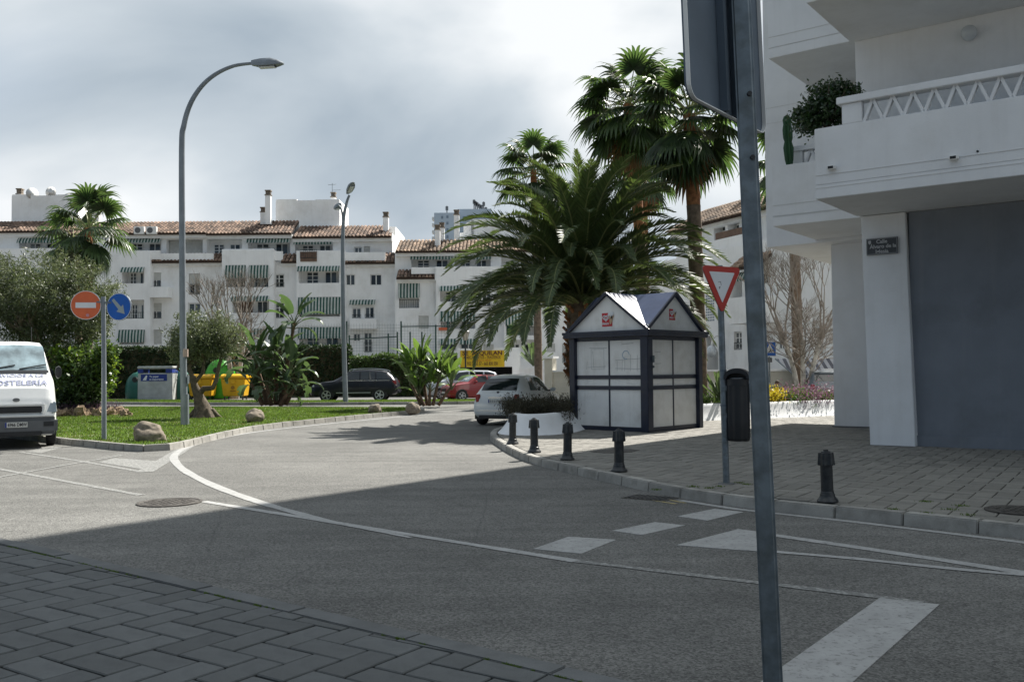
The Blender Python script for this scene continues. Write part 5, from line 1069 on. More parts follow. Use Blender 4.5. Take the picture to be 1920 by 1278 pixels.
def tiles(root, x0, x1, ye, ze, yr, zr, name='roof_tiles', m=None, per=.34, hipl=0, hipr=0):
    """barrel tiles: overlapping courses of half-round tiles"""
    L = math.hypot(yr - ye, zr - ze); nr = max(2, round(L / .48)); nc = max(2, round((x1 - x0) / per)); per = (x1 - x0) / nc; b = MB(); r = per * .43
    ny, nz = -(zr - ze) / L, (yr - ye) / L
    for c in range(nc):
        xc = x0 + (c + .5) * per; wob = random.uniform(-.02, .02)
        for q in range(nr):
            f0 = q / nr - .04; f1 = (q + 1) / nr + .01; u = (xc - x0) / (x1 - x0) 
            if hipr and (x1 - xc) < f0 * hipr: continue
            if hipl and (xc - x0) < f0 * hipl: continue
            vs_ = []
            for f, k in ((f0, .06), (f1, .0)):
                yy, zz = ye + (yr - ye) * f, ze + (zr - ze) * f
                for j in range(5):
                    a = PI * j / 4; h = r * math.sin(a) * .85 + k + .02; vs_.append((xc + wob + r * .95 * math.cos(a), yy + ny * h, zz + nz * h))
            b.add(vs_, [(j, j + 1, 6 + j, 5 + j) for j in range(4)] + [(0, 1, 2, 3, 4)])
    o = b.build(name, m or MT['tile'], root); o['kind'] = 'stuff'
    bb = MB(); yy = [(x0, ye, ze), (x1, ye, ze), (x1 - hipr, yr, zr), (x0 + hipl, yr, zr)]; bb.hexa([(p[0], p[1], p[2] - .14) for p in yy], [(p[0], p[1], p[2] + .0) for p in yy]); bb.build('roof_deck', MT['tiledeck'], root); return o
def chimney(root, F_, px0, px1, ptop, pcap, pbot, d=3.):
    a, c, e, f = F_.rect((px0, ptop, px1, pbot), d); zc = F_.pix(px0, pcap, d)[1]; w = c - a; ch = MB().box(a, c, d, d + w, e, zc).build('chimney', MT['white_far'], root)
    b = MB(); b.box(a - .05, c + .05, d - .05, d + w + .05, zc, zc + .08); n = 4; hh = (f - zc - .16) / n
    for i in range(n): b.box(a + .02, c - .02, d + .02, d + w - .02, zc + .08 + i * hh, zc + .08 + (i + .55) * hh)
    b.box(a + .06, c - .06, d + .06, d + w - .06, zc + .08, f - .1); b.box(a - .03, c + .03, d - .03, d + w + .03, f - .1, f); b.build('chimney_cap', MT['chimcap'], ch)

YL = 86.
bl = thing('apartment_building', 'long white apartment block with tiled roofs and green striped awnings at the left', 'building', (0, YL, 0)); FL = Fac(bl, YL)
def opening(F_, r, d): x0, x1, z0, z1 = F_.rect(r); return (x0, x1, z0, z1, d)
# bays: (px range, top, depth of the bay plane, openings[(rect, depth, fittings)])
def bay(root, F_, x0, x1, ytop, y, ops, base=-.05, m=None):
    a, c = F_.pix(x0, 600, y)[0], F_.pix(x1, 600, y)[0]; zt = F_.pix((x0 + x1) / 2, ytop, y)[1]; O = []
    for r, d, fit in ops: q = F_.rect(r, y); O.append((q[0], q[1], q[2], q[3], d))
    wall_open(root, a, c, base, zt, O, y, m)
    for (r, d, fit), q in zip(ops, O):
        X0, X1, Z0, Z1 = q[:4]; yy = y + d
        for f in fit.split():
            if f in ('twin', 'grid', 'blind', 'shut', 'door'): window(root, X0 + .02, X1 - .02, Z0 + .02, Z1 - .02, yy - .08, f)
            elif f == 'doors':
                w_ = X1 - X0; window(root, X0 + w_ * .12, X0 + w_ * .42, Z0 + .05, Z1 - .35, yy - .08, 'door'); window(root, X0 + w_ * .58, X0 + w_ * .88, Z0 + .05, Z1 - .35, yy - .08, 'twin')
            elif f == 'rail': grille(root, X0 + .01, X1 - .01, Z0 + .02, Z0 + (Z1 - Z0) * .34, y + .06)
            elif f == 'bars': grille(root, X0 + .01, X1 - .01, Z0 + .02, Z0 + (Z1 - Z0) * .5, y + .02)
            elif f == 'full': awning(root, X0 - .08, X1 + .08, Z0 + (Z1 - Z0) * .1, Z1 - .02, y - .02, .18)
            elif f == 'mid': awning(root, X0 - .05, X1 + .05, Z0 + (Z1 - Z0) * .38, Z1 - .02, y - .02, .2)
            elif f == 'val': awning(root, X0 - .05, X1 + .05, Z1 - .5, Z1 + .05, y - .02, .35)
            elif f == 'cloth': MB().box(X0 + .05, X1 - .05, y + .1, y + .14, Z0, Z0 + (Z1 - Z0) * .42).build('balcony_cloth', MT['greencloth'], root)
            elif f == 'brown': MB().box(X0 + .1, X0 + (X1 - X0) * .45, yy - .12, yy - .05, Z0 + .1, Z1 - .4).build('shutter', MT['wood'], root)
bay(bl, FL, -700, 222, 468, .3, [((-60, 505, -20, 535), 1.2, 'doors val'), ((-160, 505, -110, 535), 1.2, 'doors'), ((-160, 560, -110, 595), 1.2, 'mid rail'), ((-260, 505, -220, 535), .2, 'twin'), ((-260, 560, -220, 595), .2, 'twin'), ((-380, 505, -320, 535), 1.2, 'doors val'), ((-380, 560, -320, 595), 1.2, 'doors rail'), ((-60, 560, -20, 595), 1.2, 'doors rail'), ((-520, 505, -470, 535), 1.2, 'doors val'), ((-520, 560, -470, 595), 1.2, 'doors'), ((60, 505, 110, 535), 1.3, 'doors val'), ((0, 505, 40, 535), 1.2, 'doors'), ((150, 560, 205, 597), 1.2, 'doors rail')])
bay(bl, FL, 222, 281, 470, 0, [((229, 502, 270, 531), 1.3, 'doors val'), ((233, 562, 270, 597), 1.3, 'doors rail'), ((212 + 12, 618, 270, 645), .5, 'full')])
bay(bl, FL, 281, 416, 492, .9, [((283, 511, 302, 537), .2, 'blind rail'), ((354, 513, 375, 552), .2, 'blind bars'), ((282, 568, 303, 597), .2, 'blind rail'), ((353, 568, 376, 591), .2, 'twin'), ((282, 618, 303, 645), .2, 'shut'), ((318, 618, 340, 645), .2, 'twin')])
bay(bl, FL, 416, 513, 468, 0, [((424, 497, 460, 538), 1.2, 'mid rail doors'), ((468, 497, 503, 538), 1.2, 'mid rail doors'), ((436, 556, 504, 586), 1.3, 'brown doors val'), ((448, 616, 462, 640), .3, 'mid'), ((470, 616, 500, 640), .3, 'mid')])
bay(bl, FL, 513, 556, 492, .9, [((512.6, 514, 533, 538), .2, 'grid rail'), ((514, 567, 533, 596), .2, 'grid rail'), ((515, 620, 532, 642), .2, 'twin')])
bay(bl, FL, 556, 646, 470, 0, [((560, 500, 636, 530), 1.4, 'doors val'), ((561, 557, 637, 593), .9, 'full'), ((561, 613, 640, 649), 1.2, 'mid doors')])
bay(bl, FL, 646, 746, 495, .9, [((648, 514, 666, 535), .18, 'twin'), ((694, 514, 716, 535), .18, 'twin'), ((660, 577, 677, 596), .18, 'twin rail'), ((684, 575, 702, 596), .18, 'twin rail'), ((662, 625, 676, 640), .18, 'twin'), ((682, 623, 698, 660), .2, 'door bars')])
q = FL.rect((657, 562, 704, 572), .9); awning(bl, q[0], q[1], q[2], q[3], .88, .5)
def balcony_box(root, F_, r, y, proj): q = F_.rect(r, y - proj); MB().box(q[0], q[1], y - proj, y - .003, q[2], q[3]).build('balcony', MT['white_far'], root)
balcony_box(bl, FL, (280, 538, 315, 557), .9, 1.2); balcony_box(bl, FL, (656, 598, 706, 616), .9, .9)
# skirt roofs between the bays
for (x0, x1, ye_, yr_) in ((284, 415, 491, 479), (527, 556, 491, 479), (647, 746, 493, 478), (120, 180, 491, 480)):
    a = FL.pix(x0, 490, .4)[0]; c = FL.pix(x1, 490, .4)[0]; ze = FL.pix(x0, ye_, .4)[1]; zr = FL.pix(x0, yr_, 1.6)[1]; tiles(bl, a, c, .35, ze, 1.7, zr + .1)
    MB().box(a, c, .55, 1.0, ze - .32, ze - .04).build('cornice', MT['white_far'], bl)
# set-back top floor
sb_ = 2.0; O = [((36, 447, 106, 470), 1.2, 'doors val'), ((120, 447, 150, 470), 1.2, 'doors'), ((228, 447, 302, 472), 1.2, 'doors val'), ((312, 449, 380, 474), .8, 'shut'), ((388, 449, 454, 474), .9, 'doors'), ((465, 447, 544, 476), 1.3, 'doors val'), ((553, 450, 624, 476), 1.3, 'doors val'), ((664, 463, 679, 478), .2, 'twin'), ((682, 462, 694, 478), .2, 'shut')]
bay(bl, FL, -700, 736, 443.5, sb_, O, base=9.)
for (x0, x1, yt, yb) in ((140, 222, 468, 480), (222, 300, 470, 480), (300, 400, 475, 481), (512, 530, 471, 482), (556, 646, 470, 482), (646, 722, 473, 482), (416, 513, 467, 482)):
    q = FL.rect((x0, yt, x1, yb), .35); MB().box(q[0], q[1], .36, .52, q[2] - .3, q[3]).build('terrace_parapet', MT['white_far'], bl)
q = FL.rect((563, 472, 594, 490), -.05); MB().box(q[0], q[1], -.08, -.02, q[2], q[3]).build('brown_screen', MT['wood'], bl); grille(bl, q[0], q[1], q[2] + .3, q[3] + .2, -.1)
# main roofs
for (x0, x1, ye_, yr_, hr) in ((-700, 92, 437, 420, 0), (92, 386, 438, 418, 0), (386, 546, 438, 416, 0), (548, 734, 444, 425, .9)):
    a = FL.pix(x0, ye_, 1.3)[0]; c = FL.pix(x1, ye_, 1.3)[0]; ze = FL.pix((x0 + x1) / 2, ye_, 1.3)[1]; zr = FL.pix((x0 + x1) / 2, yr_, 4.6)[1]; tiles(bl, a, c, 1.3, ze, 4.6, zr, hipr=hr); MB().box(a, c, 1.55, 2.3, ze - .4, ze - .06).build('eave', MT['white_far'], bl)
    MB().box(a, c, 4.6, 12, 9, zr - .05).build('roof_block', MT['white_far'], bl)
for (r, d) in (((22, 367, 147, 425), 5.), ((517, 376, 637, 425), 5.)):
    q = FL.rect(r, d); MB().box(q[0], q[1], d, d + 5, q[2] - 1, q[3]).build('stair_head', MT['white_far'], bl)
    MB().box(q[0] + .05, q[0] + (q[1] - q[0]) * .33, d + .02, d + .3, q[3], q[3] + .12).build('parapet', MT['white_far'], bl); MB().box(q[0] + (q[1] - q[0]) * .62, q[1] - .05, d + .02, d + .3, q[3], q[3] + .08).build('parapet', MT['white_far'], bl)
for c in ((30, 40, 353, 364, 372, 5.3), (164, 174, 352, 361, 420, 3), (175, 185, 380, 388, 420, 3.5), (497, 507, 356, 366, 420, 3.), (488, 497, 388, 398, 420, 3.4), (620, 629, 360, 370, 380, 6), (718, 728, 397, 407, 440, 2.6)): chimney(bl, FL, *c)
for px, py, r, tl in ((60, 363, .55, .5), (97, 361, .55, -.1), (128, 368, .25, .2)):
    p = FL.pix(px, py, 5.2); sd_ = thing('satellite_dish', {60: 'tilted white satellite dish, left one on the roof box', 97: 'upright white satellite dish on the roof box', 128: 'tiny satellite dish low on the roof box'}[px], 'satellite dish', Vector((p[0], YL + 5.2, p[1])), tl)
    b = MB(); b.lathe([(r, -.16), (r * .7, -.06), (r * .3, 0), (.01, .01)], 20, (0, 0, 0), 'y'); b.build('dish', MT['panel'], sd_, smooth=True); b = MB(); b.tube([(0, 0, 0), (0, .2, -.1), (0, .2, -r - .25)], .03, 6); b.tube([(0, -.05, -r * .9), (0, -.5, -.05)], .015, 5); b.build('arm', MT['galv'], sd_)
for px in (264, 287):
    p = FL.pix(px, 433, 1.5); ac = thing('air_conditioner', 'white air conditioning unit on the tiled eave, %s of the pair' % ('left' if px == 264 else 'right'), 'air conditioner', (p[0], YL + 1.2, p[1]), 0, 'air conditioners on the eave'); MB().box(-.48, .48, -.2, .2, -.36, .36).build('case', MT['panel'], ac, bevel=.03); b = MB(); b.lathe([(.27, -.22), (.27, -.2)], 20, (-.1, 0, 0), 'y'); b.build('fan', MT['bumper'], ac)
p = FL.pix(623, 372, 6); an = thing('roof_antenna', 'thin television antenna on the white roof box chimney', 'antenna', (p[0], YL + 6, p[1])); b = MB(); b.tube([(0, 0, 0), (0, 0, 1.5)], .025, 5); b.tube([(-.4, 0, 1.35), (.4, 0, 1.4)], .02, 4)
for i in range(5): b.tube([(-.35 + i * .16, -.18, 1.37), (-.35 + i * .16, .18, 1.37)], .012, 4)
b.tube([(0, 0, .8), (.85, 0, .85)], .02, 4); b.build('mast', MT['galv'], an)
# a faint ground-floor band of dirt-free wall behind the hedge is part of the bays

# right wing
YR = 84.; X0r = FL.pix(740, 600)[0]
br = thing('apartment_building', 'white apartment wing with chimneys and green awnings behind the date palm', 'building', (0, YR, 0)); FR = Fac(br, YR)
bay(br, FR, 741, 818, 523, .9, [((748, 531, 786, 577), .9, 'mid rail'), ((785, 592, 804, 616), .18, 'shut'), ((813, 548, 816, 560), .1, '')])
bay(br, FR, 818, 905, 500, 0, [((826, 583, 891, 616), 1.1, 'mid doors'), ((825, 537, 895, 565), 1.2, 'doors val'), ((825, 636, 855, 656), .3, 'val twin'), ((863, 636, 893, 656), .3, 'val twin')])
bay(br, FR, 905, 945, 520, .8, [((907, 594, 927, 630), .2, 'door bars'), ((903.5, 543, 921, 574), .2, 'twin bars'), ((906, 645, 926, 660), .2, 'shut')])
bay(br, FR, 945, 1022, 520, 0, [((949, 582, 984, 628), 1., 'mid cloth'), ((990, 582, 1012, 628), 1., 'mid rail'), ((950, 637, 1008, 672), 1.2, 'doors'), ((949, 537, 1010, 565), 1., 'doors')])
bay(br, FR, 1022, 1300, 520, .6, [((1025, 643, 1041, 660), .15, 'shut'), ((1054, 644, 1068, 680), .15, 'blind bars'), ((1030, 585, 1048, 610), .2, 'twin')])
for (x0, x1, ye_, yr_) in ((743, 817, 521, 509),):
    a = FR.pix(x0, 520, .3)[0]; c = FR.pix(x1, 520, .3)[0]; ze = FR.pix(x0, ye_, .3)[1]; zr = FR.pix(x0, yr_, 1.6)[1]; tiles(br, a, c, .3, ze, 1.7, zr + .1); MB().box(a, c, .5, 1., ze - .3, ze - .04).build('cornice', MT['white_far'], br)
bay(br, FR, 741, 1120, 472, 2.0, [((771, 478, 848, 502), 1.2, 'doors val'), ((853, 478, 920, 502), 1.2, 'doors val'), ((940, 480, 1000, 505), 1., 'doors')], base=9.)
q = FR.rect((771, 501, 815, 513), .4); MB().box(q[0], q[1], .45, .6, q[2], q[3]).build('terrace_parapet', MT['white_far'], br); q = FR.rect((815, 500, 1022, 524), .1); MB().box(q[0], q[1], .12, .3, q[2], q[3]).build('terrace_parapet', MT['white_far'], br)
a = FR.pix(741, 471, 1.3)[0]; c = FR.pix(1110, 471, 1.3)[0]; ze = FR.pix(820, 471, 1.3)[1]; zr = FR.pix(820, 451, 4.8)[1]; tiles(br, a, c, 1.3, ze, 4.8, zr, m=MT['tile2']); MB().box(a, c, 1.55, 2.3, ze - .4, ze - .06).build('eave', MT['white_far'], br); MB().box(a, c, 4.8, 12, 8, zr - .05).build('roof_block', MT['white_far'], br)
for cc in ((815, 825, 421, 431, 470, 2.6), (824, 833, 417, 427, 452, 4.5), (851, 861, 393, 403, 452, 5.2)): chimney(br, FR, *cc)
pr = [FR.pix(x, y, 6) for x, y in ((862, 455), (862, 437), (869, 436), (869, 422), (886, 411), (1010, 411), (1010, 455))]; MB().prismy([p for p in pr][::-1], 6, 9).build('stair_head', MT['white_far'], br)
q = FR.rect((884, 412, 887.5, 442), 5.9); b = MB(); b.box(q[0], q[0] + .04, 5.9, 5.95, q[2], q[3]); b.box(q[1] - .04, q[1], 5.9, 5.95, q[2], q[3])
for i in range(8): z = q[2] + (q[3] - q[2]) * i / 8; b.box(q[0], q[1], 5.9, 5.94, z, z + .04)
b.build('roof_ladder', MT['galv'], br)
MB().box(FR.pix(823, 622)[0], FR.pix(840, 622)[0], -.25, 0, FR.pix(823, 619)[1], FR.pix(823, 614)[1]).build('flower_box', MT['redsun'], br)

# distant tower
YT = 330.; tw = thing('tower_block', 'distant pale blue tower block with aerials beyond the tiled roofs', 'building', (0, YT, 0)); FT = Fac(tw, YT)
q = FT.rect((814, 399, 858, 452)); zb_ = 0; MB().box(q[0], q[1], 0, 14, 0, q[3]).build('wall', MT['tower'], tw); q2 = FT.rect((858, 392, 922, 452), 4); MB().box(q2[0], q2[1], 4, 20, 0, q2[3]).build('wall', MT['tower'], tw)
for r in ((827, 405, 831, 410), (837, 404, 841, 409), (837, 416, 841, 421), (837, 428, 841, 434), (837, 441, 841, 447), (827, 416, 831, 421), (827, 428, 831, 434)):
    a = FT.rect(r); w = MB().box(a[0], a[1], -.1, .05, a[2], a[3]).build('window', MT['towerwin'], tw)
for yy in (405, 417, 430, 442): a = FT.rect((809, yy, 814, yy + 5)); MB().box(a[0], a[1], 2, 6, a[2], a[3]).build('balcony', MT['panel'], tw)
for yy in (406, 420, 434): a = FT.rect((868, yy, 882, yy + 4), 4); MB().box(a[0], a[1], 3.7, 4.05, a[2], a[3]).build('window', MT['towerwin'], tw)
for i, (px, h) in enumerate(((889, 374), (892, 377), (895, 379), (899, 382), (903, 384), (907, 378), (911, 388), (838, 386))):
    a = FT.pix(px, 395, 8); z = FT.pix(px, h, 8)[1]; b = MB(); b.tube([(a[0], 8, a[1] - 2), (a[0], 8, z)], .22, 5); b.box(a[0] - .5, a[0] + .5, 7.8, 8.2, z - 1.6, z - .2); b.build('aerial', MT['bumper'], tw)

# white building behind the give-way sign; its facade runs away to the left
ang = math.atan2(-14, 12.5)
PB = at(1250, 690, 66); PB.z = 0; PE = at(1575, 690, 50); PE.z = 0; ang = math.atan2(PE.y - PB.y, PE.x - PB.x)
rb = thing('apartment_building', 'white building with tiled roof and arch behind the give-way sign', 'building', PB, ang); FB = Fac(rb, PB.y, PB.x, ang)
def bp(r, d=0): return FB.rect(r, d)
bw = lambda px, py, d=0: FB.pix(px, py, d)
O = [((1376, 622, 1391, 655), .2, 'grid bars'), ((1457, 622, 1470, 655), .2, 'twin'), ((1523, 615, 1544, 664), .4, 'shut'), ((1437, 495, 1441, 530), .2, 'twin rail'), ((1366, 515, 1392, 556), 1., 'doors'), ((1436, 565, 1440, 600), .2, 'twin rail')]
a0 = bw(1243, 600)[0]; a1 = bw(1640, 600)[0] + 6; OO = []
for r, d, f in O: qq = bp(r); OO.append((qq[0], qq[1], qq[2], qq[3], d))
ar0, ar1 = bp((1318, 625, 1347, 700))[:2]; za = bw(1330, 628)[1]; OO.append((ar0, ar1, 0, za, 1.6)); ztop = 9.3
wall_open(rb, a0, a1, -.05, ztop, OO)
for (r, d, f), q in zip(O, OO):
    for ff in f.split():
        if ff in ('twin', 'grid', 'shut'): window(rb, q[0] + .02, q[1] - .02, q[2] + .02, q[3] - .02, d - .08, ff)
        elif ff == 'bars': grille(rb, q[0], q[1], q[2], q[2] + (q[3] - q[2]) * .4, .02)
        elif ff == 'rail': grille(rb, q[0] - .1, q[1] + .1, q[2], q[2] + (q[3] - q[2]) * .45, -.15)
        elif ff == 'doors': window(rb, q[0] + .2, q[1] - .2, q[2] + .05, q[3] - .2, d - .08, 'door')
MB().prismy([(ar0, za), (ar1, za), (ar1, za - 1.1), (ar1 - .9, za - .03)], -.002, .3).build('arch_haunch', MT['white_far'], rb)
q = bp((1366, 560, 1402, 605), -1.2); MB().box(q[0], q[1] + 1, -1.2, -.003, q[2], q[3]).build('balcony', MT['white_far'], rb)
# perforated block screen
s0, s1, s2, s3 = bp((1323, 548, 1340, 602)); b = MB(); nx, nz = 5, 11
for i in range(nx):
    for j in range(nz):
        x = s0 + (s1 - s0) * (i + .5) / nx; z = s2 + (s3 - s2) * (j + .5) / nz; MB().box(x - (s1 - s0) / nx * .3, x + (s1 - s0) / nx * .3, -.015, .02, z - (s3 - s2) / nz * .3, z + (s3 - s2) / nz * .3).build('screen_hole', MT['towerwin'], rb)
# upper floor set back, roofs
c0 = bw(1268, 460, 1.8)[0]; c1 = bw(1640, 460, 1.8)[0] + 6; zc0 = 9.0; zc1 = 11.6
UO = [bp((1338, 422, 1360, 446), 1.8), bp((1364, 418, 1386, 442), 1.8), bp((1295, 440, 1312, 458), 1.8)]
wall_open(rb, c0, c1, zc0, zc1, [(u[0], u[1], u[2], u[3], .8) for u in UO], 1.8)
for u in UO: window(rb, u[0] + .1, u[1] - .1, u[2] + .02, u[3] - .1, 2.4, 'grid')
tiles(rb, c0 - .3, c1, 1.2, zc1 - .05, 4.6, zc1 + 1.75, m=MT['tile2']); MB().box(c0, c1, 4.6, 10, zc0, zc1 + 1.6).build('roof_block', MT['white_far'], rb); MB().box(c0 - .2, c1, 1.45, 2.0, zc1 - .4, zc1 - .1).build('eave', MT['white_far'], rb)
q = bp((1326, 430, 1392, 462), .2); MB().box(q[0], q[1], .2, .4, 9.0, 10.0).build('terrace_parapet', MT['white_far'], rb); q = bp((1338, 418, 1392, 434), .3); MB().box(q[0], q[1], .42, .46, 10.0, 10.5).build('cane_screen', MT['wood'], rb)
q = bp((1366, 445, 1424, 470), -.9); tiles(rb, q[0] + .2, q[1], -1.0, 7.7, .1, 8.5, m=MT['tile2']); q = bp((1368, 470, 1470, 480), -.9); awning(rb, q[0] + .2, q[0] + 2.3, 6.9, 7.5, -.6, .3)
MB().box(c0 + 5, c0 + 6.2, 4, 5.2, zc1 + 1, zc1 + 3.1).build('chimney', MT['white_far'], rb); MB().box(c0 + 9.5, c0 + 11, 4, 5.2, zc1 + 1, zc1 + 3.6).build('chimney', MT['white_far'], rb)
# curved white wall lamp by the arch
p = bw(1338, 665, -.6); wlp = thing('wall_lamp', 'white swan-neck lamp with round globe before the grey arch', 'lamp', FB.o + FB.x * p[0] + FB.n * -.6); zl_ = p[1]
b = MB(); b.tube(spline([Vector((.5, 0, -.05)), Vector((.5, 0, zl_ + .75)), Vector((.3, 0, zl_ + 1.2)), Vector((0, 0, zl_ + 1.05)), Vector((-.12, 0, zl_ + .6))], 6), .06, 8); b.build('neck', MT['panel'], wlp, smooth=50)
b = MB(); b.lathe([(.02, zl_ - .15), (.3, zl_ - .05), (.36, zl_ + .2), (.28, zl_ + .45), (.1, zl_ + .6)], 14, (-.15, 0, 0)); b.build('globe', MT['lampglass'], wlp, smooth=True)
# café awning
aw0 = at(1462, 680, 44); aw = thing('cafe_awning', 'grey and white striped cafe awning beside the white pillar', 'awning', (aw0.x, 44, 0), math.radians(-8)); z1 = at(1480, 672, 45).z; z0 = at(1500, 700, 43).z
V = []; n = 18
for i in range(n + 1): x = i * 6.5 / n; V += [(x, 1.6, z1), (x + .5, -.6, z0), (x + .5, -.62, z0 - .22 + .05 * (i % 2))]
b = MB(); k_ = len(V); V += [(x, y, z - .02) for x, y, z in V]
for i in range(n):
    for j in range(2): b_ = 3 * i + j; b.f += [(b_, b_ + 1, b_ + 4, b_ + 3), (k_ + b_, k_ + b_ + 3, k_ + b_ + 4, k_ + b_ + 1)]
b.v = V; b.mi = [0] * len(b.f); b.build('canopy', MT['awning_grey'], aw); b = MB(); b.tube([(0.02, 1.6, z1), (.5, -.58, z0 - .03), (6.9, -.58, z0 - .03)], .035, 6); b.tube([(6.2, -.5, 0), (6.2, -.5, z0)], .04, 6); b.tube([(.6, -.5, 0), (.6, -.5, z0)], .04, 6); b.build('frame', MT['galv'], aw)
# cream boundary wall behind the planter
def lowwall(name, label, p0, p1, h, m, capm=None, th=.25, cat='wall'):
    d = (p1 - p0); L = d.length; r = thing(name, label, cat, (p0.x, p0.y, 0), math.atan2(d.y, d.x)); MB().box(0, L, 0, th, -.05, h).build('wall', m, r); MB().box(-.05, L + .05, -.06, th + .06, h, h + .1).build('coping', capm or MT['white_far'], r); return r
lowwall('boundary_wall', 'cream boundary wall under the white building, behind the flower planter', at(1316, 700, 47), at(1600, 700, 43), at(1400, 694, 45).z - .05, MT['cream'])

# ================================================================ garage with yellow banner, low walls
YG = 60.; gg = thing('garage_building', 'low white garage entrance with a yellow rental banner', 'building', (0, YG, 0)); FG = Fac(gg, YG)
pts = [FG.pix(x, y) for x, y in ((858, 760), (858, 653), (880, 653), (888, 660), (915, 660), (930, 652), (976, 651), (976, 760))]; a = FG.rect((862, 688, 961, 760))
zt = pts[1][1]; poly = [(p[0], max(p[1], -.05)) for p in pts]; 
b = MB(); b.prismy([(poly[0][0], a[3] + .02)] + poly[1:7] + [(poly[7][0], a[3] + .02)], 0, .4); b.build('gable_wall', MT['white_far'], gg)
MB().box(a[1], poly[7][0], .001, .4, -.05, a[3] + .018).build('pier', MT['white_far'], gg); MB().box(poly[0][0], a[0], .001, .4, -.05, a[3] + .018).build('pier', MT['white_far'], gg)
MB().box(a[0], a[1], 3.4, 3.6, -.05, a[3]).build('shaded_back_wall', MT['print'], gg); MB().box(a[0] - .3, a[1] + .5, .41, 4., a[3] + .02, a[3] + .3).build('ceiling', MT['white_far'], gg); MB().box(a[1] + .01, a[1] + .3, .41, 3.4, -.05, a[3]).build('side_wall', MT['white_far'], gg); MB().box(a[0] - .3, a[0] - .01, .41, 3.4, -.05, a[3]).build('side_wall', MT['white_far'], gg)  # back wall black: the shade inside the garage put into its colour
q = FG.rect((863, 657, 946, 687.5), -.03); bn_ = thing('banner', 'yellow rental banner with dark red lettering over the garage entrance', 'banner', (q[0], YG - .03, q[2]))
W_ = q[1] - q[0]; H_ = q[3] - q[2]; MB().box(0, W_, -.02, .02, 0, H_).build('sheet', MT['yellow'], bn_)
text('SE  ALQUILAN', .36, MT['darkred'], bn_, (W_ * .5, -.024, H_ * .83), bold=.035, sx=1.12); text('APARCAMIENTOS - TRASTEROS', .27, MT['darkred'], bn_, (W_ * .49, -.024, H_ * .57), bold=.015, sx=.62 * 1.0); text('desde 2 a 100 m²', .14, MT['orange'], bn_, (W_ * .52, -.024, H_ * .40), bold=.03); text('952 25 55 57 - 665 830 550', .29, MT['darkred'], bn_, (W_ * .5, -.024, H_ * .2), bold=.02, sx=.6)
lowwall('boundary_wall', 'low white wall between the garage and the palm trunk', at(974, 700, 58), at(1024, 700, 58), at(1000, 692, 58).z, MT['white_far'])
wl2 = lowwall('boundary_wall', 'cream wall with a taller pillar left of the kiosk', at(1024, 700, 50), at(1120, 700, 48.5), at(1060, 697, 49).z, MT['cream'])
p = at(1024, 672, 49.9); MB().box(-.05, .42, -.1, .4, -.05, p.z).build('pillar', MT['cream'], wl2); MB().box(-.14, .52, -.18, .48, p.z, p.z + .12).build('pillar_cap', MT['white_far'], wl2)

# ================================================================ sports court fence
YF = 66.; fe = thing('court_fence', 'tall dark green sports court fence with netting before the white wing', 'fence', (0, YF, 0)); FF = Fac(fe, YF)
posts = [(547, 602), (650, 602), (655, 628), (728, 625), (745, 622), (752, 602), (769, 622), (791, 622), (817, 609), (840, 602)]
for px, py in posts:
    x, z = FF.pix(px, py); b = MB(); b.tube([(x, 0, 0), (x, 0, z)], .06, 6); b.build('post', MT['fence'], fe)
for (a_, b_) in (((655, 636), (745, 631)), ((752, 612), (840, 611)), ((655, 690), (745, 690)), ((752, 690), (840, 690))):
    p = FF.pix(*a_); r = FF.pix(*b_); b = MB(); b.tube([(p[0], 0, p[1]), (r[0], 0, r[1])], .04, 5); b.build('rail', MT['fence'], fe)
b = MB(); x0_, x1_ = FF.pix(547, 620)[0], FF.pix(840, 620)[0]; zt = FF.pix(700, 606)[1]; x = x0_
while x < x1_: b.box(x - .004, x + .004, -.004, .004, 1.5, zt); x += .2
z = 1.5
while z < zt: b.box(x0_, x1_, -.004, .004, z - .004, z + .004); z += .2
b.build('net', MT['fence'], fe, kind='stuff')

# ================================================================ recycling containers
def igloo(px, Y, w, h, m, label):
    p = at(px, 740, Y); r = thing('recycling_container', label, 'container', (p.x, Y, 0)); b = MB(); R = w / 2; b.lathe([(R * .96, .05), (R, .3), (R * .98, h * .5), (R * .9, h * .68), (R * .72, h * .84), (R * .45, h * .95), (R * .15, h)], 28); b.build('shell', m, r, smooth=40)
    b = MB(); b.lathe([(.17, -.05), (.17, .02)], 16, (0, -R * .87, h * .72), 'y'); b.build('slot', MT['black'], r); b = MB(); b.tube([(-.12, 0, h - .02), (-.12, 0, h + .14), (.12, 0, h + .14), (.12, 0, h - .02)], .025, 6); b.build('lifting_eye', MT['galv'], r); b = MB(); b.lathe([(R * .9, 0), (R * .9, .06)], 20); b.build('foot', MT['black'], r); return r
igloo(262, 58.6, 1.7, 1.75, MT['igloo_d'], 'dark green rounded bottle bank behind the paper container, left side'); igloo(335, 58.2, 1.6, 1.95, MT['igloo_d'], 'dark green rounded bottle bank right of the paper container'); igloo(413, 59.0, 2.0, 2.5, MT['igloo_l'], 'tall lime green bottle bank between the yellow bins')
p = at(296, 740, 57); pb = thing('paper_container', 'grey paper recycling container with blue label panel', 'container', (p.x, 57, 0), math.radians(4)); W_ = 1.03; zt = at(296, 686, 57).z
b = MB(); b.hexa([(-W_, -.6, .0), (W_, -.6, .0), (W_, .6, .0), (-W_, .6, .0)], [(-W_ * .98, -.6, zt - .42), (W_, -.6, zt - .42), (W_, .6, zt - .42), (-W_ * .98, .6, zt - .42)]); b.build('body', MT['paperbin'], pb, bevel=.04)
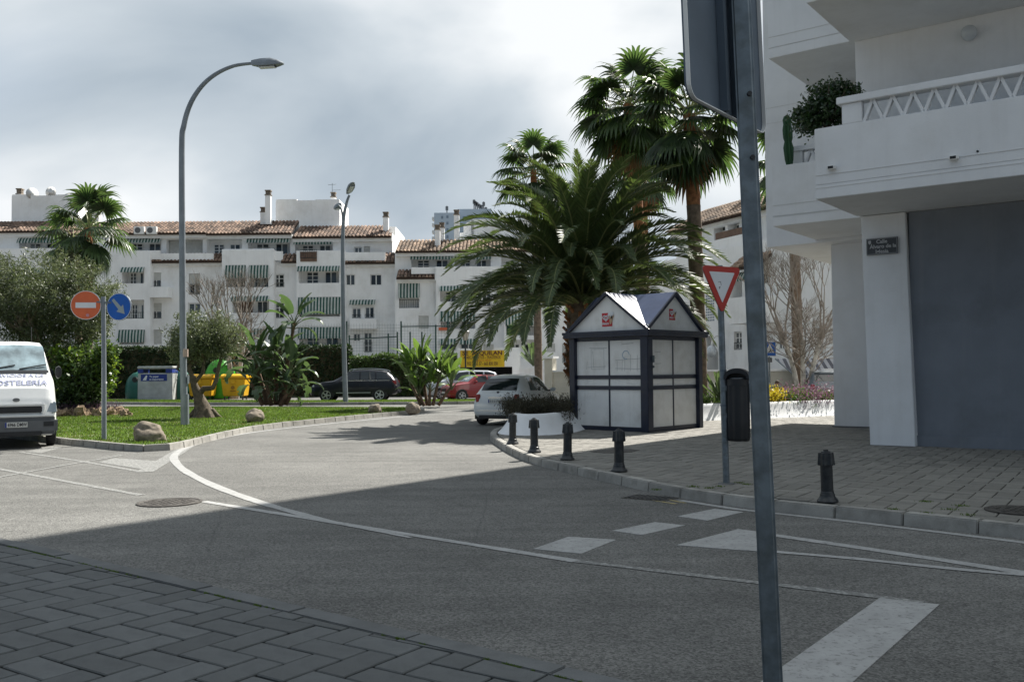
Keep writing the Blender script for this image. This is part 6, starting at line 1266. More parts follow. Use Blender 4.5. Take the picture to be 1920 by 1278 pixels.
MB().box(-W_ * 1.02, W_ * 1.04, -.64, .64, zt - .17, zt).build('lid', MT['paperbin'], pb, bevel=.05, seg=3); MB().box(-W_ * .98, -W_ * .68, -.6, .6, zt - .42, zt - .17).build('band', MT['blue_d'], pb); MB().box(W_ * .62, W_ * .99, -.6, .6, zt - .42, zt - .17).build('band', MT['blue_d'], pb)
q_ = MB().box(-.82, .72, -.62, -.603, zt - .9, zt - .5).build('label_panel', MT['blue_d'], pb); text('Tu papel', .15, MT['signwhite'], q_, (-.05, -.623, zt - .64), bold=.02); text('es importante', .15, MT['signwhite'], q_, (.1, -.623, zt - .8), bold=.02); MB().prismy([(-.72, zt - .85), (-.5, zt - .85), (-.44, zt - .6), (-.5, zt - .55)], -.627, -.622).build('paper_mark', MT['signwhite'], q_)
for i in range(5): MB().box(-.82, .72, -.612, -.6, .18 + i * .2, .2 + i * .2).build('rib', MT['paperbin'], pb)
for px, lb, Y in ((380, 'yellow wheeled packaging bin behind the small olive tree', 57.3), (442, 'yellow wheeled packaging bin in full view beside the white-barked tree', 56.7)):
    p = at(px, 740, Y); r = thing('wheeled_bin', lb, 'container', (p.x, Y, 0), math.radians(-3), 'yellow wheeled bins'); W_ = .74; b = MB()
    b.hexa([(-W_ * .86, -.42, .22), (W_ * .86, -.42, .22), (W_ * .86, .42, .22), (-W_ * .86, .42, .22)], [(-W_, -.55, 1.3), (W_, -.55, 1.3), (W_, .55, 1.3), (-W_, .55, 1.3)]); b.build('body', MT['yellowbin'], r, bevel=.05, seg=3)
    b = MB(); b.box(-W_ - .06, W_ + .06, -.62, .62, 1.3, 1.4); b.build('rim', MT['yellowbin'], r, bevel=.03); b = MB(); n = 10; b.prismx([(.58 * math.cos(PI * i / n), 1.4 + .16 * math.sin(PI * i / n)) for i in range(n + 1)], -W_, W_); b.build('lid', MT['yellowbin'], r, smooth=30)
    MB().box(-.16, .16, -.56, -.52, .95, 1.28).build('lock_recess', MT['yellowbin'], r, bevel=.02); MB().disc(.11, -.535, -.49, .0, .75, 16).build('emblem', mat('brown_print', (.3, .15, .01), .6) if px == 380 else bpy.data.materials['brown_print'], r); MB().box(-.16, .16, -.51, -.46, .52, .57).build('print_line', bpy.data.materials['brown_print'], r)
    for sx in (-1, 1):
        for sy in (-1, 1): b = MB(); b.lathe([(.09, -.03), (.09, .03)], 12, (sx * .55, sy * .33, .1), 'x'); b.build('caster', MT['black'], r)
# dark post and blue box under the left tree
p = at(93, 730, 36); tp_ = thing('litter_bin', 'dark post-like bin with a blue box half hidden by the left tree', 'litter bin', (p.x, 36, .11)); z_ = at(93, 693, 36).z - .11; b = MB(); b.lathe([(.13, 0), (.13, z_), (.12, z_ + .03), (.02, z_ + .04)], 14); b.build('post', MT['navy'], tp_, smooth=40); MB().box(.2, .75, .1, .4, z_ - .35, z_ + .05).build('box', MT['blue_d'], tp_, bevel=.02); MB().box(.2, .75, .09, .1, z_, z_ + .06).build('box_lid', MT['panel'], tp_)

# ================================================================ person sitting beyond the planter
pp0 = at(1456, 735, 41.5); pe = thing('person', 'person with brown hair sitting beyond the yellow flowers', 'person', (pp0.x, 41.5, .0), math.radians(200)); hz = at(1456, 714, 41.5).z
SK = [((0, 0, hz - .72), .14), ((0, 0, hz - .5), .13), ((0, .03, hz - .32), .15), ((0, .05, hz - .22), .06), ((0, .06, hz - .1), .085), ((.09, 0, hz - .72), .1), ((.11, .42, hz - .68), .075), ((.11, .45, hz - 1.1), .05), ((-.09, 0, hz - .72), .1), ((-.11, .42, hz - .68), .075), ((-.11, .45, hz - 1.1), .05), ((.2, .03, hz - .3), .06), ((.25, .1, hz - .55), .045), ((.14, .32, hz - .6), .035), ((-.2, .03, hz - .3), .06), ((-.25, .1, hz - .55), .045), ((-.14, .32, hz - .6), .035)]
ED = [(0, 1), (1, 2), (2, 3), (3, 4), (0, 5), (5, 6), (6, 7), (0, 8), (8, 9), (9, 10), (2, 11), (11, 12), (12, 13), (2, 14), (14, 15), (15, 16)]
me = bpy.data.meshes.new('body'); me.from_pydata([s_[0] for s_ in SK], ED, []); bo_ = ob('body', me, pe); bo_.modifiers.new('skin', 'SKIN'); 
for i, s_ in enumerate(SK): me.skin_vertices[0].data[i].radius = (s_[1], s_[1] * .9)
me.skin_vertices[0].data[0].use_root = True; bo_.modifiers.new('sub', 'SUBSURF').render_levels = 2; bo_.modifiers['sub'].levels = 2; me.materials.append(MT['cloth_d'])
bmx = bmesh.new(); bmesh.ops.create_uvsphere(bmx, u_segments=16, v_segments=10, radius=.1); m2 = bpy.data.meshes.new('head'); bmx.to_mesh(m2); bmx.free(); m2.materials.append(MT['skin']); smoothen(m2, True); hd_ = ob('head', m2, pe, (0, .08, hz - .1)); hd_.scale = (.85, .95, 1.12)
bmx = bmesh.new(); bmesh.ops.create_uvsphere(bmx, u_segments=16, v_segments=10, radius=.112); bmesh.ops.delete(bmx, geom=[v for v in bmx.verts if v.co.z < -.02 and v.co.y > -.03], context='VERTS'); m3 = bpy.data.meshes.new('hair'); bmx.to_mesh(m3); bmx.free(); m3.materials.append(MT['hair']); smoothen(m3, True); h3 = ob('hair', m3, pe, (0, .065, hz - .085)); h3.scale = (.88, .98, 1.08)
be = thing('stone_bench', 'low bench under the sitting person behind the planter', 'bench', (pp0.x, 41.5, 0), math.radians(20)); MB().box(-.9, .9, -.22, .22, hz - .93, hz - .85).build('seat', MT['kerb'], be); MB().box(-.7, -.5, -.18, .18, -.02, hz - .93).build('leg', MT['kerb'], be); MB().box(.5, .7, -.18, .18, -.02, hz - .93).build('leg', MT['kerb'], be)
# ================================================================ palms
def fan_frond(elev, R=1.0, pet=1.0, seed=0, dead=False):
    """one fan palm leaf: petiole + pleated fan whose finger tips droop; gravity is baked in"""
    rg = random.Random(seed); b = MB(); e = math.radians(elev); P = [Vector((0, 0, 0))]; a = e
    for i in range(5): a -= math.radians(5 + 3 * (1 - abs(math.sin(e)))); P.append(P[-1] + Vector((math.cos(a), 0, math.sin(a))) * pet / 5)
    b.m = 1; b.tube(P, [.03, .026, .022, .018, .016, .013], 5); b.m = 0
    d = (P[-1] - P[-2]).normalized(); nrm = Vector((-d.z, 0, d.x)); sd_ = Vector((0, 1, 0)); c = P[-1]; n = 25; spread = math.radians(128)
    for i in range(n):
        f = (i / (n - 1) * 2 - 1); th = f * spread; dr = d * math.cos(th) + sd_ * math.sin(th); dr = (dr - nrm * .22 * abs(f) ** 1.5).normalized(); L = R * (1 - .28 * abs(f) ** 2) * rg.uniform(.86, 1.08); wd = L * .062
        side = nrm.cross(dr).normalized(); pts = []; p = c.copy(); dd = dr.copy(); k = 6
        for j in range(k):
            pts.append(p.copy()); g = .03 if j < 3 else .34 * rg.uniform(.6, 1.5); dd = (dd + Vector((0, 0, -1)) * g).normalized(); p = p + dd * L / k
        pts.append(p); ws = [.006, wd * .8, wd, wd * .95, wd * .65, wd * .35, .002]; V = []
        for j, q in enumerate(pts): V += [q - side * ws[j], q - nrm * ws[j] * .35, q + side * ws[j]]
        b.add(V, [t for j in range(k) for t in ((3 * j, 3 * j + 1, 3 * j + 4, 3 * j + 3), (3 * j + 1, 3 * j + 2, 3 * j + 5, 3 * j + 4))])
    return b.mesh('frond', [MT['deadfrond'] if dead else MT['wfrond'], MT['rachis'] if not dead else MT['stalk']])
FANS = {e: [fan_frond(e, 1.0, 1.0, s * 17 + e + 100, e < -55) for s in range(2)] for e in (80, 62, 45, 28, 10, -10, -30, -52, -78)}
def fan_palm(px, py, Y, label, trunk_px=None, r0=.22, r1=.17, size=1.0, n=34, base_z=0., red=.35, dead=4, low=-50, grp='fan palms'):
    c = at(px, py, Y); tb_ = at(trunk_px, 700, Y) if trunk_px else c; p = Vector((tb_.x, Y, base_z)); r = thing('fan_palm', label, 'palm tree', p, 0, grp); top = c - p; H = top.z
    pts = [Vector((0, 0, -.1)), Vector((top.x * .15, 0, H * .3)), Vector((top.x * .5, 0, H * .65)), Vector((top.x, top.y, H))]; sp = spline(pts, 10); k = len(sp); cut = int(k * (1 - red))
    def trunk(seg, ra, rb, m, nm):
        b = MB(); q = []; 
        for i, v in enumerate(seg):
            f = i / max(1, len(seg) - 1); q.append((ra + (rb - ra) * f) * (1 + .05 * math.sin(i * 2.1)))
        b.tube(seg, q, 12); b.build(nm, m, r, smooth=60)
    trunk(sp[:cut + 1], r0, r1 * 1.05, MT['ptrunk'], 'trunk'); trunk(sp[cut:], r1 * 1.02, r1 * .95, MT['ptrunk_r'], 'trunk_top')
    es = []
    for i in range(n):
        f = i / n; es.append(82 - (82 - low) * f ** .95)
    for i, e in enumerate(es + [-78] * dead):
        k_ = min(FANS, key=lambda q: abs(q - e - random.uniform(-7, 7))); o = ob('frond', random.choice(FANS[k_]), r, top + Vector((0, 0, .05 - .3 * size * i / n)), (random.gauss(0, .12), random.gauss(0, .08), i * 2.39996 + random.uniform(-.25, .25))); s = size * random.uniform(.88, 1.12); o.scale = (s, s, s)
    return r
fan_palm(1178, 196, 34, 'tallest fan palm, reddish upper trunk, crown left of the big sign', 1215, .24, .2, 1.2, 40, red=.45, dead=2)
fan_palm(1292, 215, 30, 'fan palm with thick trunk just right of the kiosk, crown beside the big sign', 1312, .26, .22, 1.18, 42, base_z=.4, red=.3, dead=6)
fan_palm(1000, 318, 44, 'slim fan palm standing behind the white hatchback', 1010, .2, .15, 1.15, 26, red=.2, dead=0, low=-18)
fan_palm(1206, 318, 47, 'smaller fan palm between the two tallest, partly behind the date palm', 1214, .2, .17, 1.3, 26, red=.3, dead=2, low=-25)
fan_palm(166, 428, 62, 'fan palm in front of the far roofs at the left', 166, .3, .26, 1.85, 24, red=.4, dead=1, low=-35)
fan_palm(137, 452, 66, 'short leaning fan palm just left of another, before the far roofs', 150, .26, .22, 1.5, 14, red=.4, dead=2)
fan_palm(1484, 300, 40, 'fan palm whose dark bare trunk shows beneath the near building', 1497, .24, .21, 1.2, 26, red=.1, dead=2)

def date_frond(elev, L=4.2, seed=0, m='dfrond'):
    rg = random.Random(seed); b = MB(); a = math.radians(elev); k = 16; P = [Vector((0, 0, 0))]; lat = rg.uniform(-.25, .25); ya = 0
    for i in range(k):
        g = math.radians(1.2 + 8.2 * i / k) * (.35 + .75 * max(.15, math.cos(a))); a -= g; ya += lat / k; P.append(P[-1] + Vector((math.cos(a) * math.cos(ya), math.cos(a) * math.sin(ya), math.sin(a))) * L / k)
    b.m = 1; b.tube(P, [.035 * (1 - i / (k + 1)) + .006 for i in range(k + 1)], 5); b.m = 0; n = 88
    for i in range(n):
        f = .1 + .9 * i / (n - 1); q = f * k; j = min(int(q), k - 1); p = P[j].lerp(P[j + 1], q - j); d = (P[j + 1] - P[j]).normalized(); sd_ = d.cross(Vector((0, 0, 1))); sd_ = sd_.normalized() if sd_.length > .05 else Vector((0, 1, 0)); u = sd_.cross(d).normalized()
        ll = .56 * math.sin(PI * (.12 + .8 * f)) ** .7 * (1 if f < .85 else 1 - (f - .85) * 3.2) * rg.uniform(.85, 1.1)
        for sg in (-1, 1):
            dr = (d * (.75 + .5 * f) + sd_ * sg * .85 + u * rg.uniform(.15, .55)).normalized(); w = .017 + .007 * rg.random(); t0 = p; t1 = p + dr * ll * .5; t2 = t1 + (dr + Vector((0, 0, -.35 * rg.random()))).normalized() * ll * .5; nn = dr.cross(sd_ * sg).normalized(); ax = (d - dr * d.dot(dr)).normalized() * w
            b.add([t0 - ax * .6, t0 + ax * .6, t1 - ax, t1 + ax, t2], [(0, 1, 3, 2), (2, 3, 4)])
    return b.mesh('frond', [MT[m], MT['rachis']])
DF = {e: [date_frond(e, 4.6, s * 31 + e + 200) for s in range(3)] for e in (86, 72, 58, 44, 30, 16, 2, -14, -32)}; DD = [date_frond(-55, 2.6, 999, 'deadfrond')]
dc = at(1092, 572, 29.2); dpb = Vector((dc.x, 29.2, .5)); dp = thing('date_palm', 'huge date palm with arching feathery fronds behind the kiosk', 'palm tree', dpb); top = dc - dpb
b = MB(); b.lathe([(.42, -.3), (.4, .3), (.45, top.z * .5), (.5, top.z * .8), (.46, top.z), (.3, top.z + .3), (.1, top.z + .6)], 16); b.build('trunk', MT['ptrunk'], dp, smooth=50)
for i in range(60):
    a = i * 2.39996; z = top.z * (.25 + .75 * i / 60); b = MB(); d = Vector((math.cos(a), math.sin(a), .9)).normalized(); p = Vector((math.cos(a) * .42, math.sin(a) * .42, z)); b.tube([p, p + d * .28], [.07, .04], 5); b.build('leaf_base', MT['ptrunk_r'], dp)
ND = 150
for i in range(ND):
    f = i / ND; e = 88 - 74 * f ** .9; k_ = min(DF, key=lambda q: abs(q - e - random.uniform(-6, 6))); o = ob('frond', random.choice(DF[k_]), dp, top + Vector((0, 0, .45 - .55 * f)), (random.gauss(0, .1), random.gauss(0, .06), i * 2.39996 + random.uniform(-.2, .2))); s = random.uniform(.92, 1.12) * (.9 if f < .12 else 1.03); o.scale = (s, s, s)
for i in range(5): ob('dead_frond', DD[0], dp, top + Vector((0, 0, -.3)), (0, .2, 2.6 + i * 1.1))

# ================================================================ paddle-leaf plants (giant strelitzia)
def paddle(L, w, bend, pet, elev, seed, ):
    rg = random.Random(seed); b = MB(); a = math.radians(elev); P = [Vector((0, 0, 0))]
    for i in range(5): a -= math.radians(bend * .15); P.append(P[-1] + Vector((math.cos(a), 0, math.sin(a))) * pet / 5)
    b.m = 1; b.tube(P, [.04, .034, .03, .026, .022, .016], 6); b.m = 0; c = [P[-1]]; k = 9
    for i in range(k): a -= math.radians(bend * 1.9 / k * (.4 + i / k)); c.append(c[-1] + Vector((math.cos(a), 0, math.sin(a))) * L / k)
    prev = None
    for sg in (-1, 1):
        V = []
        for i, p in enumerate(c):
            d = (c[min(i + 1, k)] - c[max(i - 1, 0)]).normalized(); u = Vector((-d.z, 0, d.x)); ww = w * math.sin(PI * min(.98, .07 + .93 * i / k)) ** .55; fold = .42 + .1 * rg.random(); V += [p, p + Vector((0, sg * ww * .55, 0)) + u * ww * fold * .6, p + Vector((0, sg * ww, 0)) + u * ww * fold * .75 + Vector((0, 0, -ww * .12))]
        i = 0; fs = []
        for i in range(k):
            if rg.random() < .22 and 2 < i < k - 1:      # torn between veins
                fs += [(3 * i, 3 * i + 1, 3 * i + 4, 3 * i + 3)]
            else: fs += [(3 * i, 3 * i + 1, 3 * i + 4, 3 * i + 3), (3 * i + 1, 3 * i + 2, 3 * i + 5, 3 * i + 4)]
        b.add(V, fs)
    return b
PAD = [[paddle(1.2, .33, bd, .55, el, 5 * el + q).mesh('leaf', [MT[mm], MT['petiole']], smooth=True) for q in range(2)] for mm in ('bana',) for bd, el in ((14, 84), (22, 74), (34, 62), (46, 50), (58, 34))]
PADY = [[paddle(1.0, .2, bd, .5, el, 7 * el + q).mesh('leaf', [MT['banay'], MT['petiole']], smooth=True) for q in range(2)] for bd, el in ((8, 87), (14, 80), (24, 70), (36, 58))]
def paddle_plant(base, label, stems, sets, sc):
    r = thing('paddle_leaf_plant', label, 'plant', base)
    for (dx, dy, h, n, s, tilt) in stems:
        topv = Vector((dx + tilt, dy, h)); b = MB(); b.tube([(dx * .6, dy * .6, -.05), ((dx * .6 + topv.x) / 2, dy, h * .5), topv], [.1 * sc, .085 * sc, .06 * sc], 8); b.build('stem', MT['stalk'], r, smooth=50)
        for i in range(n):
            k_ = min(len(sets) - 1, int(i / n * len(sets))); o = ob('leaf', random.choice(sets[k_]), r, topv - Vector((0, 0, .06 * i * sc * .5)), (random.gauss(0, .1), random.gauss(0, .1), (PI if i % 2 else 0) + random.gauss(.35, .55))); o.scale = (s * random.uniform(.85, 1.1),) * 3
    return r
b1 = gr(516, 757, .11); sc = 1.
p1 = paddle_plant(b1, 'tall clump of paddle-leaf plants with brown stems beside the yellow bins', [(-.6, 0, 1.9, 11, 1.2, -.3), (.0, .2, 2.0, 9, 1.15, .0), (.5, -.1, 1.5, 9, 1.05, .2), (.75, .2, .9, 6, .8, .2), (-.9, -.2, 1.0, 6, .8, -.2), (.3, .3, 3.9, 10, .95, .55), (.5, -.4, .5, 5, .7, .2), (-.2, -.4, .9, 6, .9, -.1)], PAD, 1.2)
b2 = gr(803, 758, .11)
paddle_plant(b2, 'bright green young paddle-leaf plants before the silver people carrier', [(-.55, 0, 1.0, 8, 1.15, -.25), (-.1, .2, 1.5, 9, 1.2, -.2), (.35, 0, 1.2, 9, 1.15, .15), (.75, .1, .8, 7, 1.0, .3), (.1, -.2, .7, 7, .9, 0), (-.3, -.2, .5, 6, .8, -.1)], PADY, .8)
def skirt(px, py, Y0, w, h, n, nm, label, m='hedge2'):
    p = at(px, py, Y0); r = thing('low_shrub', label, 'shrub', (p.x, Y0, .1)); b = MB()
    for i in range(6): a = i * 1.05; b.tube([(0, 0, 0), (math.cos(a) * w * .3, math.sin(a) * w * .2, h * .6)], [.025, .01], 5)
    b.build('stem', MT['bark'], r); leafcloud('crown', blob((0, 0, h * .5), (w / 2, w / 3, h * .5), 40, .3), n, .22, .12, MT[m], r); return r
skirt(508, 752, 47.6, 1.9, .55, 900, 'x', 'low dark plants at the foot of the tall paddle-leaf clump', 'hedgeleaf')

# ================================================================ broadleaf trees
def limb(b, p, d, L, r, depth, ends, rg, droop=0., gn=.5, split=(2, 3), minr=.012, shrink=.68):
    pts = [p]; q = p.copy(); dd = d.copy(); n = 4
    for i in range(n): dd = (dd + Vector((rg.gauss(0, gn * .35), rg.gauss(0, gn * .35), rg.gauss(0, gn * .25) - droop))).normalized(); q = q + dd * L / n; pts.append(q.copy())
    b.tube(pts, [r * (1 - .35 * i / n) for i in range(n + 1)], 7 if r > .05 else (5 if r > .02 else 4), cap=False)
    if depth == 0: ends.append((q, dd)); return
    for i in range(rg.randint(*split)):
        nd = (dd + Vector((rg.gauss(0, gn), rg.gauss(0, gn), rg.gauss(.12, gn * .6)))).normalized(); limb(b, q, nd, L * rg.uniform(.6, .85), max(minr, r * shrink), depth - 1, ends, rg, droop, gn, split, minr, shrink)
    if depth > 1: ends.append((q, dd))
# big olive at the left
rg = random.Random(3); ot = at(78, 760, 36.5); ot.z = .1; tr_ = thing('olive_tree', 'large dark olive tree with spreading crown at the left edge', 'tree', ot)
b = MB(); ends = []; b.tube([(0, 0, -.1), (.05, 0, .5), (-.05, .05, 1.2), (.05, 0, 1.9)], [.42, .3, .27, .25], 10)
for a in range(6): limb(b, Vector((.03, 0, 1.8)), Vector((math.cos(a * 1.05), math.sin(a * 1.05) * .8, .85)).normalized(), 1.25, .14, 2, ends, rg, gn=.45)
b.build('trunk', MT['bark'], tr_, smooth=60)
cen = np.array([tuple(e[0]) for e in ends]); X = np.r_[cen, blob((-.3, 0, 4.4), (2.9, 2.2, 1.55), 240, .35), blob((1.1, 0, 4.2), (1.75, 1.7, 1.7), 120, .4), blob((-1.6, -.2, 3.4), (1.8, 1.6, 1.3), 90, .4), blob((.9, -.3, 3.1), (1.6, 1.4, .8), 70)]
X = X[X[:, 2] > 2.05]; leafcloud('crown', X, 34000, .3, .15, MT['olive_d'], tr_, asp=.26); hi = X[(X[:, 2] > 4.0) | (X[:, 0] > 1.6)]; leafcloud('crown_top', hi, 10000, .33, .15, MT['olive'], tr_, asp=.24)  # lighter leaf copy on top and right puts the light into the colour
# feathery outer twigs
TW = []
for i in range(150):
    d = NR.normal(0, 1, 3); d[2] = abs(d[2]); d /= np.linalg.norm(d); c = np.array((-.1, 0, 4.2)) + d * np.array((2.9, 2.1, 1.75)); 
    for k_ in range(5): TW.append(c + d * k_ * .11 + NR.normal(0, .03, 3))
leafcloud('outer_twigs', TW, 7000, .1, .14, MT['olive'], tr_, asp=.22)
# leafy bush with yellow-green leaves under it
p = at(160, 762, 35.2); p.z = .1; bu = thing('leafy_bush', 'bright leafy bush with yellow-green tips behind the no-entry sign', 'shrub', p); b = MB()
for i in range(9): a = i * .7; b.tube([(0, 0, 0), (math.cos(a) * .3, math.sin(a) * .3, .9), (math.cos(a) * .6, math.sin(a) * .5, 1.8)], [.05, .035, .015], 5)
b.build('stem', MT['bark'], bu); leafcloud('crown', np.r_[blob((-.15, 0, 1.35), (1.15, .8, 1.25), 120, .2), blob((.75, -.2, 2.0), (.5, .4, .75), 30)], 5200, .3, .17, MT['hedge2'], bu, asp=.5); leafcloud('young_leaves', np.r_[blob((.85, -.3, 2.05), (.45, .4, .75), 26), blob((-.5, -.4, 2.2), (.6, .4, .4), 18), blob((.9, -.3, 1.0), (.2, .3, .4), 8)], 1200, .22, .2, MT['bushleaf'], bu, asp=.45)
leafcloud('lower_leaves', blob((-.3, -.1, .45), (.95, .7, .5), 60, .2), 2600, .25, .15, MT['hedgeleaf'], bu, asp=.4)
# rockery and its plants
for i, (px, py, w) in enumerate(((112, 778, .32), (122, 779, .3), (135, 779, .33), (150, 777, .45), (161, 780, .28), (169, 779, .33), (186, 776, .4), (207, 778, .42), (224, 775, .36), (236, 777, .3))):
    bm_ = bmesh.new(); bmesh.ops.create_icosphere(bm_, subdivisions=3, radius=1)
    for v in bm_.verts: v.co = v.co * (1 + .6 * mnoise.noise(v.co * 1.3 + Vector((i * 7, 0, 0))) + .4 * mnoise.noise(v.co * 3.2 + Vector((i * 3, 5, 0))))
    me = bpy.data.meshes.new('stone'); bm_.to_mesh(me); bm_.free(); me.materials.append(MT['stone_t']); p = at(px, py, 33.5 + (i % 3) * .5); o = ob('rockery_stone', me, None, (p.x, p.y, .18), (random.random(), random.random(), random.random() * 6)); o.scale = (w * .62, w * .5, w * .6)
    tag(o, ['tan rockery stone nearest the van, first of the row', 'second small tan rockery stone from the van', 'third tan rockery stone from the van', 'fourth and largest tan rockery stone from the van', 'fifth tan rockery stone from the van', 'sixth tan rockery stone, just left of the sign post', 'seventh rockery stone from the van, greyish', 'eighth rockery stone, just right of the sign post', 'ninth rockery stone, second from the right end', 'last rockery stone at the right end of the row'][i], 'stone', 'rockery stones on the lawn')
p = at(165, 774, 34.6); o = leafcloud('rockery_plants', np.array([(at(px, 770, 34.6).x - p.x, 0, .2) for px in range(108, 222, 4)]), 2600, .24, .09, MT['purple'], None, asp=.25, up=1.2); o.location = (p.x, 34.6, .1); o['kind'] = 'stuff'; o['label'] = 'purple-grey low plants growing along the rockery'; o['category'] = 'plants'
# boulders
def boulder(px, py, z, w, h, d, label, seed):
    bm_ = bmesh.new(); bmesh.ops.create_icosphere(bm_, subdivisions=4, radius=1)
    for v in bm_.verts: v.co = v.co * (1 + .42 * mnoise.noise(v.co * .95 + Vector((seed, 0, 0))) + .12 * mnoise.noise(v.co * 2.6 + Vector((seed, 5, 0))))
    me = bpy.data.meshes.new('boulder'); bm_.to_mesh(me); bm_.free(); me.materials.append(MT['stone']); smoothen(me, True); p = gr(px, py, z); o = ob('boulder', me, None, (p.x, p.y + d * .5, z + h * .38), (0, .14, seed)); o.scale = (w / 2, d / 2, h * .62); tag(o, label, 'boulder', 'boulders on the lawn')
boulder(270, 828, .11, .80, .44, .6, 'large pale boulder at the lawn corner beside the sign post', .3); boulder(474, 792, .11, .6, .4, .5, 'round dark boulder near the small olive tree', 4.2); boulder(701, 775, .11, .52, .34, .45, 'brown boulder at the far end of the lawn, left of two', 2.6); boulder(772, 773, .11, .55, .33, .45, 'pale boulder at the very tip of the lawn', 5.5)
# small gnarled olive
rg = random.Random(12); ob_ = gr(382, 783, .11); ot2 = thing('olive_tree', 'small olive tree with a gnarled forked trunk behind the tall lamp', 'tree', ob_); b = MB(); ends = []
b.tube([(.0, 0, -.05), (.0, 0, .15), (-.08, 0, .45), (-.2, 0, .8), (-.32, 0, 1.1), (-.38, .0, 1.4)], [.5, .36, .24, .16, .12, .1], 12)
for a in range(7): an = a * .9; b.tube([(.25 * math.cos(an), .2 * math.sin(an), .25), (.45 * math.cos(an), .35 * math.sin(an), .06), (.62 * math.cos(an), .5 * math.sin(an), -.04)], [.12, .09, .04], 6)
b.tube([(-.2, 0, .75), (.0, 0, .98), (.3, 0, 1.0), (.42, 0, 1.25), (.5, 0, 1.7), (.62, 0, 2.1)], [.11, .1, .085, .075, .065, .05], 8); b.tube([(-.38, 0, 1.35), (-.5, 0, 1.7), (-.35, .05, 2.1)], [.09, .07, .05], 7); b.tube([(-.3, 0, 1.1), (-.65, 0, 1.5), (-.9, 0, 1.65)], [.07, .05, .03], 6); b.tube([(-.3, 0, 1.2), (-.05, 0, 1.5), (.0, .1, 2.0)], [.07, .06, .04], 6)
for pt in ((.62, 0, 2.1), (-.35, .05, 2.1), (-.9, 0, 1.65), (0, .1, 2.0)):
    for a in range(3): limb(b, Vector(pt), Vector((rg.gauss(0, .6), rg.gauss(0, .5), .8)).normalized(), .55, .04, 1, ends, rg, gn=.5)
b.build('trunk', MT['bark'], ot2, smooth=60); E_ = np.array([tuple(e[0]) for e in ends])
X = np.r_[E_, blob((.0, 0, 2.75), (1.25, 1.1, .85), 110, .3), blob((-.55, 0, 2.4), (.75, .7, .7), 45, .3), blob((.75, 0, 2.5), (.7, .6, .8), 45, .3), blob((-.7, 0, 3.2), (.25, .3, .35), 10), blob((.6, 0, 3.3), (.3, .3, .35), 10)]
leafcloud('crown', X, 11500, .2, .11, MT['olive'], ot2, asp=.25); leafcloud('inner_crown', blob((0, 0, 2.5), (1.0, .9, .7), 70, .0), 6500, .25, .11, MT['olive_d'], ot2, asp=.25)  # darker leaf copy inside puts the crown's shade into the colour
# bare trees
def bare(base, label, H, r, seed, nst=2, spread=.2, depth=5, m='bark_pale'):
    rg = random.Random(seed); t = thing('bare_tree', label, 'tree', base); b = MB(); ends = []
    for i in range(nst):
        sx = (i - (nst - 1) / 2) * spread; pts = [(sx * .4, 0, -.1), (sx * 1.2, .05, H * .22), (sx * 2.4, 0, H * .42)]; b.tube(pts, [r, r * .85, r * .7], 8); p = Vector(pts[-1])
    b.build('trunk', MT[m], t, smooth=60); b = MB()
    for i in range(nst):
        sx = (i - (nst - 1) / 2) * spread; p = Vector((sx * 2.4, 0, H * .41))
        for a in range(4): limb(b, p, Vector((sx * .6 + rg.gauss(0, .3), rg.gauss(0, .3), 1.2)).normalized(), H * .2, r * .42, depth - 1, ends, rg, gn=.26, split=(2, 4), minr=.006, shrink=.55)
        for a in range(9):                               # side limbs low on the stems
            f = rg.uniform(.2, .42); q = Vector((sx * (1.2 + (f - .22) * 6), 0, H * f)); an = rg.uniform(0, 2 * PI)
            limb(b, q, Vector((math.cos(an) * .8, math.sin(an) * .8, .75)).normalized(), H * .13, r * .22, depth - 2, ends, rg, gn=.4, split=(3, 4), minr=.006, shrink=.6)
    b.build('branches', MT['twig'], t); return t
bb = at(440, 745, 58.5); bb.z = 0; bare(bb, 'bare tree with twin whitish trunks behind the yellow bins', 8.0, .2, 5, 2, .45)
bb = at(1507, 740, 38.5); bb.z = .0; bare(bb, 'bare tree with several pale trunks beside the dark palm trunk', 6.6, .12, 9, 3, .3)
# hedges: a filled box of leaves
def hedge(label, p0, p1, h, th, n, m, size=.16, rough=.1):
    d = p1 - p0; L = d.length; r = thing('hedge', label, 'hedge', (p0.x, p0.y, 0), math.atan2(d.y, d.x)); MB().box(.1, L - .1, .12, th - .1, -.05, h - .12).build('core', MT['soil'], r)
    P = []
    for i in range(n):
        q = random.random()
        if q < .62: c = (random.uniform(0, L), random.uniform(-.05, .1), random.uniform(0, h))
        elif q < .9: c = (random.uniform(0, L), random.uniform(0, th), h + random.uniform(-.1, .02))
        else: c = (random.choice((0, L)) + random.uniform(-.05, .05), random.uniform(0, th), random.uniform(0, h))
        P.append((c[0], c[1] - rough * mnoise.noise((c[0] * .8, c[2] * .8, 1)), c[2] + rough * mnoise.noise((c[0] * .7, 0, 4))))
    leafcloud('foliage', P, int(n * 1.0), .1, size, MT[m], r, asp=.5, up=.5); return r
hg = lambda px, Y: Vector((at(px, 700, Y).x, Y, 0))
hedge('tall clipped dark hedge behind the recycling containers', hg(-500, 62), hg(652, 62), at(420, 651, 62).z, 1.2, 52000, 'hedgeleaf', .17, .08)
hedge('lighter ivy hedge behind the dark off-road car', hg(658, 61), hg(866, 60.5), at(760, 669, 61).z, 1., 12000, 'hedge2', .18, .22)
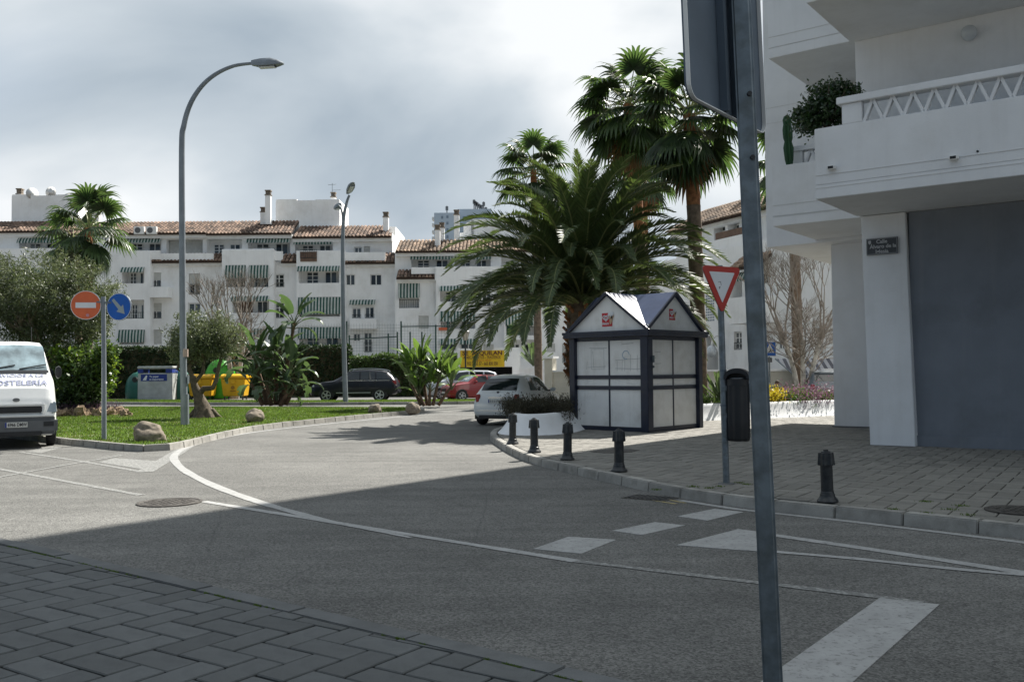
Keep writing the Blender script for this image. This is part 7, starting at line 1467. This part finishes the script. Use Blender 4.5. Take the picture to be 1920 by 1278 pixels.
# planter shrubs: dark heather left of the kiosk, flowers on the right
def in_bed(n, f0, f1, inset, z=.5):
    out = []; k = len(PP)
    for _ in range(n):
        f = random.uniform(f0, f1) * (k - 1); i = min(int(f), k - 2); p = PP[i].lerp(PP[i + 1], f - i); q = PN[i]; d = random.uniform(.2, inset); out.append((p.x + q.x * d, p.y + q.y * d, PV + z))
    return np.array(out)
def fpos(px0, px1): 
    f = [i / (len(PP) - 1) for i, p in enumerate(PP) if px0 < 960 + F * p.x / p.y < px1 and i > len(PP) * .28]; return min(f), max(f)
B = []
for px in range(950, 1068, 3):
    for k_ in range(4): Y = random.uniform(22.4, 24.5); v = at(px, 760, Y); B.append((v.x, Y, .5 + random.uniform(.0, .3)))
hs_ = leafcloud('heather_shrub', B, 15000, .2, .075, MT['brownshrub'], None, asp=.22, up=1.3); tag(hs_, 'dark brownish heather shrubs filling the planter left of the kiosk', 'shrub')
f0, f1 = fpos(1310, 1600); Bp = in_bed(120, f0, f1, 1.6, .45)
o = leafcloud('ground_plants', Bp, 9000, .3, .1, MT['hedge2'], None, asp=.4, up=1.0); o['kind'] = 'stuff'; o['label'] = 'green ground cover plants in the right planter'; o['category'] = 'plants'
f0, f1 = fpos(1432, 1490); o = leafcloud('yellow_flowers', in_bed(30, f0, f1, .9, .6), 1500, .28, .07, MT['yflower'], None, asp=.8, up=.8); o['kind'] = 'stuff'; o['label'] = 'patch of yellow flowers in the right planter'; o['category'] = 'flowers'
f0, f1 = fpos(1484, 1640); o = leafcloud('purple_flowers', in_bed(80, f0, f1, 1.0, .56), 5000, .34, .06, MT['pflower'], None, asp=.6, up=.8); o['kind'] = 'stuff'; o['label'] = 'pinkish purple flowers trailing over the right planter'; o['category'] = 'flowers'
hang = []
for _ in range(46):
    q = in_bed(1, f0, f1, .25, .47)[0]; n_ = PN[min(int((f0 + f1) / 2 * len(PN)), len(PN) - 1)]
    for k_ in range(6): hang.append((q[0] - n_.x * (.22 + .015 * k_), q[1] - n_.y * (.22 + .015 * k_), q[2] - .05 * k_))
o = leafcloud('trailing_stems', hang, 2600, .05, .06, MT['purple'], None, asp=.3, up=-.8); o['kind'] = 'stuff'; o['label'] = 'thin stems hanging down the white planter face'; o['category'] = 'plants'
# agave rosettes
def agave(p, label, s=1.):
    r = thing('agave', label, 'plant', p)
    me = None
    b = MB(); V = []
    for i in range(6):
        f = i / 5; w = .06 * math.sin(PI * (.2 + .8 * (1 - f))) * (1 - f * .2); V += [(f * .75, -w, f * .32 + .04), (f * .75, 0, f * .32), (f * .75, w, f * .32 + .04)]
    b.add(V, [t for j in range(5) for t in ((3 * j, 3 * j + 1, 3 * j + 4, 3 * j + 3), (3 * j + 1, 3 * j + 2, 3 * j + 5, 3 * j + 4))]); me = b.mesh('leaf', MT['bana'], smooth=True)
    for i in range(22): o = ob('leaf', me, r, (0, 0, .05), (0, -1.1 + 1.0 * i / 22, i * 2.4)); o.scale = (s,) * 3
v = at(1352, 745, 28.3); agave(Vector((v.x, 28.3, .55)), 'spiky green agave in the right planter near the kiosk', 1.15)
v = at(1000, 690, 60.5); agave(Vector((v.x, 60.5, at(1000, 688, 60.5).z)), 'bright spiky plant on the low white wall by the garage', 1.9)
# weeds in the kerb joints
W_ = [tuple(gr(px, py, .12)) for px, py in ((1385, 905), (1400, 908), (1230, 918), (1330, 915), (1735, 940), (1800, 948), (1815, 965), (1738, 962), (1780, 955), (1350, 912), (1300, 912), (1675, 955))]
tufts('weeds', W_, 800, .02, .035, MT['grass'], w=.007, kind='stuff', label='small green weeds in the joints of the right pavement', category='weeds')
